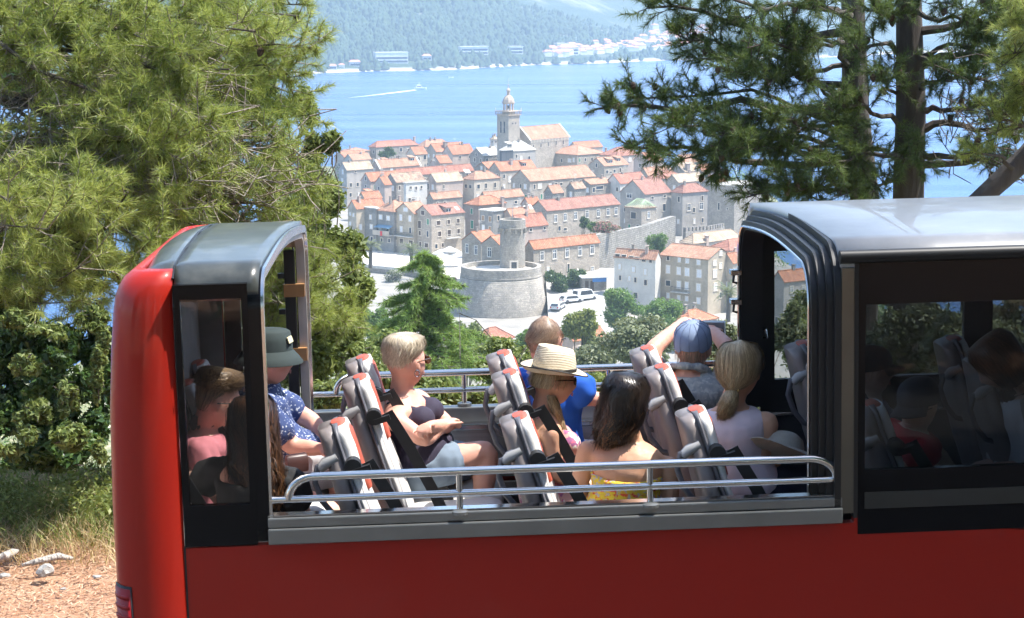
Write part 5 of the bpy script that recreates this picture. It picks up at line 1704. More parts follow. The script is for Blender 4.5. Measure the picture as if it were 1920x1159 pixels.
def tree(label, X, y0, y1, hw, Y, mat, n=4000, leaf=.3, k=16, seed=1, name='leafy_tree', cat='tree', dep=None, group=None, gz=None, blossom=None, droop=0.0):
    """a broad-leaved tree or bush whose crown spans pixel rows y0..y1 and columns X-hw..X+hw at distance Y"""
    s = Y / 3600.
    top, bot = at(X, y0, Y), at(X, y1, Y)
    c = (top + bot) / 2
    rad = np.array([hw * s, dep or hw * s * .9, max((top[2] - bot[2]) / 2, .2)])
    g = gz if gz is not None else float(ground_h(c[0], c[1]))
    g = min(g, c[2] - .3)
    root = empty(name, (c[0], c[1], g), 0, label, cat, group)
    base = np.array([c[0], c[1], g])
    C, R = clumps(c - base, rad * .72, k, seed)
    r = np.random.default_rng(seed + 5)
    tr_ = max(.05, rad[0] * .06)
    MB().tube([(0, 0, -.3), (0, 0, (c[2] - g) * .5), (.1 * rad[0], 0, c[2] - g)], [tr_ * 1.3, tr_, tr_ * .5], 7).build('trunk', M_BARK, root, True)
    for j in range(min(5, k)):
        MB().tube(curve_pts((0, 0, (c[2] - g) * .45), C[j], .05, .05, 5, j), [tr_ * .55, tr_ * .45, tr_ * .35, tr_ * .25, tr_ * .12], 5).build('limb', M_BARK, root, True)
    V, Fc = leaf_cloud(C, R, n, leaf, seed, droop=droop)
    tag(link('crown', np_mesh('crown', V, Fc), mat, root), kind='stuff')
    if blossom:
        V, Fc = leaf_cloud(C, R * 1.04, n // 2, leaf * .9, seed + 9, shell=.85)
        tag(link('blossom', np_mesh('blossom', V, Fc), blossom, root), kind='stuff')
    return root

# ---------------------------------------------------------------- the sunlit pine on the left
A_ = lambda x, y, Y: at(x, y, Y)
r = np.random.default_rng(42)
bo = []
tr0 = A_(-330, 300, 15.2)
def tp_(z): return np.array([tr0[0], tr0[1], z])
tips = [(560, 30, 13.5), (585, 90, 13), (540, 150, 13.4), (480, 60, 12.6), (590, 10, 14), (500, 215, 13), (430, 130, 12.2), (400, 30, 12.4), (330, 90, 12.0), (300, 20, 12.8), (585, 215, 13.6), (570, 290, 13.2),
        (520, 300, 12.6), (460, 280, 12.2), (400, 230, 11.8), (330, 190, 11.9), (590, 350, 13.5), (540, 390, 13), (480, 380, 12.6), (410, 350, 12), (340, 300, 11.8), (560, 440, 13.4), (470, 440, 12.8),
        (390, 430, 12.2), (320, 400, 11.7), (280, 480, 11.4), (200, 430, 11.2), (240, 360, 11.5), (150, 380, 11.2), (90, 430, 11), (60, 500, 11), (150, 500, 11.1), (230, 540, 11.5), (330, 480, 12), (420, 480, 12.6),
        (250, 260, 11.9), (180, 120, 12.2), (120, 40, 12.6), (60, 120, 12.4), (220, 60, 12.4), (80, 570, 11.2), (170, 580, 11.5), (20, 380, 11), (10, 540, 11), (380, 100, 13.5), (250, 150, 13.4), (500, 130, 14.2), (450, 190, 14), (300, 260, 13.4), (520, 350, 14.2), (420, 300, 13.8), (560, 180, 14.4), (520, 40, 14.6), (440, 20, 14.4), (360, 40, 14.2)]
tips = [(x, y, Y + 1.7) for x, y, Y in tips]
for i, (x, y, Y) in enumerate(tips):
    e = A_(x, y, Y)
    s0 = tp_(e[2] + r.uniform(-.5, .9)) + np.array([0, r.uniform(-.2, .2), 0])
    # each bough starts from the trunk or from a limb on the way
    k = r.uniform(.25, .55)
    s1 = s0 + (e - s0) * k + np.array([0, .3, .15])
    bo.append((s1 if i % 3 else s0, e, .022 if i % 3 else .035, 1.0, r.uniform(-.04, .08)))
bare = [(A_(-20, 230, 14.2), A_(430, 300, 14.4), 170), (A_(-20, 330, 13.8), A_(380, 350, 14), 170), (A_(0, 150, 14.6), A_(350, 170, 14.6), 100), (A_(300, 420, 14.4), A_(520, 330, 14.6), 60)]
pine('bright sunlit pine with long needles filling the upper left', tp_(58.3), [(tp_(58.3), .26), (tp_(60.5), .22), (tp_(62.5), .19), (tp_(66), .12), (tp_(69), .05)], bo, M_NEED, .105, .0048, 50, 36, 3, (.16, .48), 3, 60, bare, .35)
bo = []
tr1 = A_(700, 640, 19)
b0 = np.array([tr1[0] - 1.2, 17.5, float(ground_h(tr1[0], 17.5)) - .2])
for i, (x, y, Y) in enumerate([(600, 500, 15), (640, 520, 15.2), (660, 560, 15.3), (620, 570, 14.8), (540, 500, 14.6), (520, 560, 14.5), (590, 600, 14.6), (500, 530, 14.6), (560, 560, 15), (650, 600, 15), (610, 470, 15.5), (560, 470, 15)]):
    e = A_(x, y, Y)
    bo.append((b0 + np.array([0, 0, (e[2] - b0[2]) * .7]), e, .02, 1.0, .05))
pine('small young pine seen beside the rear window post', b0, [(b0, .09), (b0 + np.array([0, 0, 2]), .07), (A_(590, 520, 17.2), .03)], bo, M_NEED, .09, .004, 50, 40, 3, (.12, .36), 5, 0, (), .3)

# ---------------------------------------------------------------- the two dark pines on the right and a leaning one
def rt(x, y, Y=20.0): return A_(x, y, Y)
g20 = float(ground_h(3.6, 20))
tb = rt(1625, 420)
bo = []
for i, (sx, sy, ex, ey, Y, rad, den, sag) in enumerate([
        (1590, 232, 1115, 205, 19.0, .055, 1.5, .04), (1590, 240, 1180, 170, 19.3, .03, 1.0, .05), (1590, 245, 1250, 240, 18.8, .03, 1.1, .0), (1585, 300, 1180, 275, 19, .05, 1.3, .05), (1585, 300, 1270, 300, 18.7, .03, 1, .03),
        (1590, 170, 1300, 110, 19.5, .04, 1.2, .05), (1590, 160, 1260, 60, 19.6, .04, 1.2, .05), (1590, 60, 1215, 15, 19.6, .05, 1.4, .04), (1595, 40, 1300, -10, 19.4, .04, 1.2, .02), (1590, 120, 1380, 140, 18.8, .03, 1, .0),
        (1600, 330, 1340, 320, 18.8, .045, 1.3, .03), (1600, 340, 1400, 370, 18.6, .035, 1.2, .02), (1600, 345, 1470, 345, 18.4, .03, 1.2, .03), (1600, 300, 1400, 280, 18.4, .03, 1.2, .04), (1600, 260, 1450, 225, 18.5, .03, 1, .05),
        (1600, 200, 1440, 160, 18.6, .03, 1, .03), (1600, 100, 1470, 60, 18.8, .03, 1.1, .02), (1600, 20, 1500, 10, 18.8, .03, 1.1, .02), (1605, 330, 1560, 370, 18.4, .02, 1, .02), (1610, 270, 1720, 300, 18.6, .03, .8, .02), (1600, 210, 1560, 250, 18.4, .02, 1, .02), (1600, 130, 1400, 90, 18.5, .03, 1.2, .02), (1600, 280, 1350, 255, 18.5, .03, 1.2, .03)]):
    bo.append((rt(sx, sy), rt(ex, ey, Y), rad, den, sag))
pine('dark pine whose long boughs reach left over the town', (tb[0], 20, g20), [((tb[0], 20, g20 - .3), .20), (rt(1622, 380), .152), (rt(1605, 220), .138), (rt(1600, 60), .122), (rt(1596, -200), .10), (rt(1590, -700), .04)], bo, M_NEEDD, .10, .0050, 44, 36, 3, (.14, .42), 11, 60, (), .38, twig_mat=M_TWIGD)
tb = rt(1698, 420, 19.4)
bo = []
for i, (sx, sy, ex, ey, Y, rad, den, sag) in enumerate([
        (1715, 60, 1900, 30, 19, .05, 1.2, .04), (1715, 130, 1915, 130, 18.8, .05, 1.2, .05), (1715, 110, 1850, 80, 18.6, .03, 1, .02), (1715, 200, 1890, 210, 18.8, .04, 1, .03), (1715, 250, 1910, 255, 18.9, .05, .7, .04),
        (1715, 290, 1880, 320, 18.8, .04, .5, .05), (1715, 310, 1915, 290, 19, .05, .5, .03), (1690, 40, 1640, 20, 18.6, .02, 1, .02), (1700, 20, 1780, -10, 18.7, .03, 1.2, .02), (1690, 180, 1650, 150, 18.6, .02, .8, .02), (1715, 170, 1800, 160, 18.4, .03, 1, .02), (1690, 110, 1600, 80, 18.4, .03, .8, .02), (1715, 90, 1915, 180, 18.3, .03, 1.2, .02), (1715, 20, 1920, 70, 18.3, .03, 1.2, .02), (1700, 330, 1640, 360, 18.4, .03, .6, .02), (1690, 240, 1560, 210, 18.3, .03, 1.0, .02), (1690, 290, 1530, 300, 18.2, .03, 1.1, .02)]):
    bo.append((rt(sx, sy, 19.4), rt(ex, ey, Y), rad, den, sag))
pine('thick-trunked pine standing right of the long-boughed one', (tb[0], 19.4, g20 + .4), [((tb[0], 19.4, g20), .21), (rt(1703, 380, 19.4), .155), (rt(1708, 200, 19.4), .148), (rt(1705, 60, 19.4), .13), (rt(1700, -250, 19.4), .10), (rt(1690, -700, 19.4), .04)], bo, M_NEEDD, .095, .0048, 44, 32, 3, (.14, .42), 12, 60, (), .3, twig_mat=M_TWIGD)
tb = rt(1800, 430, 17.5)
bo = []
for (sx, sy, ex, ey, Y, rad, den) in [(1960, 240, 1905, 180, 17, .03, .8), (1950, 260, 1860, 210, 17, .03, .6), (2050, 150, 1900, 100, 16.8, .03, 1.2), (2050, 100, 1890, 20, 16.8, .03, 1.3), (1900, 320, 1800, 290, 17, .025, .3), (2050, 150, 1920, 150, 16.6, .03, 1.3), (2100, 60, 1920, 60, 16.5, .03, 1.3)]:
    bo.append((rt(sx, sy, 17.5), rt(ex, ey, Y), rad, den, .03))
pine('leaning pine trunk rising to the right behind the cabin roof', (tb[0], 17.5, g20 + 1.2), [((tb[0], 17.5, g20 + .8), .14), (rt(1840, 372, 17.5), .115), (rt(1930, 290, 17.5), .105), (rt(2060, 130, 17.5), .09), (rt(2300, -300, 17.5), .05)], bo, M_NEED, .09, .0045, 46, 36, 3, (.14, .4), 13, 12, [(rt(1760, 160, 18), rt(1900, 300, 18), 50)], .3, twig_mat=M_TWIGD)

# ---------------------------------------------------------------- near shrubs beside and behind the bus
def bush(label, blobs, mat, n, leaf, seed, name='leafy_shrub', k=8, cat='shrub', group=None, twigs=60, stems=True):
    """blobs: (pixel x, pixel y, half width px, half height px, distance)"""
    C, R = [], []
    for (x, y, hw, hh, Y) in blobs:
        s = Y / 3600.
        c = at(x, y, Y)
        c2, r2 = clumps(c, np.array([hw * s, hw * s * .9, hh * s]) * .75, k, seed + len(C), .5)
        C += list(c2)
        R += list(r2)
    C, R = np.array(C), np.array(R)
    gx, gy = C[:, 0].mean(), C[:, 1].mean()
    g = min(float(ground_h(gx, gy)), C[:, 2].min())
    base = np.array([gx, gy, g])
    root = empty(name, base, 0, label, cat, group)
    rr = np.random.default_rng(seed)
    A, B = [], []
    for j in range(0, len(C) if stems else 0, 3):
        p = curve_pts(((C[j] - base)[0] * .7, rr.uniform(-.2, .2), max(0, (C[j] - base)[2] - .9)), C[j] - base, .08, .08, 6, seed + j)
        A += list(p[:-1])
        B += list(p[1:])
    for _ in range(twigs * 3):
        j = rr.integers(len(C))
        p0 = C[j] - base + rr.normal(size=3) * R[j] * .4
        A.append(p0)
        B.append(p0 + rr.normal(size=3) * R[j] * .5)
    V, Fc = twig_mesh(A, B, .007, .004)
    tag(link('stems', np_mesh('stems', V, Fc), M_TWIGD, root), kind='stuff')
    V, Fc = leaf_cloud(C - base, R, n, leaf, seed)
    tag(link('foliage', np_mesh('foliage', V, Fc), mat, root), kind='stuff')
    return root
bush('tall leafy shrub with small olive leaves right of the rear cabin', [(600, 300, 45, 70, 17), (575, 200, 28, 60, 17.2), (610, 400, 60, 70, 16.8), (640, 470, 60, 70, 16.6), (660, 560, 60, 80, 16.4), (640, 640, 80, 80, 16), (540, 420, 60, 60, 17), (560, 530, 60, 80, 16.8), (590, 700, 80, 70, 15.6), (680, 690, 70, 60, 15.4), (630, 270, 22, 30, 17), (530, 650, 70, 90, 16)], M_LEAF, 30000, .062, 31)
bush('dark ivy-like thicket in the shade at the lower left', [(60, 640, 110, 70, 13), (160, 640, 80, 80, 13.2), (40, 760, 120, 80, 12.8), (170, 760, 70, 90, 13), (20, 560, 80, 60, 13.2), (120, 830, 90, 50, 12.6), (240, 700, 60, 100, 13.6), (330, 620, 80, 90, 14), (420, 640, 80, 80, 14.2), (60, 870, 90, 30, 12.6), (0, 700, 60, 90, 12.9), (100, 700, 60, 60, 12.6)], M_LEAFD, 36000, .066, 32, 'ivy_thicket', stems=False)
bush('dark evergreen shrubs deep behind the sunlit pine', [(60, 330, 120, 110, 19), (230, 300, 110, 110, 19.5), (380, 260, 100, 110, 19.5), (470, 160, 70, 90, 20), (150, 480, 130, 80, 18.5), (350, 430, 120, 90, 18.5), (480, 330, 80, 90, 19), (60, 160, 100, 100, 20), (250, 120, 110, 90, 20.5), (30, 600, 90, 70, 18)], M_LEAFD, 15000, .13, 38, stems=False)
bush('pale green leafy sprays at the edge of the dark thicket', [(180, 720, 22, 90, 12.4), (185, 850, 20, 40, 12.2), (130, 740, 30, 50, 12.3), (90, 620, 50, 30, 12.4), (170, 600, 40, 30, 12.5), (190, 660, 20, 60, 12.4), (40, 690, 40, 30, 12.3), (60, 790, 50, 40, 12.3), (120, 820, 50, 40, 12.2), (20, 600, 40, 30, 12.4), (10, 850, 40, 30, 12.2)], M_LEAF, 9000, .046, 33, 'leafy_sprays', 6, stems=False)
bush('low green bushes directly behind the bus on the left', [(700, 720, 90, 60, 13.6), (620, 740, 70, 50, 13.2), (800, 740, 90, 45, 13.4), (900, 735, 80, 40, 13.6), (760, 690, 70, 40, 14.2)], M_LEAF, 16000, .055, 34)
bush('green bushes behind the far hand rail in the middle', [(960, 705, 70, 50, 17), (1040, 735, 80, 40, 14), (1120, 720, 80, 45, 15), (940, 660, 60, 40, 24), (1180, 745, 60, 30, 13.6)], M_LEAF, 14000, .06, 35)
bush('leafy bushes behind the far hand rail near the front cabin', [(1250, 720, 80, 50, 16), (1340, 700, 60, 60, 17), (1400, 720, 60, 60, 17), (1350, 640, 45, 50, 26)], M_LEAFG, 12000, .065, 36)
bush('dusty bushes seen through the cabin windows', [(1490, 640, 70, 90, 22), (1600, 660, 80, 80, 17), (1700, 640, 90, 90, 18), (1800, 640, 90, 90, 17), (1900, 640, 90, 90, 18), (1550, 560, 60, 50, 26), (1650, 540, 60, 40, 24)], M_LEAFG, 22000, .07, 37)
# ---------------------------------------------------------------- mid-distance trees
def cedar(label, X, y0, y1, hw, Y, seed=5):
    top, bot = at(X, y0, Y), at(X, y1, Y)
    g = float(ground_h(top[0], Y))
    s = Y / 3600.
    base = np.array([top[0], Y, g])
    root = empty('cedar_tree', base, 0, label, 'tree')
    H_ = top[2] - g
    MB().tube([(0, 0, -.3), (0, 0, H_ * .6), (0, 0, H_)], [.22, .13, .02], 8).build('trunk', M_BARK, root, True)
    r = np.random.default_rng(seed)
    P, A, TA, TB = [], [], [], []
    zl = bot[2] - g - 1.5
    for i in range(150):
        f = r.uniform(0, 1) ** .8
        z = H_ - (H_ - zl) * f
        L = hw * s * (.08 + .92 * min(1.0, f * 1.45) ** .9) * r.uniform(.6, 1.12)
        a = r.uniform(0, 2 * math.pi)
        d = np.array([math.cos(a), math.sin(a), 0])
        n = 7
        pts = np.array([np.array([0, 0, z]) + d * L * t + np.array([0, 0, L * (.22 * t - .38 * t * t)]) for t in np.linspace(0, 1, n)])
        MB().tube(pts, list(np.linspace(.035, .008, n)), 4).build('bough', M_BARK, root)
        side = np.array([-d[1], d[0], 0])
        for _ in range(int(30 + 55 * f)):
            t = r.uniform(.12, 1)
            p = np.array([0, 0, z]) + d * L * t + np.array([0, 0, L * (.22 * t - .38 * t * t)])
            q = p + side * r.uniform(-.32, .32) * L * (1.1 - t) + d * r.uniform(0, .25) + np.array([0, 0, -r.uniform(0, .10)])
            P.append(q)
            A.append(unit(q - p + d * .3 + np.array([0, 0, -.08])))
            TA.append(p)
            TB.append(q)
    V, Fc = needle_mesh(np.array(P), np.array(A), 14, .19, .024, (10, 85), .32, seed)
    tag(link('needles', np_mesh('needles', V, Fc), M_CEDAR, root), kind='stuff')
    V, Fc = twig_mesh(TA, TB, .012, .006)
    tag(link('twigs', np_mesh('twigs', V, Fc), M_TWIGD, root), kind='stuff')
cedar('bright green cedar with layered drooping boughs in front of the terrace', 798, 472, 720, 185, 52)
tree('bushy green tree just left of the cedar, behind the bus', 715, 610, 740, 70, 40, M_LEAF, 9000, .13, 22, 51)
tree('dark leafy tree at the bastion foot left of the cedar top', 705, 560, 660, 42, 200, M_LEAFB, 6000, .4, 18, 71)
tree('olive green tree between cedar and bastion', 872, 592, 690, 48, 170, M_LEAF, 6000, .36, 18, 72)
tree('green tree right of the red roof below the bastion', 985, 606, 690, 36, 190, M_LEAFB, 4500, .36, 16, 73)
tree('round green bush right of the cedar foot', 920, 640, 735, 70, 60, M_LEAF, 8000, .17, 20, 52)
tree('yellow-green tree at the roadside right of the bastion', 1088, 565, 655, 50, 225, M_LEAFY, 8000, .5, 20, 53)
tree('bright green street tree in front of the white block', 1166, 525, 625, 54, 305, M_LEAFB, 9000, .5, 20, 54)
tree('bright green street tree below the beige block', 1238, 553, 635, 50, 292, M_LEAFB, 8000, .5, 18, 55)
tree('big grey-green olive tree above the women in the middle of the bus', 1196, 588, 700, 92, 125, M_LEAFG, 12000, .33, 30, 56)
tree('grey-green olive tree behind the pink house roof', 1110, 640, 712, 55, 130, M_LEAFG, 6000, .33, 20, 57)
tree('loose light green tree left of the front cabin', 1362, 588, 700, 48, 95, M_LEAFY, 3600, .24, 18, 58)
tree('light green tree seen through the cabin door window', 1495, 545, 700, 55, 80, M_LEAFY, 5000, .22, 18, 59)
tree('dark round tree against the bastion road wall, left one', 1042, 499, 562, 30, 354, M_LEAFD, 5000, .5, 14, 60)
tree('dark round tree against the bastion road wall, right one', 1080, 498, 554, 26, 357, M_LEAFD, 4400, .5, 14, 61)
tree('round dark green tree among the far roofs of the town', 727, 273, 300, 21, 555, M_LEAFD, 1800, .8, 12, 62)
tree('dark clipped bush beside the long brown-red roofed house', 1092, 405, 436, 17, 385, M_LEAFD, 1400, .5, 10, 63)
tree('green bush between the dark bush and the oleander', 1113, 410, 436, 15, 384, M_LEAFB, 1200, .5, 8, 64)
tree('pink flowering oleander on the city wall', 1136, 412, 440, 30, 378, M_LEAFG, 1600, .45, 14, 65, blossom=M_PINKF)
tree('green bush at the foot of the city wall', 1228, 432, 485, 32, 362, M_LEAFB, 4200, .45, 12, 66)
tree('small green bush below the square gate tower', 1366, 424, 475, 20, 402, M_LEAFB, 2200, .5, 8, 67)
tree('white flowering oleander under the terrace wall', 737, 500, 540, 27, 388, M_LEAFG, 1200, .5, 12, 68, blossom=M_WHITEF)
tree('magenta bougainvillea left of the big bastion', 848, 520, 548, 15, 352, M_LEAFB, 600, .4, 8, 69, blossom=M_MAGF)
tree('green bush on the terrace under the palm', 800, 470, 490, 14, 398, M_LEAFY, 500, .4, 6, 70)
def palm(label, X, ytop, ybase, Y, n=46, L=2.6, seed=1):
    c = at(X, ytop + (ybase - ytop) * .33, Y)
    g = at(X, ybase, Y)[2]
    root = empty('palm_tree', (c[0], c[1], g), 0, label, 'palm')
    h = c[2] - g
    MB().tube([(0, 0, -.3), (.05, 0, h * .5), (0, 0, h)], [.42, .36, .42], 9).build('trunk', M_BARK, root, True)
    r = np.random.default_rng(seed)
    fr = None
    for i in range(n):
        a = r.uniform(0, 2 * math.pi)
        el = r.uniform(-.5, 1.35)
        if fr is None:
            V = []
            Fc = []
            rach = [np.array([t * L * .95, 0, L * (.30 * t - .62 * t * t)]) for t in np.linspace(0, 1, 9)]
            for t in np.linspace(.12, 1, 26):
                p = np.array([t * L * .95, 0, L * (.30 * t - .62 * t * t)])
                for sd_ in (-1, 1):
                    q = p + np.array([.28, sd_ * .55 * (1.05 - t * .6), -.18])
                    b = len(V)
                    V += [p + np.array([-.035, 0, 0]), p + np.array([.035, 0, 0]), q]
                    Fc.append((b, b + 1, b + 2))
            for k in range(8):
                b = len(V)
                V += [rach[k] + np.array([0, -.03, 0]), rach[k] + np.array([0, .03, 0]), rach[k + 1]]
                Fc.append((b, b + 1, b + 2))
            fr = np_mesh('frond', V, Fc)
        o = link('frond', fr, M_LEAFG if seed % 2 else M_LEAFB, root)
        o.location = (0, 0, h)
        o.rotation_euler = (r.uniform(-.3, .3), -el * .8, a)
        s_ = r.uniform(.75, 1.1)
        o.scale = (s_, s_, s_)
palm('date palm in front of the terrace row houses', 771, 452, 508, 392, seed=1)
palm('palm half hidden by the leafy shrub at the terrace end', 694, 440, 500, 384, seed=3)
palm('full date palm beside the beige four-storey block', 1366, 527, 600, 322, L=2.9, seed=5)
# unseen trees added to darken what the bus's near side faces and mirrors
def added_tree(label, x, y, w, h, seed, n=9000):
    g = 58.4
    root = empty('added_shade_tree', (x, y, g), 0, label, 'tree', 'unseen trees added for shade')
    MB().tube([(0, 0, -.3), (.15, .1, h * .4), (0, 0, h * .8)], [.26, .2, .08], 9).build('trunk', M_BARK, root, True)
    C, R = clumps((0, 0, h * .55), (w, w * .8, h * .5), 26, seed, .45)
    for j in range(0, 26, 5):
        MB().tube(curve_pts((0, 0, h * .35), C[j], .1, .05, 5, j), [.08, .06, .05, .03, .01], 5).build('limb', M_BARK, root, True)
    V, Fc = leaf_cloud(C, R, n, .34, seed, shell=.2)
    tag(link('crown', np_mesh('crown', V, Fc), M_LEAFD, root), kind='stuff')
for i, (x, y, w, h, lb) in enumerate(((-9, -6, 3.6, 11, 'added broad shade tree, unseen behind the photographer, leftmost of the row'), (-3, -7, 3.6, 12, 'added tall shade tree, unseen straight behind the photographer'),
        (6.4, 2.4, 3.0, 11, 'added dense shade tree, unseen right of the photographer, nearest to the camera'), (10.4, 2.2, 3.4, 12, 'added dense shade tree, unseen beyond the nearest one on the right of the camera'), (14, 2.0, 3.8, 12, 'added dense shade tree, unseen farthest to the right beside the road'),
        (3.0, -5.2, 3.4, 11, 'added shade tree, unseen behind the photographer to the right'), (9.0, -5.5, 3.6, 12, 'added shade tree, unseen at the right rear of the photographer'))):
    added_tree(lb, x, y, w, h, 81 + i, 15000 if y > 0 else 9000)
# ================================================================== passengers
def skin_mat(name, col, red=.25):
    m = NT(name)
    n = m.noise(14, detail=6)
    n2 = m.noise(90, detail=3)
    c = m.mix(m.ramp(n, [(.35, (0, 0, 0)), (.75, (red,) * 3)]), col, (col[0] * .95, col[1] * .62, col[2] * .55))
    m.set(Base_Color=c, Roughness=m.ramp(n2, [(.3, (.46,) * 3), (.7, (.66,) * 3)]))
    m.b.inputs['Subsurface Weight'].default_value = .06
    m.b.inputs['Subsurface Radius'].default_value = (.012, .005, .003)
    m.b.inputs['Subsurface Scale'].default_value = .6
    m.bump(m.math('ADD', n2, m.noise(240, detail=2)), .22, .002)
    return m.mat
SK_TAN = skin_mat('tanned_skin', (.60, .34, .22))
SK_PINK = skin_mat('sunburnt_skin', (.66, .36, .27), .35)
SK_FAIR = skin_mat('fair_skin', (.68, .44, .33))
SK_BRN = skin_mat('brown_tanned_skin', (.56, .31, .19))
def cloth(name, col, rough=.85, var=.1, sc=10):
    return plain(name, col, rough, var=var, scale=sc, bump=.15, bscale=260)
def pattern_cloth(name, base, spots, scale=22, thr=(.50, .54), seed=0.0):
    """printed cloth: irregular leaf or petal patches on a ground colour"""
    m = NT(name)
    c = None
    col = (*base, 1)
    prev = base
    for i, sp in enumerate(spots):
        mp = m.n('Mapping')
        mp.inputs['Location'].default_value = (seed + i * 7.3, i * 3.1, i * 5.7)
        mp.inputs['Scale'].default_value = (1.0, 1.0, .6 if i % 2 else 1.6)
        m.l(m.obj(), mp.inputs[0])
        n = m.noise(scale * (1 + .3 * i), mp.outputs[0], 2, .5)
        f = m.ramp(n, [(thr[0], (0, 0, 0)), (thr[1], (1, 1, 1))])
        prev = m.mix(f, prev, sp)
    m.set(Base_Color=prev, Roughness=.85)
    return m.mat
def hair_mat(name, root, tip, rough=.42):
    m = NT(name)
    g = m.n('NewGeometry')
    n = m.noise(18, detail=4)
    c = m.ramp(m.math('ADD', m.math('MULTIPLY', g.outputs['Random Per Island'], .6), m.math('MULTIPLY', n, .4)), [(.25, root), (.75, tip)])
    m.set(Base_Color=c, Roughness=rough)
    m.b.inputs['Specular IOR Level'].default_value = .55
    return m.mat

def head_mesh(hs=1.0, male=True):
    nl, nm = 30, 40
    V = []
    for i in range(1, nl):
        la = math.pi * i / nl
        for j in range(nm):
            lo = 2 * math.pi * j / nm
            x, y, z = math.sin(la) * math.cos(lo), math.sin(la) * math.sin(lo), math.cos(la)
            V.append((x, y, z))
    V = [(0, 0, 1)] + V + [(0, 0, -1)]
    V = np.array(V, float)
    x, y, z = V.T
    jaw = np.clip(-z, 0, 1)
    X = x * .094
    Y = y * .075 * (1 - .30 * jaw ** 1.6)
    Z = z * .116
    X = np.where((x < 0) & (z < -.1), X * (1 - .45 * np.clip(-z - .1, 0, 1)), X)      # nape
    X = np.where(x > 0, X * (1 - .06 * (1 - jaw)) + .004 * jaw, X)
    fr = np.clip(x, 0, 1) ** 1.5
    def g(y0, z0, sy, sz): return np.exp(-((Y - y0) / sy) ** 2 - ((Z - z0) / sz) ** 2)
    X = X + fr * (.026 * g(0, -.024, .012, .018) + .012 * g(0, 0, .010, .020) + .005 * g(0, .026, .05, .010) - .010 * g(.030, .006, .014, .011) - .010 * g(-.030, .006, .014, .011)
                  + .008 * g(0, -.056, .020, .008) - .004 * g(0, -.064, .02, .003) + (.012 if male else .009) * g(0, -.098, .020, .016) + .004 * g(.042, -.03, .018, .02) + .004 * g(-.042, -.03, .018, .02))
    V = np.stack([X, Y, Z], 1) * hs
    Fc = []
    for j in range(nm):
        Fc.append((0, 1 + j, 1 + (j + 1) % nm))
        b = 1 + (nl - 2) * nm
        Fc.append((len(V) - 1, b + (j + 1) % nm, b + j))
    for i in range(nl - 2):
        for j in range(nm):
            a, c = 1 + i * nm + j, 1 + i * nm + (j + 1) % nm
            Fc.append((a, a + nm, c + nm, c))
    return V, Fc
def ellip(mb, c, ax, n=10, m_=8):
    """closed ellipsoid, ax: three half-axis vectors"""
    c = np.array(c, float)
    A, B, C_ = (np.array(a, float) for a in ax)
    rings = []
    for i in range(1, m_):
        la = math.pi * i / m_
        rings.append([c + A * math.sin(la) * math.cos(2 * math.pi * j / n) + B * math.sin(la) * math.sin(2 * math.pi * j / n) + C_ * math.cos(la) for j in range(n)])
    mb.loft(rings)
def limb(mb, pts, rs, n=12):
    """tapered limb with rounded ends"""
    pts = [np.array(p, float) for p in pts]
    P, R = [], []
    for i in range(len(pts) - 1):
        k = 7
        for t in np.linspace(0, 1, k, endpoint=(i == len(pts) - 2)):
            P.append(pts[i] + (pts[i + 1] - pts[i]) * t)
            R.append(rs[i] + (rs[i + 1] - rs[i]) * t)
    # round the joint
    P = [P[0]] + [(P[i - 1] + 2 * P[i] + P[i + 1]) / 4 for i in range(1, len(P) - 1)] + [P[-1]]
    mb.tube(P, R, n)
    for p, q in ((pts[0], rs[0]), (pts[-1], rs[-1])):
        ellip(mb, p, ((q, 0, 0), (0, q, 0), (0, 0, q)), n)
def remeshed(mb, vox, smooth_it=6, name='m'):
    me = mb.mesh(name)
    bm = bmesh.new()
    bm.from_mesh(me)
    bmesh.ops.recalc_face_normals(bm, faces=bm.faces)
    bm.to_mesh(me)
    bm.free()
    o = bpy.data.objects.new('tmp', me)
    COL.objects.link(o)
    md = o.modifiers.new('r', 'REMESH')
    md.mode = 'VOXEL'
    md.voxel_size = vox
    sm = o.modifiers.new('s', 'SMOOTH')
    sm.factor = .5
    sm.iterations = smooth_it
    dg = bpy.context.evaluated_depsgraph_get()
    ev = o.evaluated_get(dg)
    out = bpy.data.meshes.new_from_object(ev)
    bpy.data.objects.remove(o)
    bpy.data.meshes.remove(me)
    out.name = name
    return out
def wrinkle(me, amp, scale=16.0, seed=0):
    n = len(me.vertices)
    co = np.empty(n * 3, np.float32)
    me.vertices.foreach_get('co', co)
    no = np.empty(n * 3, np.float32)
    me.vertex_normals.foreach_get('vector', no)
    co, no = co.reshape(-1, 3), no.reshape(-1, 3)
    r = np.random.default_rng(seed)
    s = np.zeros(n)
    for k in range(7):
        d = unit(r.normal(size=3))
        f = scale * r.uniform(.7, 2.4)
        s += np.abs(np.sin(co @ d * f + 1.5 * np.sin(co @ unit(r.normal(size=3)) * f * .6) + r.uniform(0, 6))) - .5
    co = co + no * (amp * s / 2.2)[:, None]
    me.vertices.foreach_set('co', co.astype(np.float32).ravel())
    me.update()
def frame(yaw, pitch=0.0, roll=0.0):
    """head axes: forward, left, up"""
    m_ = Matrix.Rotation(math.radians(yaw), 3, 'Z') @ Matrix.Rotation(math.radians(-pitch), 3, 'Y') @ Matrix.Rotation(math.radians(roll), 3, 'X')
    return np.array(m_)
class Person: pass
MALE = [(-.13, .15, .105, 0), (-.02, .165, .120, 0), (.12, .155, .115, .005), (.38, .142, .108, .012), (.62, .160, .118, .006), (.80, .172, .108, 0), (.92, .135, .080, -.005), (1.0, .075, .062, 0)]
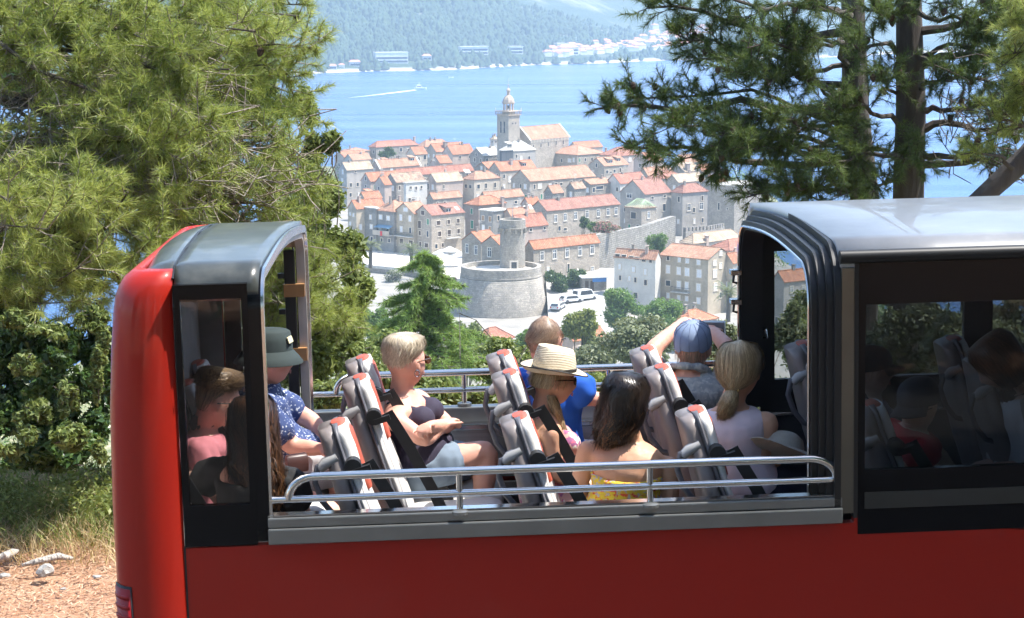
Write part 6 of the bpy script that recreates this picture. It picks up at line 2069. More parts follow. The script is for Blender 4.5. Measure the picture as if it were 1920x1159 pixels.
FEML = [(-.13, .165, .115, 0), (-.02, .172, .125, 0), (.12, .160, .115, .0), (.38, .122, .092, .004), (.62, .140, .105, .004), (.80, .152, .096, 0), (.92, .118, .070, -.006), (1.0, .060, .054, 0)]
def person(label, hip, neck, head, yaw, hyaw, hpitch=0, hroll=0, skin=None, male=True, k=1.0, sw=None, arms=None, legs=None, hs=1.0, garments=(), vox=.0088, belly=0.0, curl=.5, hands=True, bust=True, tilt=(0, 0), wid=1.0):
    hip, neck, head = (np.array(v, float) for v in (hip, neck, head))
    up = unit(neck - hip)
    ya = math.radians(yaw)
    fw = np.array([math.cos(ya), math.sin(ya), 0])
    fw = unit(fw - up * (fw @ up))
    lf = np.cross(up, fw)                       # the person's left
    L = np.linalg.norm(neck - hip)
    body = MB()
    T = MALE if male else FEML
    def ring(t, a, b, off, infl=0.0, n=20, tiltv=0.0):
        c = hip + (neck - hip) * t + fw * (off + (belly * math.exp(-((t - .22) / .18) ** 2)) * .5) - fw * .03 * math.sin(math.pi * max(0, min(1, t)))
        bb = b + belly * math.exp(-((t - .22) / .18) ** 2) * .5
        return [c + lf * (a * k * wid + infl) * math.cos(q) + fw * (bb * k * wid + infl) * math.sin(q) + up * tiltv * math.sin(q) for q in (2 * math.pi * j / n for j in range(n))]
    def torso_rings(t0, t1, infl, m_=14, tiltv=0.0):
        ts = np.linspace(t0, t1, m_)
        tt = [q[0] for q in T]
        out = []
        for i, t in enumerate(ts):
            a, b, off = (np.interp(t, tt, [q[c_] for q in T]) for c_ in (1, 2, 3))
            out.append(ring(t, a, b, off, infl, tiltv=tiltv * (i / (m_ - 1)) ** 2))
        return out
    body.loft(torso_rings(-.13, 1.0, 0, 22))
    # neck and head
    HF = frame(hyaw, hpitch, hroll)
    rn = (.057 if male else .049) * k
    nb = head + HF @ np.array([-.022, 0, -.055]) * hs
    body.tube([neck - up * .05, neck, (neck + nb) / 2, nb, head + HF @ np.array([-.01, 0, 0])], [rn * 1.5, rn * 1.12, rn, rn, rn], 14)
    hv, hf = head_mesh(hs, male)
    body.add([head + HF @ p for p in hv], hf)
    for s in (-1, 1):
        ellip(body, head + HF @ (np.array([-.006, s * .076, -.008]) * hs), (HF @ np.array([.019, s * .004, 0]) * hs, HF @ np.array([0, .009, 0]) * hs, HF @ np.array([-.004, s * .003, .033]) * hs))
    if not male and bust:
        for s in (-1, 1):
            c = hip + (neck - hip) * .60 + lf * s * .068 * k + fw * .082 * k
            ellip(body, c, (lf * .058 * k, fw * .050 * k, up * .055 * k), 12)
    sw = sw or (.185 if male else .155)
    sh = {}
    for s, nm in ((1, 'L'), (-1, 'R')):
        sh[nm] = neck - up * .075 * k + lf * s * sw * k + up * (tilt[0] * s)
    arms = arms or {}
    ra = (.052, .041, .028) if male else (.043, .034, .024)
    AJ = {}
    for nm, s in (('L', 1), ('R', -1)):
        el, wr = arms.get(nm, (sh[nm] - up * .27 * k + fw * .04, sh[nm] - up * .30 * k + fw * .27))
        el, wr = np.array(el, float), np.array(wr, float)
        AJ[nm] = (sh[nm], el, wr)
        limb(body, [sh[nm] - lf * s * .03, sh[nm], el, wr], [ra[0] * k * 1.05, ra[0] * k * 1.08, ra[1] * k, ra[2] * k])
        if hands:
            d = unit(wr - el)
            sd = unit(np.cross(d, up + .01))
            nn = np.cross(sd, d)
            q = .92 * k
            pc = wr + d * .045 * q
            ellip(body, pc, (d * .055 * q, sd * .040 * q, nn * .018 * q), 12)
            for f_, (off, l_) in enumerate(((.030, .062), (.010, .072), (-.011, .068), (-.030, .052))):
                p0 = wr + d * .082 * q + sd * off * q
                p1 = p0 + unit(d * math.cos(curl * .7) - nn * math.sin(curl * .7)) * l_ * .5 * q
                p2 = p1 + unit(d * math.cos(curl * 1.9) - nn * math.sin(curl * 1.9)) * l_ * .5 * q
                limb(body, [p0 - d * .02, p0, p1, p2], [.0095 * q, .0095 * q, .0085 * q, .0075 * q], 8)
            p0 = wr + d * .02 * q + sd * .032 * q
            p1 = p0 + unit(d * .6 + sd * .8 - nn * .2) * .036 * q
            p2 = p1 + unit(d * .9 + sd * .2 - nn * .3) * .032 * q
            limb(body, [p0, p1, p2], [.013 * q, .011 * q, .0085 * q], 8)
    LJ = {}
    legs = legs or {}
    rl = (.085, .058, .038) if male else (.086, .056, .035)
    for nm, s in (('L', 1), ('R', -1)):
        h0 = hip + lf * s * .085 * k - up * .03
        kn, an = legs.get(nm, (h0 + np.array([.42, 0, .02]), h0 + np.array([.45, 0, -.42])))
        kn, an = np.array(kn, float), np.array(an, float)
        LJ[nm] = (h0, kn, an)
        ca = kn + (an - kn) * .35 - unit(np.cross(np.cross(kn - h0, an - kn), an - kn)) * 0
        limb(body, [h0, (h0 + kn) / 2, kn, ca, an], [rl[0] * k, rl[0] * .88 * k, rl[1] * k, rl[1] * .98 * k, rl[2] * k])
        fd = unit(np.array([kn[0] - h0[0], kn[1] - h0[1], 0]) + 1e-6)
        limb(body, [an - fd * .03 - np.array([0, 0, .03]), an + fd * .08 - np.array([0, 0, .05]), an + fd * .16 - np.array([0, 0, .055])], [.034 * k, .034 * k, .024 * k])
    org = hip.copy()
    body.v = [tuple(np.array(v) - org) for v in body.v]
    me = remeshed(body, vox, 4, 'person')
    wrinkle(me, .0016, 34, int(abs(hip[0]) * 100))
    o = link('person', me, skin, None, True)
    o.matrix_world = BUSM @ Matrix.Translation(org)
    tag(o, label, 'person')
    P = Person()
    P.o, P.hip, P.neck, P.head, P.HF, P.up, P.fw, P.lf, P.sh, P.AJ, P.LJ, P.org, P.k, P.hs, P.male = o, hip, neck, head, HF, up, fw, lf, sh, AJ, LJ, org, k, hs, male
    P.rings = torso_rings
    P.ra, P.rl, P.bust = ra, rl, bust
    return P
def garment(P, name, mat, t0=-.1, t1=.93, infl=.012, sleeve=0.0, sl_infl=.014, straps=False, legs=0.0, wr=.006, vox=.0105, tiltv=0.0, seed=1, flare=0.0, collar=False, only=None, strap_w=.012):
    g = MB()
    if t1 > t0:
        rs = P.rings(t0, t1, infl, 14, tiltv)
        if flare:
            for i in range(len(rs)):
                c = sum(rs[i]) / len(rs[i])
                f = 1 + flare * (1 - i / (len(rs) - 1)) ** 2
                rs[i] = [c + (p - c) * f for p in rs[i]]
        g.loft(rs)
        if not P.male and P.bust and t1 > .5:
            for s in (-1, 1):
                c = P.hip + (P.neck - P.hip) * .60 + P.lf * s * .068 * P.k + P.fw * .082 * P.k
                q = .058 * P.k + infl
                ellip(g, c, (P.lf * q, P.fw * (.050 * P.k + infl), P.up * (.055 * P.k + infl * .6)), 12)
    for nm in ('L', 'R'):
        s0, el, wr_ = P.AJ[nm]
        if sleeve:
            sg = 1 if nm == 'L' else -1
            r0, r1 = P.ra[0] * P.k + sl_infl, (P.ra[0] if sleeve < 1 else P.ra[1]) * P.k + sl_infl * 1.35
            if sleeve <= 1:
                limb(g, [s0 - P.lf * sg * .05, s0, s0 + (el - s0) * sleeve * .9], [r0, r0, r1 * .98])
                g.tube([s0 + (el - s0) * sleeve * .5, s0 + (el - s0) * sleeve], [r0, r1], 14)
            else:
                limb(g, [s0 - P.lf * sg * .05, s0, el, el + (wr_ - el) * (sleeve - 1)], [r0, r0, P.ra[1] * P.k + sl_infl, P.ra[2] * P.k + sl_infl * 1.2])
        if legs:
            h0, kn, an = P.LJ[nm]
            limb(g, [h0, h0 + (kn - h0) * legs], [P.rl[0] * P.k + infl * 1.2, (P.rl[0] * .9 * P.k if legs < .9 else P.rl[1] * P.k) + infl * 1.6])
    if straps:
        rt_ = P.rings(t1 - .02, t1, infl, 2)[0]
        for s in (1, -1):
            a = P.hip + (P.neck - P.hip) * (t1 - .02) + P.lf * s * .075 * P.k + P.fw * (.088 * P.k)
            b = P.neck - P.up * .028 + P.lf * s * .085 * P.k + P.fw * .01
            b2 = P.neck - P.up * .012 + P.lf * s * .080 * P.k - P.fw * .035
            c = P.hip + (P.neck - P.hip) * (t1 - .02) + P.lf * s * .07 * P.k - P.fw * .105 * P.k
            g.tube([a, (a + b) / 2 + P.fw * .012, b, b2, (b2 + c) / 2 - P.fw * .012, c], strap_w, 8)
    if collar:
        pts = []
        for j in range(15):
            q = 2 * math.pi * j / 14
            pts.append(P.neck + P.up * (.012 - .03 * math.cos(q)) + P.fw * .072 * P.k * math.cos(q) + P.lf * .078 * P.k * math.sin(q))
        g.tube(pts, .019, 8)
    g.v = [tuple(np.array(v) - P.org) for v in g.v]
    me = remeshed(g, vox, 3, name)
    if wr: wrinkle(me, wr, 20, seed)
    o = link(name, me, mat, P.o, True)
    return o
def hw(P, p):
    """head-local point (metres for a normal head) -> person coordinates"""
    return P.head + P.HF @ (np.array(p, float) * P.hs) - P.org
def strands(P, name, mat, n, path, width=.004, seed=0, wave=0.0, wfreq=3.0, segs=9, jit=.006, shellmat=None, shell=True, a0=0, a1=2 * math.pi, curl=0.0, world=False):
    """hair as ribbons that run down a lofted form. path: list of (centre, side half-vector, front half-vector) rings in head space"""
    r = np.random.default_rng(seed)
    rings = []
    for c, sx, fx in path:
        rings.append((hw(P, c), P.HF @ (np.array(sx, float) * P.hs), P.HF @ (np.array(fx, float) * P.hs)))
    m_ = len(rings)
    A = r.uniform(a0, a1, n)
    dep = r.uniform(.88, 1.07, n)
    fly = r.uniform(0, 1, n) < .05
    dep = np.where(fly, r.uniform(1.0, 1.16, n), dep)
    t0 = r.uniform(0, .12, n)
    t1 = r.uniform(.86, 1.03, n)
    ph = r.uniform(0, 6.28, n)
    C = np.array([q[0] for q in rings])
    SX = np.array([q[1] for q in rings])
    FX = np.array([q[2] for q in rings])
    pts = []
    for i in range(segs):
        t = (t0 + (t1 - t0) * i / (segs - 1)) * (m_ - 1)
        t = np.clip(t, 0, m_ - 1.0001)
        j = t.astype(int)
        f = (t - j)[:, None]
        f = f * f * (3 - 2 * f) * .5 + f * .5
        c = C[j] * (1 - f) + C[j + 1] * f
        sx = SX[j] * (1 - f) + SX[j + 1] * f
        fx = FX[j] * (1 - f) + FX[j + 1] * f
        an = A + wave * np.sin(wfreq * i / (segs - 1) * 6.28 + ph * .35)
        rad = dep + (wave * .6 * np.sin(wfreq * i / (segs - 1) * 6.28 + ph)) * (i / (segs - 1))
        p = c + (sx * np.cos(an)[:, None] + fx * np.sin(an)[:, None]) * rad[:, None]
        p = p + r.normal(size=p.shape) * jit * (i / (segs - 1)) * .5
        pts.append(p)
    pts = np.stack(pts, 1)
    tang = np.gradient(pts, axis=1)
    cen = np.stack([np.broadcast_to(C.mean(0), pts[:, 0].shape)] * segs, 1)
    nrm = unit(pts - cen)
    side = unit(np.cross(tang, nrm)) * width / 2
    taper = np.linspace(1, .35, segs)[None, :, None]
    V = np.stack([pts - side * taper, pts + side * taper], 2).reshape(-1, 3)
    Fc = []
    base = (np.arange(n) * segs * 2)[:, None]
    k = np.arange(segs - 1)[None] * 2
    Fc = np.stack([base + k, base + k + 1, base + k + 3, base + k + 2], -1).reshape(-1, 4)
    o = link(name, np_mesh(name, V, Fc, True), mat, P.o)
    tag(o, kind='stuff')
    if shell:
        mb = MB()
        mb.loft([[c + (sx * math.cos(q) + fx * math.sin(q)) * .885 for q in np.linspace(0, 2 * math.pi, 20, endpoint=False)] for c, sx, fx in rings])
        so = mb.build(name + '_mass', shellmat or mat, o, True)
    return o
def cap_path(top=.118, w=.084, fr=.098, zend=-.03, back=-.012, n=6):
    """rings of a hair cap from the crown down to zend"""
    out = [((back, 0, top), (0, .010, 0), (.010, 0, 0))]
    for i in range(1, n + 1):
        t = i / n
        z = top + (zend - top) * t
        e = math.sqrt(max(.02, 1 - ((z - 0) / (top + .002)) ** 2)) if z > 0 else 1.0
        out.append(((back * (1 if z > 0 else 1.4), 0, z), (0, w * e, 0), (fr * e * .97, 0, 0)))
    return out
def add_part(P, name, mb, mat, parent=None, smooth=True, headspace=True, bevel=0):
    if headspace: mb.v = [tuple(hw(P, v)) for v in mb.v]
    else: mb.v = [tuple(np.array(v) - P.org) for v in mb.v]
    return mb.build(name, mat, parent or P.o, smooth, bevel)
def glasses(P, col=(.01, .01, .01), z=.006):
    mb = MB()
    for s in (-1, 1):
        ellip(mb, (.094, s * .031, z), ((0.004, s * -.004, 0), (.004 * s, .026, 0), (0, 0, .020)), 12)
        mb.tube([(.090, s * .056, z + .008), (.04, s * .078, z + .008), (-.005, s * .083, z + .004)], .0028, 5)
    mb.tube([(.099, -.012, z + .008), (.102, 0, z + .010), (.099, .012, z + .008)], .0028, 5)
    return add_part(P, 'sunglasses', mb, plain('dark_lens_%d' % int(col[0] * 1000), col, .1, coat=.6))
def face_bits(P, lip=(.45, .15, .13), brow=(.10, .06, .04), eyes=True):
    mb = MB()
    ellip(mb, (.0905, 0, -.0555), ((.004, 0, 0), (0, .021, 0), (0, 0, .0035)), 12)
    ellip(mb, (.0895, 0, -.0635), ((.004, 0, 0), (0, .018, 0), (0, 0, .0042)), 12)
    add_part(P, 'lips', mb, plain('lips_%d' % int(lip[0] * 1000), lip, .45))
    mb = MB()
    for s in (-1, 1):
        mb.tube([(.088, s * .014, .024), (.086, s * .030, .029), (.074, s * .050, .024)], [.003, .0035, .002], 6)
    add_part(P, 'eyebrows', mb, plain('brow_%d' % int(brow[0] * 1000), brow, .8))
    if eyes:
        for s in (-1, 1):
            mb = MB()
            ellip(mb, (.0735, s * .030, .006), ((.010, 0, 0), (0, .012, 0), (0, 0, .0075)), 12)
            e = add_part(P, 'eye', mb, plain('eye_white', (.6, .57, .54), .25))
            mb = MB()
            ellip(mb, (.081, s * .030, .006), ((.0042, 0, 0), (0, .0052, 0), (0, 0, .0052)), 10)
            add_part(P, 'iris', mb, plain('eye_iris', (.05, .035, .025), .15), e)

# ---------------------------------------------------------------- hair and cloth colours
HR_PLAT = hair_mat('platinum_hair', (.42, .33, .22), (.80, .70, .54))
HR_BLON = hair_mat('ash_blonde_hair', (.26, .18, .09), (.58, .43, .25))
HR_DARK = hair_mat('near_black_wavy_hair', (.006, .005, .005), (.035, .022, .015), .3)
HR_BRWN = hair_mat('long_brown_hair', (.012, .007, .005), (.10, .045, .022), .35)
HR_CURL = hair_mat('curly_light_brown_hair', (.07, .04, .02), (.36, .23, .11))
HR_GREY = hair_mat('cropped_greying_hair', (.20, .12, .08), (.42, .30, .21))
HR_RUST = hair_mat('rusty_brown_hair', (.06, .025, .012), (.20, .09, .045))
HR_TIP = hair_mat('bronze_hair_ends', (.12, .05, .02), (.34, .17, .07))

# 1 --- platinum-haired woman with folded arms
y0 = 1.45
hip = J(790, 858, y0)
P = person('woman in navy camisole with cropped platinum hair and folded arms', hip, J(752, 738, y0), J(762, 679, y0), -18, 38, -2, 0, SK_PINK, False, 1.02,
           arms={'R': (J(798, 826, 1.22), J(830, 800, 1.36)), 'L': (J(842, 798, 1.46), J(806, 799, 1.19))},
           legs={'R': (J(912, 848, 1.40), J(903, 965, 1.36)), 'L': (J(918, 880, 1.60), J(905, 990, 1.62))}, hs=1.0, curl=.9, sw=.168, wid=1.06, belly=.05)
garment(P, 'camisole', cloth('navy_camisole_cloth', (.028, .022, .045)), -.10, .74, .012, straps=True, wr=.002, tiltv=-.012)
garment(P, 'shorts', cloth('faded_denim', (.16, .21, .27)), -.13, .02, .014, legs=.42, wr=.006)
strands(P, 'hair', HR_PLAT, 4200, [((-.03, 0, .134), (0, .012, 0), (.012, 0, 0)), ((-.018, 0, .130), (0, .042, 0), (.056, 0, 0)), ((-.012, 0, .110), (0, .072, 0), (.092, 0, 0)), ((-.014, 0, .080), (0, .082, 0), (.099, 0, 0)), ((-.028, 0, .050), (0, .079, 0), (.080, 0, 0)), ((-.044, 0, .025), (0, .070, 0), (.058, 0, 0)), ((-.056, 0, -.005), (0, .052, 0), (.040, 0, 0))], .0030, 1, .12, 1.2, 8, .014)
glasses(P, (.09, .05, .02))
face_bits(P, eyes=False)
mb = MB()
for q_ in (0,):
    mb.tube([(-.006, -.084, -.040) + np.array([math.cos(a) * .013, 0, math.sin(a) * .015]) for a in np.linspace(0, 2 * math.pi, 13)], .0022, 6)
add_part(P, 'hoop_earring', mb, M_STEEL)

# 2 --- woman in straw hat
y0 = 1.09
P = person('woman in pale straw hat and dark glasses wearing a floral sundress', J(1030, 925, y0), J(1018, 768, y0), J(1037, 712, y0), 8, 2, -6, 0, SK_TAN, False, .98,
           arms={'R': (J(1042, 890, .93), J(1110, 915, .95)), 'L': (J(1075, 880, 1.25), J(1130, 900, 1.2))},
           legs={'R': (J(1150, 935, 1.0), J(1150, 1060, 1.0)), 'L': (J(1150, 930, 1.18), J(1150, 1055, 1.18))}, hs=.98, sw=.155)
garment(P, 'sundress', pattern_cloth('floral_sundress_cloth', (.60, .55, .50), [(.50, .12, .20), (.62, .60, .55), (.30, .10, .22), (.55, .32, .28)], 16, (.50, .53)), -.13, .70, .012, straps=True, legs=.6, wr=.004, strap_w=.007)
strands(P, 'hair', HR_BLON, 700, cap_path(.116, .082, .094, -.03), .004, 4, .05, 1, 7)
strands(P, 'braid', HR_BLON, 500, [((-.01, -.06, -.06), (0, .02, 0), (.02, 0, 0)), ((.01, -.055, -.11), (0, .026, 0), (.026, 0, 0)), ((.035, -.045, -.17), (0, .022, 0), (.022, 0, 0)), ((.055, -.04, -.23), (0, .024, 0), (.024, 0, 0)), ((.065, -.04, -.29), (0, .018, 0), (.018, 0, 0)), ((.07, -.04, -.35), (0, .010, 0), (.010, 0, 0))], .004, 5, .5, 2.5, 9, .004)
glasses(P)
face_bits(P, (.50, .10, .11), eyes=False)
def straw(name, a, b):
    m = NT(name)
    tc = m.n('TexCoord')
    sep = m.n('SeparateXYZ')
    m.l(tc.outputs['Object'], sep.inputs[0])
    wv = m.math('SINE', m.math('MULTIPLY', sep.outputs[2], 900))
    n = m.noise(60, detail=4)
    c = m.mix(n, a, b)
    m.set(Base_Color=c, Roughness=.75)
    m.bump(m.math('ADD', m.math('MULTIPLY', wv, .4), n), .5, .004)
    return m.mat
hb_ = MB()
n = 32
def brim_ring(rx, ry, z, up_side=0.0, front=0.0):
    return [(rx * math.cos(q), ry * math.sin(q), z + up_side * (math.sin(q) ** 2) + front * math.cos(q)) for q in (2 * math.pi * j / n for j in range(n))]
crown = [brim_ring(.100, .088, .040), brim_ring(.097, .083, .080), brim_ring(.088, .070, .122), brim_ring(.078, .056, .146, 0, -.008), brim_ring(.060, .038, .150, 0, -.008), brim_ring(.040, .016, .128, 0, -.004), brim_ring(.012, .006, .122)]
hb_.loft(crown)
hat = add_part(P, 'straw_hat', hb_, straw('pale_straw', (.56, .46, .32), (.70, .62, .47)))
hb_ = MB()
hb_.loft([brim_ring(.098, .086, .046), brim_ring(.125, .112, .042, .004), brim_ring(.138, .126, .042, .012, -.008), brim_ring(.150, .136, .046, .020, -.016), brim_ring(.150, .136, .042, .020, -.016), brim_ring(.138, .126, .038, .012, -.008), brim_ring(.125, .112, .038, .004), brim_ring(.097, .085, .041)], cap=False)
add_part(P, 'brim', hb_, MATS['pale_straw'], hat)
hb_ = MB()
hb_.loft([brim_ring(.1015, .0895, .046), brim_ring(.1015, .0895, .060), brim_ring(.099, .087, .061), brim_ring(.099, .087, .045)], cap=False)
add_part(P, 'hat_band', hb_, M_BELT, hat)
hb_ = MB()
hb_.tube([np.array(p) for p in brim_ring(.1515, .1375, .044, .020, -.016)] + [np.array(brim_ring(.1515, .1375, .044, .020, -.016)[0])], .0032, 6)
add_part(P, 'brim_edge', hb_, M_BELT, hat)

# 3 --- man in blue T-shirt, seen from behind
y0 = 1.60
P = person('man in bright blue T-shirt with cropped thinning hair, back to camera', J(1035, 850, y0), J(1028, 690, y0), J(1022, 640, y0), 55, 62, -4, 0, SK_PINK, True, 1.0,
           arms={'L': (J(985, 800, 1.75), J(1040, 830, 1.85)), 'R': (J(1080, 745, 1.50), J(1160, 752, 1.55))}, hs=1.0,
           legs={'R': (J(1150, 870, 1.5), J(1150, 990, 1.5)), 'L': (J(1150, 865, 1.7), J(1150, 985, 1.7))})
garment(P, 'tee_shirt', cloth('royal_blue_jersey', (.012, .11, .55)), -.12, .95, .013, sleeve=.55, wr=.006)
garment(P, 'shorts', cloth('navy_shorts_cloth', (.02, .025, .05)), -.13, .02, .014, legs=.7, wr=.004)
strands(P, 'hair', HR_GREY, 2600, cap_path(.1165, .0755, .0915, .0, -.008), .0017, 7, .25, 1, 5, .002, shell=False)
strands(P, 'hair_nape', HR_GREY, 700, [((-.03, 0, .03), (0, .076, 0), (.066, 0, 0)), ((-.042, 0, -.01), (0, .070, 0), (.052, 0, 0)), ((-.048, 0, -.05), (0, .052, 0), (.036, 0, 0))], .0018, 8, .1, 1, 4, .001, shell=False)
mb = MB()
mb.tube([(.05, -.080, .012), (-.004, -.084, .012), (-.012, -.086, 0)], .003, 6)
add_part(P, 'spectacles_temple', mb, M_BELT)

# 4 --- woman with bare back
y0 = .46
P = person('woman with dark wavy hair and bare back in yellow and red strapless top', J(1172, 968, y0), J(1180, 826, y0 + .02), J(1172, 752, y0 + .03), 78, 70, -4, 8, SK_BRN, False, 1.0,
           arms={'L': (J(1082, 925, .50), J(1150, 960, .72)), 'R': (J(1258, 935, .42), J(1230, 985, .66))},
           legs={'L': (J(1230, 960, .95), J(1240, 1080, .95)), 'R': (J(1330, 985, .72), J(1340, 1110, .72))}, hs=1.0, sw=.165, tilt=(.022, 0), wid=1.0)
garment(P, 'strapless_top', pattern_cloth('yellow_red_floral_cloth', (.62, .42, .04), [(.60, .07, .03), (.42, .40, .40), (.65, .50, .03)], 34, (.50, .53)), -.13, .60, .012, wr=.004, tiltv=.03)
strands(P, 'hair', HR_DARK, 3600, [((-.02, .0, .122), (0, .010, 0), (.010, 0, 0)), ((-.014, 0, .112), (0, .062, 0), (.075, 0, 0)), ((-.014, 0, .07), (0, .090, 0), (.100, 0, 0)), ((-.022, 0, .01), (0, .090, 0), (.092, 0, 0)), ((-.034, .004, -.05), (0, .092, 0), (.072, 0, 0)), ((-.044, .010, -.10), (0, .082, 0), (.054, 0, 0)), ((-.052, .022, -.14), (0, .062, 0), (.038, 0, 0)), ((-.054, .042, -.18), (0, .030, 0), (.022, 0, 0))], .0036, 9, .20, 2.6, 11, .022)
strands(P, 'hair_ends', HR_TIP, 500, [((-.036, .0, -.02), (0, .094, 0), (.072, 0, 0)), ((-.046, .010, -.09), (0, .087, 0), (.058, 0, 0)), ((-.054, .022, -.14), (0, .066, 0), (.042, 0, 0)), ((-.056, .044, -.19), (0, .034, 0), (.026, 0, 0))], .005, 10, .2, 1.6, 9, .014, shell=False)

# 5 --- man in blue cap with raised arms
y0 = 1.52
P = person('man in faded blue cap and grey shirt raising both arms to photograph', J(1295, 830, y0), J(1293, 697, y0), J(1300, 652, y0 + .03), 66, 72, 12, 0, SK_PINK, True, 1.02,
           arms={'L': (J(1224, 655, 1.62), J(1272, 612, 1.80)), 'R': (J(1366, 652, 1.70), J(1338, 624, 1.88))}, hs=1.0,
           legs={'R': (J(1420, 850, 1.45), J(1420, 980, 1.45)), 'L': (J(1410, 845, 1.7), J(1410, 975, 1.7))}, tilt=(0.02, 0))
garment(P, 'shirt', pattern_cloth('grey_check_shirt_cloth', (.32, .33, .32), [(.42, .42, .40), (.26, .28, .29)], 40, (.48, .56)), -.12, .96, .013, sleeve=.5, wr=.007, collar=True)
garment(P, 'trousers', cloth('charcoal_trousers', (.03, .03, .035)), -.13, .02, .014, legs=1.0, wr=.004)
strands(P, 'hair', HR_GREY, 300, cap_path(.108, .078, .092, -.05), .003, 12, .05, 1, 6, shell=False)
def cap(P, mat, brim_len=.085, tilt_=0.0, gap=True):
    c = MB()
    n = 28
    rings = []
    for i, (z, s) in enumerate(((.018, 1.0), (.045, 1.01), (.075, .97), (.100, .84), (.118, .60), (.127, .30), (.130, .06))):
        rings.append([(-.006 + .106 * s * math.cos(q), .086 * s * math.sin(q), z + (.018 if (gap and i == 0 and math.cos(q) < -.86) else 0) + (.012 * math.cos(q) if i == 0 else 0)) for q in (2 * math.pi * j / n for j in range(n))])
    c.loft(rings)
    co = add_part(P, 'cap', c, mat)
    b = MB()
    top, bot = [], []
    for j in range(13):
        a = -1.15 + 2.3 * j / 12
        e = brim_len * math.cos(a * 1.15) ** .8 if abs(a) < 1.3 else 0
        top.append([(-.006 + .100 * math.cos(a) + u * e * .95, .083 * math.sin(a) * (1 + .02 * u), .030 - .016 * u - .020 * (math.sin(a) ** 2) * (.4 + u)) for u in (0, .35, .7, 1)])
    vs = [p for r_ in top for p in r_]
    vs2 = [(x, y, z - .004) for x, y, z in vs]
    k = 4
    fs = []
    for j in range(12):
        for u in range(3):
            a_, b_ = j * k + u, (j + 1) * k + u
            fs.append((a_, a_ + 1, b_ + 1, b_))
            fs.append((len(vs) + a_, len(vs) + b_, len(vs) + b_ + 1, len(vs) + a_ + 1))
        a_, b_ = j * k + 3, (j + 1) * k + 3
        fs.append((a_, b_, len(vs) + b_, len(vs) + a_))
    b.add(vs + vs2, fs)
    add_part(P, 'cap_peak', b, mat, co)
    return co
co = cap(P, cloth('faded_blue_cotton', (.20, .26, .38), .85, .15, 8))
mb = MB()
for a in np.linspace(0, math.pi, 7)[:-1]:
    mb.tube([(-.006 + .107 * s * math.cos(a), .087 * s * math.sin(a), z + .001) for z, s in ((.02, 1.0), (.045, 1.01), (.075, .97), (.100, .84), (.118, .60), (.128, .28))], .0012, 4)
    mb.tube([(-.006 - .107 * s * math.cos(a), -.087 * s * math.sin(a), z + .001) for z, s in ((.02, 1.0), (.045, 1.01), (.075, .97), (.100, .84), (.118, .60), (.128, .28))], .0012, 4)
add_part(P, 'cap_seams', mb, cloth('cap_stitching', (.13, .17, .27)), co)
# the camera he holds
cc_ = J(1338, 616, 1.98)
cm = MB().box(-.055, .055, -.03, .03, -.035, .035).tube([(0, .03, 0), (0, .075, 0)], [.026, .024], 12)
o = cm.build('compact_camera', plain('grey_camera_body', (.22, .23, .24), .4), None, False, .004)
o.matrix_world = BUSM @ Matrix.Translation(cc_) @ Matrix.Rotation(math.radians(-15), 4, 'Z')
tag(o, 'small grey camera held up by the man in the blue cap', 'camera')

# 6 --- woman with ponytail
y0 = .78
P = person('woman with blonde ponytail in pale pink sleeveless top, back to camera', J(1388, 902, y0), J(1370, 760, y0), J(1388, 695, y0 + .02), 58, 62, -6, 0, SK_TAN, False, 1.0,
           arms={'R': (J(1424, 880, .70), J(1498, 882, .80)), 'L': (J(1345, 860, 1.0), J(1440, 880, 1.05))},
           legs={'R': (J(1530, 905, .80), J(1540, 1040, .80)), 'L': (J(1530, 895, 1.0), J(1540, 1030, 1.0))}, hs=1.03, sw=.158, curl=.8)
garment(P, 'sleeveless_top', cloth('pale_pink_blouse_cloth', (.68, .56, .60)), -.12, .955, .011, wr=.005, flare=.06)
garment(P, 'shorts', cloth('dark_navy_shorts', (.012, .014, .035)), -.13, .02, .016, legs=.75, wr=.005)
strands(P, 'hair', HR_BLON, 3400, [((-.012, 0, .126), (0, .010, 0), (.010, 0, 0)), ((-.010, 0, .114), (0, .060, 0), (.075, 0, 0)), ((-.012, 0, .075), (0, .088, 0), (.102, 0, 0)), ((-.020, 0, .02), (0, .092, 0), (.098, 0, 0)), ((-.044, 0, -.025), (0, .080, 0), (.070, 0, 0)), ((-.078, 0, -.055), (0, .045, 0), (.034, 0, 0)), ((-.092, 0, -.068), (0, .020, 0), (.018, 0, 0))], .0030, 14, .07, 1.0, 10, .008)
strands(P, 'ponytail', HR_BLON, 1300, [((-.094, 0, -.066), (0, .017, 0), (.015, 0, 0)), ((-.108, .004, -.095), (0, .032, 0), (.024, 0, 0)), ((-.112, .012, -.13), (0, .036, 0), (.024, 0, 0)), ((-.108, .022, -.165), (0, .026, 0), (.016, 0, 0)), ((-.104, .034, -.19), (0, .014, 0), (.010, 0, 0))], .003, 15, .18, 1.4, 8, .018)
mb = MB()
for a in np.linspace(0, 2 * math.pi, 11)[:-1]:
    ellip(mb, (-.096 + .004 * math.cos(a), .027 * math.cos(a), -.070 + .024 * math.sin(a)), ((.0065, 0, 0), (0, .0065, 0), (0, 0, .0065)), 8)
add_part(P, 'beaded_hair_tie', mb, plain('brass_beads', (.5, .36, .16), .3, .7))
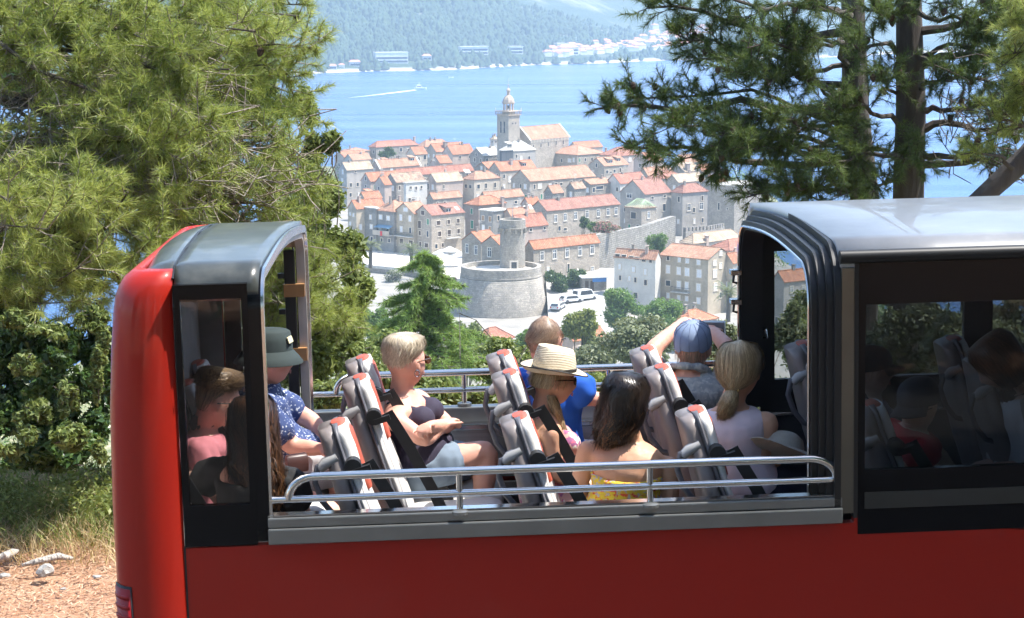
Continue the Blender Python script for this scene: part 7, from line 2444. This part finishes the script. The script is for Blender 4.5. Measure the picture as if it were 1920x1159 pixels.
# her sun hat, lying in her lap
n = 32
hat = MB()
def hr_(r, z, wob=0.0): return [(r * math.cos(q) * 1.0, r * .9 * math.sin(q), z + wob * math.sin(2 * q + .6)) for q in (2 * math.pi * j / n for j in range(n))]
hat.loft([hr_(.088, .0), hr_(.086, .03), hr_(.078, .062), hr_(.055, .082), hr_(.02, .088)])
o = hat.build('sun_hat', straw('grey_woven_paper', (.34, .30, .25), (.48, .44, .37)), None, True)
o.matrix_world = BUSM @ Matrix.Translation(J(1468, 850, .66)) @ Matrix.Rotation(math.radians(-32), 4, 'X') @ Matrix.Rotation(math.radians(12), 4, 'Y')
tag(o, 'grey woven sun hat lying in the lap of the ponytailed woman', 'hat')
bm_ = MB()
bm_.loft([hr_(.086, .004), hr_(.125, .0, .008), hr_(.165, -.006, .026), hr_(.166, -.010, .026), hr_(.125, -.005, .008), hr_(.085, -.002)], cap=False)
bm_.build('brim', MATS['grey_woven_paper'], o, True)

# 7 --- man in bucket hat
y0 = 1.45
P = person('man in dark green bucket hat and navy leaf-print shirt', J(508, 872, y0), J(488, 722, y0), J(505, 672, y0), 4, 8, -2, 0, SK_PINK, True, 1.04,
           arms={'R': (J(548, 838, 1.28), J(602, 842, 1.22)), 'L': (J(585, 790, 1.62), J(622, 838, 1.45))}, hs=1.04, belly=.12,
           legs={'R': (J(640, 868, 1.34), J(640, 990, 1.34)), 'L': (J(640, 860, 1.56), J(640, 985, 1.56))})
garment(P, 'shirt', pattern_cloth('navy_leaf_print_cloth', (.035, .06, .17), [(.50, .54, .62)], 75, (.60, .63)), -.12, .96, .016, sleeve=.62, wr=.005, collar=True)
garment(P, 'shorts', cloth('pale_grey_shorts', (.50, .52, .55)), -.13, .02, .014, legs=.85, wr=.005)
face_bits(P, (.40, .16, .14))
strands(P, 'hair', HR_GREY, 300, cap_path(.105, .079, .09, -.03), .003, 21, .05, 1, 6, shell=False)
bk = MB()
n = 30
def br_(rx, ry, z): return [(rx * math.cos(q) - .004, ry * math.sin(q), z) for q in (2 * math.pi * j / n for j in range(n))]
bk.loft([br_(.106, .092, .034), br_(.103, .088, .075), br_(.094, .079, .118), br_(.082, .068, .126), br_(.02, .02, .130)])
hat = add_part(P, 'bucket_hat', bk, cloth('dark_green_canvas', (.024, .038, .038)))
bk = MB()
bk.loft([br_(.105, .091, .040), br_(.128, .114, .016), br_(.150, .134, -.012), br_(.150, .134, -.016), br_(.127, .113, .011), br_(.103, .089, .036)], cap=False)
add_part(P, 'brim', bk, MATS['dark_green_canvas'], hat)
bk = MB()
bk.obox((.085, -.048, .088), (.010, .016, .002), (-.004, .003, .012), (.002, -.001, 0.0))
add_part(P, 'hat_badge', bk, plain('cream_badge', (.6, .55, .35), .7), hat)

# 8 --- man in pink T-shirt
y0 = .95
P = person('man in pink T-shirt with curly brown hair bending to the woman beside him', J(392, 960, y0), J(385, 802, y0), J(408, 752, y0 - .02), 2, 8, -14, 0, SK_PINK, True, 1.0,
           arms={'R': (J(402, 915, .72), J(432, 965, .66)), 'L': (J(440, 900, 1.1), J(520, 930, 1.1))}, hs=1.0,
           legs={'R': (J(600, 955, .88), J(610, 1080, .88)), 'L': (J(600, 945, 1.04), J(610, 1075, 1.04))})
garment(P, 'tee_shirt', cloth('coral_pink_jersey', (.60, .20, .23)), -.12, .95, .014, sleeve=.6, wr=.006)
garment(P, 'shorts', cloth('white_shorts_cloth', (.6, .6, .58)), -.13, .02, .014, legs=.6, wr=.004)
strands(P, 'hair', HR_CURL, 2600, [((-.004, 0, .142), (0, .03, 0), (.04, 0, 0)), ((-.004, 0, .132), (0, .060, 0), (.080, 0, 0)), ((-.006, 0, .108), (0, .076, 0), (.096, 0, 0)), ((-.014, 0, .080), (0, .080, 0), (.090, 0, 0)), ((-.024, 0, .06), (0, .078, 0), (.076, 0, 0))], .0042, 23, .15, 4.0, 9, .018)
strands(P, 'hair_sides', HR_CURL, 500, [((-.020, 0, .06), (0, .077, 0), (.080, 0, 0)), ((-.034, 0, .02), (0, .075, 0), (.062, 0, 0)), ((-.048, 0, -.02), (0, .062, 0), (.042, 0, 0)), ((-.050, 0, -.045), (0, .050, 0), (.034, 0, 0))], .003, 24, .05, 1, 5, .003)
face_bits(P, (.42, .17, .15))
mb = MB()
mb.tube([(.092, -.05, .012), (.04, -.080, .012), (-.008, -.086, .006)], .0024, 6)
add_part(P, 'spectacles_temple', mb, M_BELT)

# 9 --- woman with long brown hair
y0 = .44
P = person('woman in black off-shoulder top with long brown hair, back to camera', J(478, 1000, y0), J(482, 862, y0), J(478, 795, y0 + .03), 62, 70, -8, -6, SK_FAIR, False, 1.0,
           arms={'L': (J(372, 905, .62), J(352, 880, .82)), 'R': (J(556, 945, .38), J(590, 985, .52))}, hs=1.0, sw=.165,
           legs={'L': (J(620, 960, .72), J(625, 1090, .72)), 'R': (J(610, 985, .5), J(615, 1110, .5))})
garment(P, 'off_shoulder_top', cloth('black_ruffled_cloth', (.008, .008, .009)), -.12, .72, .018, sleeve=.62, sl_infl=.024, wr=.008)
garment(P, 'skirt', cloth('white_skirt_cloth', (.62, .61, .59)), -.13, .02, .016, legs=.7, wr=.006)
strands(P, 'hair', HR_BRWN, 3200, [((-.014, 0, .122), (0, .010, 0), (.010, 0, 0)), ((-.012, 0, .112), (0, .060, 0), (.075, 0, 0)), ((-.014, 0, .07), (0, .088, 0), (.100, 0, 0)), ((-.022, 0, .0), (0, .094, 0), (.094, 0, 0)), ((-.036, -.004, -.07), (0, .098, 0), (.076, 0, 0)), ((-.058, -.012, -.14), (0, .105, 0), (.055, 0, 0)), ((-.078, -.026, -.21), (0, .105, 0), (.042, 0, 0)), ((-.088, -.04, -.27), (0, .090, 0), (.034, 0, 0)), ((-.090, -.05, -.32), (0, .060, 0), (.022, 0, 0))], .004, 26, .18, 3.0, 11, .022)
strands(P, 'hair_ends', HR_TIP, 450, [((-.06, -.012, -.14), (0, .108, 0), (.058, 0, 0)), ((-.080, -.026, -.21), (0, .108, 0), (.046, 0, 0)), ((-.090, -.04, -.28), (0, .092, 0), (.036, 0, 0)), ((-.092, -.05, -.33), (0, .062, 0), (.024, 0, 0))], .005, 27, .2, 2, 9, .014, shell=False)
# her handbag
hbg = MB()
hbg.loft([[(x, y * w_, z) for x, y in ((-.05, -.02), (.05, -.02), (.05, .02), (-.05, .02))] for z, w_ in ((-.04, 1), (0, 1.1), (.03, .7), (.04, .3))])
o = hbg.build('handbag', plain('dark_red_leather', (.06, .025, .022), .4), None, True, .012)
o.matrix_world = BUSM @ Matrix.Translation(J(556, 868, .95)) @ Matrix.Rotation(math.radians(25), 4, 'Z')
tag(o, 'small dark leather handbag behind the long-haired woman', 'handbag')

# 10 --- three passengers behind the tinted cabin glass
y0 = 1.15
P = person('boy in dark cap looking right behind the tinted cabin glass', J(1630, 865, y0), J(1630, 745, y0), J(1634, 697, y0), 10, 5, 0, 0, SK_FAIR, True, .82, hs=.92,
           legs={'R': (J(1730, 880, 1.07), J(1730, 980, 1.07)), 'L': (J(1730, 875, 1.2), J(1730, 975, 1.2))})
garment(P, 'tee_shirt', cloth('grey_blue_jersey', (.10, .12, .18)), -.12, .95, .013, sleeve=.55, wr=.005)
cap(P, cloth('charcoal_cotton', (.02, .02, .022)), .08)
face_bits(P)
strands(P, 'hair', HR_CURL, 300, cap_path(.108, .079, .092, -.03), .003, 31, .05, 1, 6, shell=False)
y0 = .62
P = person('child in red T-shirt and dark cap leaning forward behind the tinted glass', J(1690, 880, y0), J(1712, 800, y0), J(1722, 762, y0), 200, 222, -10, 0, SK_FAIR, True, .80, hs=.95,
           arms={'L': (J(1700, 870, .52), J(1742, 890, .50)), 'R': (J(1760, 850, .80), J(1790, 890, .7))},
           legs={'R': (J(1620, 900, .7), J(1620, 980, .7)), 'L': (J(1620, 905, .5), J(1620, 985, .5))})
garment(P, 'tee_shirt', cloth('bright_red_jersey', (.50, .02, .035)), -.12, .95, .014, sleeve=.6, wr=.005)
cap(P, cloth('dark_slate_cotton', (.03, .033, .045)), .09)
face_bits(P)
mb = MB()
for s in (-1, 1):
    mb.tube([(.098, s * .031 + math.cos(a) * .024, .006 + math.sin(a) * .018) for a in np.linspace(0, 2 * math.pi, 15)], .002, 5)
    mb.tube([(.094, s * .055, .010), (-.005, s * .082, .006)], .002, 5)
add_part(P, 'spectacles', mb, M_BELT)
y0 = .95
P = person('passenger with rusty brown hair and white shirt, head bowed, behind cabin glass', J(1925, 880, y0), J(1905, 735, y0), J(1872, 680, y0), 190, 170, -38, 0, SK_FAIR, False, 1.0, hs=1.03, bust=False,
           legs={'R': (J(1830, 890, 1.1), J(1830, 990, 1.1)), 'L': (J(1830, 895, .85), J(1830, 995, .85))})
garment(P, 'blouse', cloth('white_blouse_cloth', (.62, .62, .64)), -.12, .95, .014, sleeve=.9, wr=.006)
strands(P, 'hair', HR_RUST, 1500, [((-.014, 0, .124), (0, .010, 0), (.010, 0, 0)), ((-.010, 0, .114), (0, .062, 0), (.078, 0, 0)), ((-.012, 0, .07), (0, .090, 0), (.103, 0, 0)), ((-.016, 0, .0), (0, .095, 0), (.096, 0, 0)), ((-.02, 0, -.07), (0, .094, 0), (.080, 0, 0)), ((-.02, 0, -.11), (0, .085, 0), (.070, 0, 0))], .005, 33, .06, 1.2, 9, .01)
# ================================================================== far shore buildings, boat, hillside scrub, near ground
M_FARW = plain('far_white_render', (.78, .77, .74), .8, scale=.2)
M_FARR = plain('far_red_tiles', (.55, .26, .17), .9, scale=.2)
def far_house(label, X, Yp, w, dep, h_, rz, roof=True, floors=0, group=None, name='shore_house', cat='house'):
    p = coast_hit(X, Yp)
    if p is None: return
    root = empty(name, (p[0], p[1], p[2] - .5), rz, label, cat, group)
    MB().box(-w / 2, w / 2, 0, dep, 0, h_ + .5).build('wall', M_FARW, root)
    if roof:
        MB().add([(-w / 2 - .3, -.3, h_ + .5), (w / 2 + .3, -.3, h_ + .5), (w / 2 + .3, dep + .3, h_ + .5), (-w / 2 - .3, dep + .3, h_ + .5), (-w / 2 + min(w, dep) * .3, dep / 2, h_ + .5 + dep * .28), (w / 2 - min(w, dep) * .3, dep / 2, h_ + .5 + dep * .28)],
                 [(0, 1, 5, 4), (1, 2, 5), (2, 3, 4, 5), (3, 0, 4), (3, 2, 1, 0)]).build('roof', M_FARR, root)
    else:
        MB().box(-w / 2 - .3, w / 2 + .3, -.3, dep, h_ + .5, h_ + .9).build('roof', M_FARW, root)
    for k in range(floors):
        z = 1.2 + k * 3.1
        MB().box(-w / 2 + .6, w / 2 - .6, -.08, -.02, z, z + 1.7).build('window_band', M_PANE, root)
far_house('long white seaside hotel with dark window bands on the far shore, leftmost', 735, 119, 30, 10, 9.5, .3, False, 2, name='shore_hotel', cat='hotel')
far_house('white terraced hotel above the trees on the far shore', 890, 103, 27, 10, 7.5, .3, False, 2, name='shore_hotel', cat='hotel')
far_house('compact white hotel block between the terraced hotel and the villa', 968, 101, 14, 8, 7, .3, False, 2, name='shore_hotel', cat='hotel')
far_house('broad white villa with red roof near the far village', 1068, 103, 20, 10, 7.5, .4, True, 2, name='shore_villa', cat='villa')
far_house('white villa with flat roof just behind the broad villa', 1056, 93, 14, 8, 6, .4, False, 1, name='shore_villa', cat='villa')
far_house('leftmost little house with red roof on the far beach', 624, 131, 7, 5, 3.4, .2, True, 1)
far_house('second little house from the left on the far beach', 641, 129, 5, 4, 2.6, .2, True)
far_house('white house with red roof left of the long seaside hotel', 666, 126, 10, 6, 4, .2, True, 1)
far_house('white house with red roof right of the long seaside hotel', 801, 115, 8, 6, 4, .2, True, 1)
for X, Yp, w_, h_, rz in FAR_HOUSES:
    far_house('tiny pale house with red roof in the village across the water', X, Yp, w_, w_ * .7, h_, rz, True, 0, 'village across the water', 'village_house')
# boat
p = at_z(788, 168, 0.0)
root = empty('white_motor_boat', (p[0], p[1], 0), math.radians(8), 'white motor boat crossing the strait with a long wake', 'boat')
hl = MB()
Lb = 9.0
for_ = [(-4.5, 1.3), (-2, 1.5), (1.5, 1.4), (3.6, .7), (4.7, .05)]
vs = []
for x, w_ in for_:
    vs.append([(x * .94, -w_ * .7, -.3), (x, -w_, 1.2 + max(0, x) * .09), (x, w_, 1.2 + max(0, x) * .09), (x * .94, w_ * .7, -.3)])
hl.loft(vs)
hl.build('hull', M_WHITE, root)
MB().box(-3, 1.2, -1.0, 1.0, 1.2, 2.6).build('cabin', M_WHITE, root, bevel=.1)
MB().box(-2.6, .9, -1.03, 1.03, 1.75, 2.3).build('cabin_windows', M_PANE, root)
MB().box(-2.2, .3, -.9, .9, 2.6, 3.5).build('wheelhouse', M_WHITE, root, bevel=.1)
MB().tube([(-.8, 0, 3.5), (-.8, 0, 5.6)], .09, 5).build('mast', M_WHITE, root)
a, b = at_z(780, 168.5, .03), at_z(640, 183, .03)
d = unit(b - a)
nn = np.array([-d[1], d[0], 0])
m = NT('wake_foam')
m.set(Base_Color=m.ramp(m.noise(.4, detail=6), [(.3, (.35, .55, .75)), (.6, (.85, .9, .93))]), Roughness=.6)
wk = MB()
L = np.linalg.norm(b - a)
rings = []
vs = []
for k in range(13):
    t = k / 12
    c = a + d * L * t + nn * 6 * math.sin(t * 1.5) 
    w_ = 1.4 + 2.0 * math.sin(min(1, t * 3) * 1.57) - 3.0 * t
    vs += [tuple(c - nn * w_), tuple(c + nn * w_)]
wk.add(vs, [(2 * i, 2 * i + 1, 2 * i + 3, 2 * i + 2) for i in range(12)])
tag(wk.build('boat_wake', m.mat), 'white foaming wake trailing left behind the motor boat', 'wake', kind='stuff')
for X, Yp, lb in ((845, 146, 'tiny white boat on the water left of the bell tower top'), (941, 127, 'tiny white boat near the far shore')):
    p = at_z(X, Yp, 0)
    o = MB().loft([[(x, -w_, 0), (x, -w_ * 1.1, .8), (x, w_ * 1.1, .8), (x, w_, 0)] for x, w_ in ((-2, .7), (0, .8), (1.6, .5), (2.3, .05))]).build('small_boat', M_WHITE)
    o.location = p
    tag(o, lb, 'boat', 'small boats on the strait')

# hillside scrub between the road and the town: one mass of bushes
r = np.random.default_rng(77)
C, R = [], []
while len(C) < 900:
    Yq = 17 + 262 * r.uniform(0, 1) ** .9
    xq = r.uniform(-.30, .30) * Yq + r.uniform(-2, 2)
    z = float(ground_h(xq, Yq))
    s_ = (.5 + Yq / 260.0 * 1.6) * r.uniform(.7, 1.3)
    # keep the open road by the bastion free
    if Yq > 235 and -22 < xq < 16: continue
    C.append((xq, Yq, z + s_ * .45))
    R.append((s_ * 1.2, s_ * 1.1, s_ * .8))
C, R = np.array(C), np.array(R)
for lo, hi, size, n, nm in ((0, 60, .14, 20000, 'near'), (60, 140, .32, 20000, 'middle'), (140, 400, .6, 20000, 'far')):
    k = (C[:, 1] >= lo) & (C[:, 1] < hi)
    V, Fc = leaf_cloud(C[k], R[k], n, size, 7 + lo, shell=.6)
    o = link('hillside_scrub', np_mesh('hillside_scrub', V, Fc), M_LEAFG if lo == 60 else M_LEAF)
    tag(o, {'near': 'dense olive scrub on the slope just below the bus', 'middle': 'grey-green scrub halfway down the slope', 'far': 'olive scrub at the foot of the slope by the town'}[nm], 'scrub', kind='stuff')

r = np.random.default_rng(79)
C, R = [], []
while len(C) < 260:
    Yq = r.uniform(150, 640)
    xq = r.uniform(-90, -48) if r.uniform() < .7 else r.uniform(56, 76)
    z = float(ground_h(xq, Yq))
    if z < 2.5: continue
    s_ = r.uniform(1.4, 3.2)
    C.append((xq, Yq, z + s_ * .5))
    R.append((s_ * 1.3, s_ * 1.2, s_))
V, Fc = leaf_cloud(C, R, 22000, .8, 90, shell=.6)
tag(link('shore_scrub', np_mesh('shore_scrub', V, Fc), M_LEAFB), 'green scrub and low trees along the shores beside the town', 'scrub', kind='stuff')

# weeds and dry grass at the verge, litter of needles, stones, driftwood
r = np.random.default_rng(78)
def blades(name, label, n, area, ln, wd, mat, seed, lean=.5):
    q = np.random.default_rng(seed)
    px = q.uniform(area[0], area[1], n)
    py = area[2] + (area[3] - area[2]) * q.uniform(0, 1, n)
    P = np.stack([px, py, ground_h(px, py)], -1)
    d = unit(np.stack([q.normal(size=n) * lean, q.normal(size=n) * lean, np.ones(n)], -1))
    L = ln * q.uniform(.4, 1.2, n)
    s = unit(np.cross(d, q.normal(size=(n, 3)))) * wd / 2
    mid = P + d * (L * .55)[:, None]
    tip = P + d * L[:, None] + np.stack([q.normal(size=n), q.normal(size=n), -np.ones(n) * .5], -1) * (L * .25)[:, None]
    V = np.stack([P - s, P + s, mid + s * .7, mid - s * .7, tip], 1).reshape(-1, 3)
    b = np.arange(n)[:, None] * 5
    me = np_mesh(name, V, np.concatenate([np.stack([b[:, 0], b[:, 0] + 1, b[:, 0] + 2], -1), np.stack([b[:, 0], b[:, 0] + 2, b[:, 0] + 3], -1), np.stack([b[:, 0] + 3, b[:, 0] + 2, b[:, 0] + 4], -1)]))
    tag(link(name, me, mat), label, 'grass', kind='stuff')
M_DRY = leaf_mat('dry_straw_grass', (.30, .20, .09), (.50, .38, .20), (.66, .55, .33), .3, .6, 3)
blades('dry_grass', 'straw-coloured dry grass along the foot of the thicket', 5200, (-4.6, -1.4, 11.9, 13.8), .20, .006, M_DRY, 1)
blades('green_weeds', 'low green weeds at the edge of the dirt verge', 4200, (-4.6, -1.3, 12.3, 14.2), .24, .010, M_LEAFY, 2)
V, Fc = leaf_cloud(np.array([(x_, y_, float(ground_h(x_, y_)) + .10) for x_, y_ in zip(r.uniform(-4.4, -1.5, 60), r.uniform(12.7, 14.0, 60))]), np.tile([[.16, .14, .14]], (60, 1)), 7000, .045, 3, shell=.2)
tag(link('weed_leaves', np_mesh('weed_leaves', V, Fc), M_LEAFY), 'yellow-green leafy weeds below the dark thicket', 'weeds', kind='stuff')
# fallen needles and chips
n = 16000
px = r.uniform(-5, -1.2, n)
py = r.uniform(9.6, 13.4, n)
P = np.stack([px, py, ground_h(px, py) + .006], -1)
an = r.uniform(0, math.pi, n)
L = r.uniform(.02, .07, n)
d = np.stack([np.cos(an) * L, np.sin(an) * L, r.uniform(-.004, .012, n)], -1)
s = np.stack([-np.sin(an), np.cos(an), np.zeros(n)], -1) * r.uniform(.0015, .004, n)[:, None]
V = np.stack([P - s, P + s, P + d + s, P + d - s], 1).reshape(-1, 3)
me = np_mesh('needle_litter', V, np.arange(4 * n).reshape(-1, 4))
tag(link('needle_litter', me, leaf_mat('fallen_needles', (.16, .07, .035), (.33, .18, .095), (.58, .44, .31), .1, .7, 4)), 'brown fallen pine needles scattered on the dirt', 'litter', kind='stuff')
M_STONE = plain('pale_limestone', (.33, .315, .29), .9, var=.3, scale=20, bump=.6)
def stone(label, X, Yp, sx, sy, sz, seed, rz=0.0, name='stone'):
    p = at_z(X, Yp, 58.47)
    q = np.random.default_rng(seed)
    bm = bmesh.new()
    bmesh.ops.create_icosphere(bm, subdivisions=2, radius=1)
    for v in bm.verts:
        k = 1 + .22 * math.sin(3 * v.co.x + seed) * math.cos(2.6 * v.co.y + seed) + q.normal() * .07
        v.co = Vector((v.co.x * sx * k, v.co.y * sy * k, max(-.4, v.co.z) * sz * k))
    me = bpy.data.meshes.new(name)
    bm.to_mesh(me)
    bm.free()
    o = link(name, me, M_STONE)
    o.location = (p[0], p[1], 58.47 + sz * .2)
    o.rotation_euler = (0, 0, rz)
    tag(o, label, 'stone')
stone('angular grey stone on the dirt below the driftwood', 84, 1075, .055, .05, .05, 3, .4)
stone('small flat pale stone at the left edge of the dirt', 8, 1080, .04, .03, .015, 4)
stone('pale chip of rock on the dirt near the tail of the bus', 182, 1082, .03, .02, .012, 5)
stone('pale chip of rock below the angular grey stone', 118, 1105, .02, .015, .01, 6)
M_DRIFT = bark_mat('bleached_driftwood', (.34, .30, .26), (.62, .57, .50), 40)
def drift(label, pts, rads, name='driftwood'):
    w = [at_z(x, y, 58.49 + h_) for x, y, h_ in pts]
    o0 = np.array(w[0])
    o = MB().tube([np.array(q) - o0 for q in w], rads, 9).build(name, M_DRIFT, None, True)
    o.location = o0
    tag(o, label, 'branch')
drift('bleached crooked branch lying on the dirt', [(42, 1060, 0), (60, 1055, .02), (85, 1049, .03), (110, 1043, .03), (125, 1046, .02), (138, 1047, .0)], [.010, .018, .022, .024, .018, .008])
drift('stub of bleached branch at the left edge of the dirt', [(-8, 1052, 0), (8, 1044, .03), (24, 1036, .03), (34, 1032, .01)], [.022, .030, .026, .008])
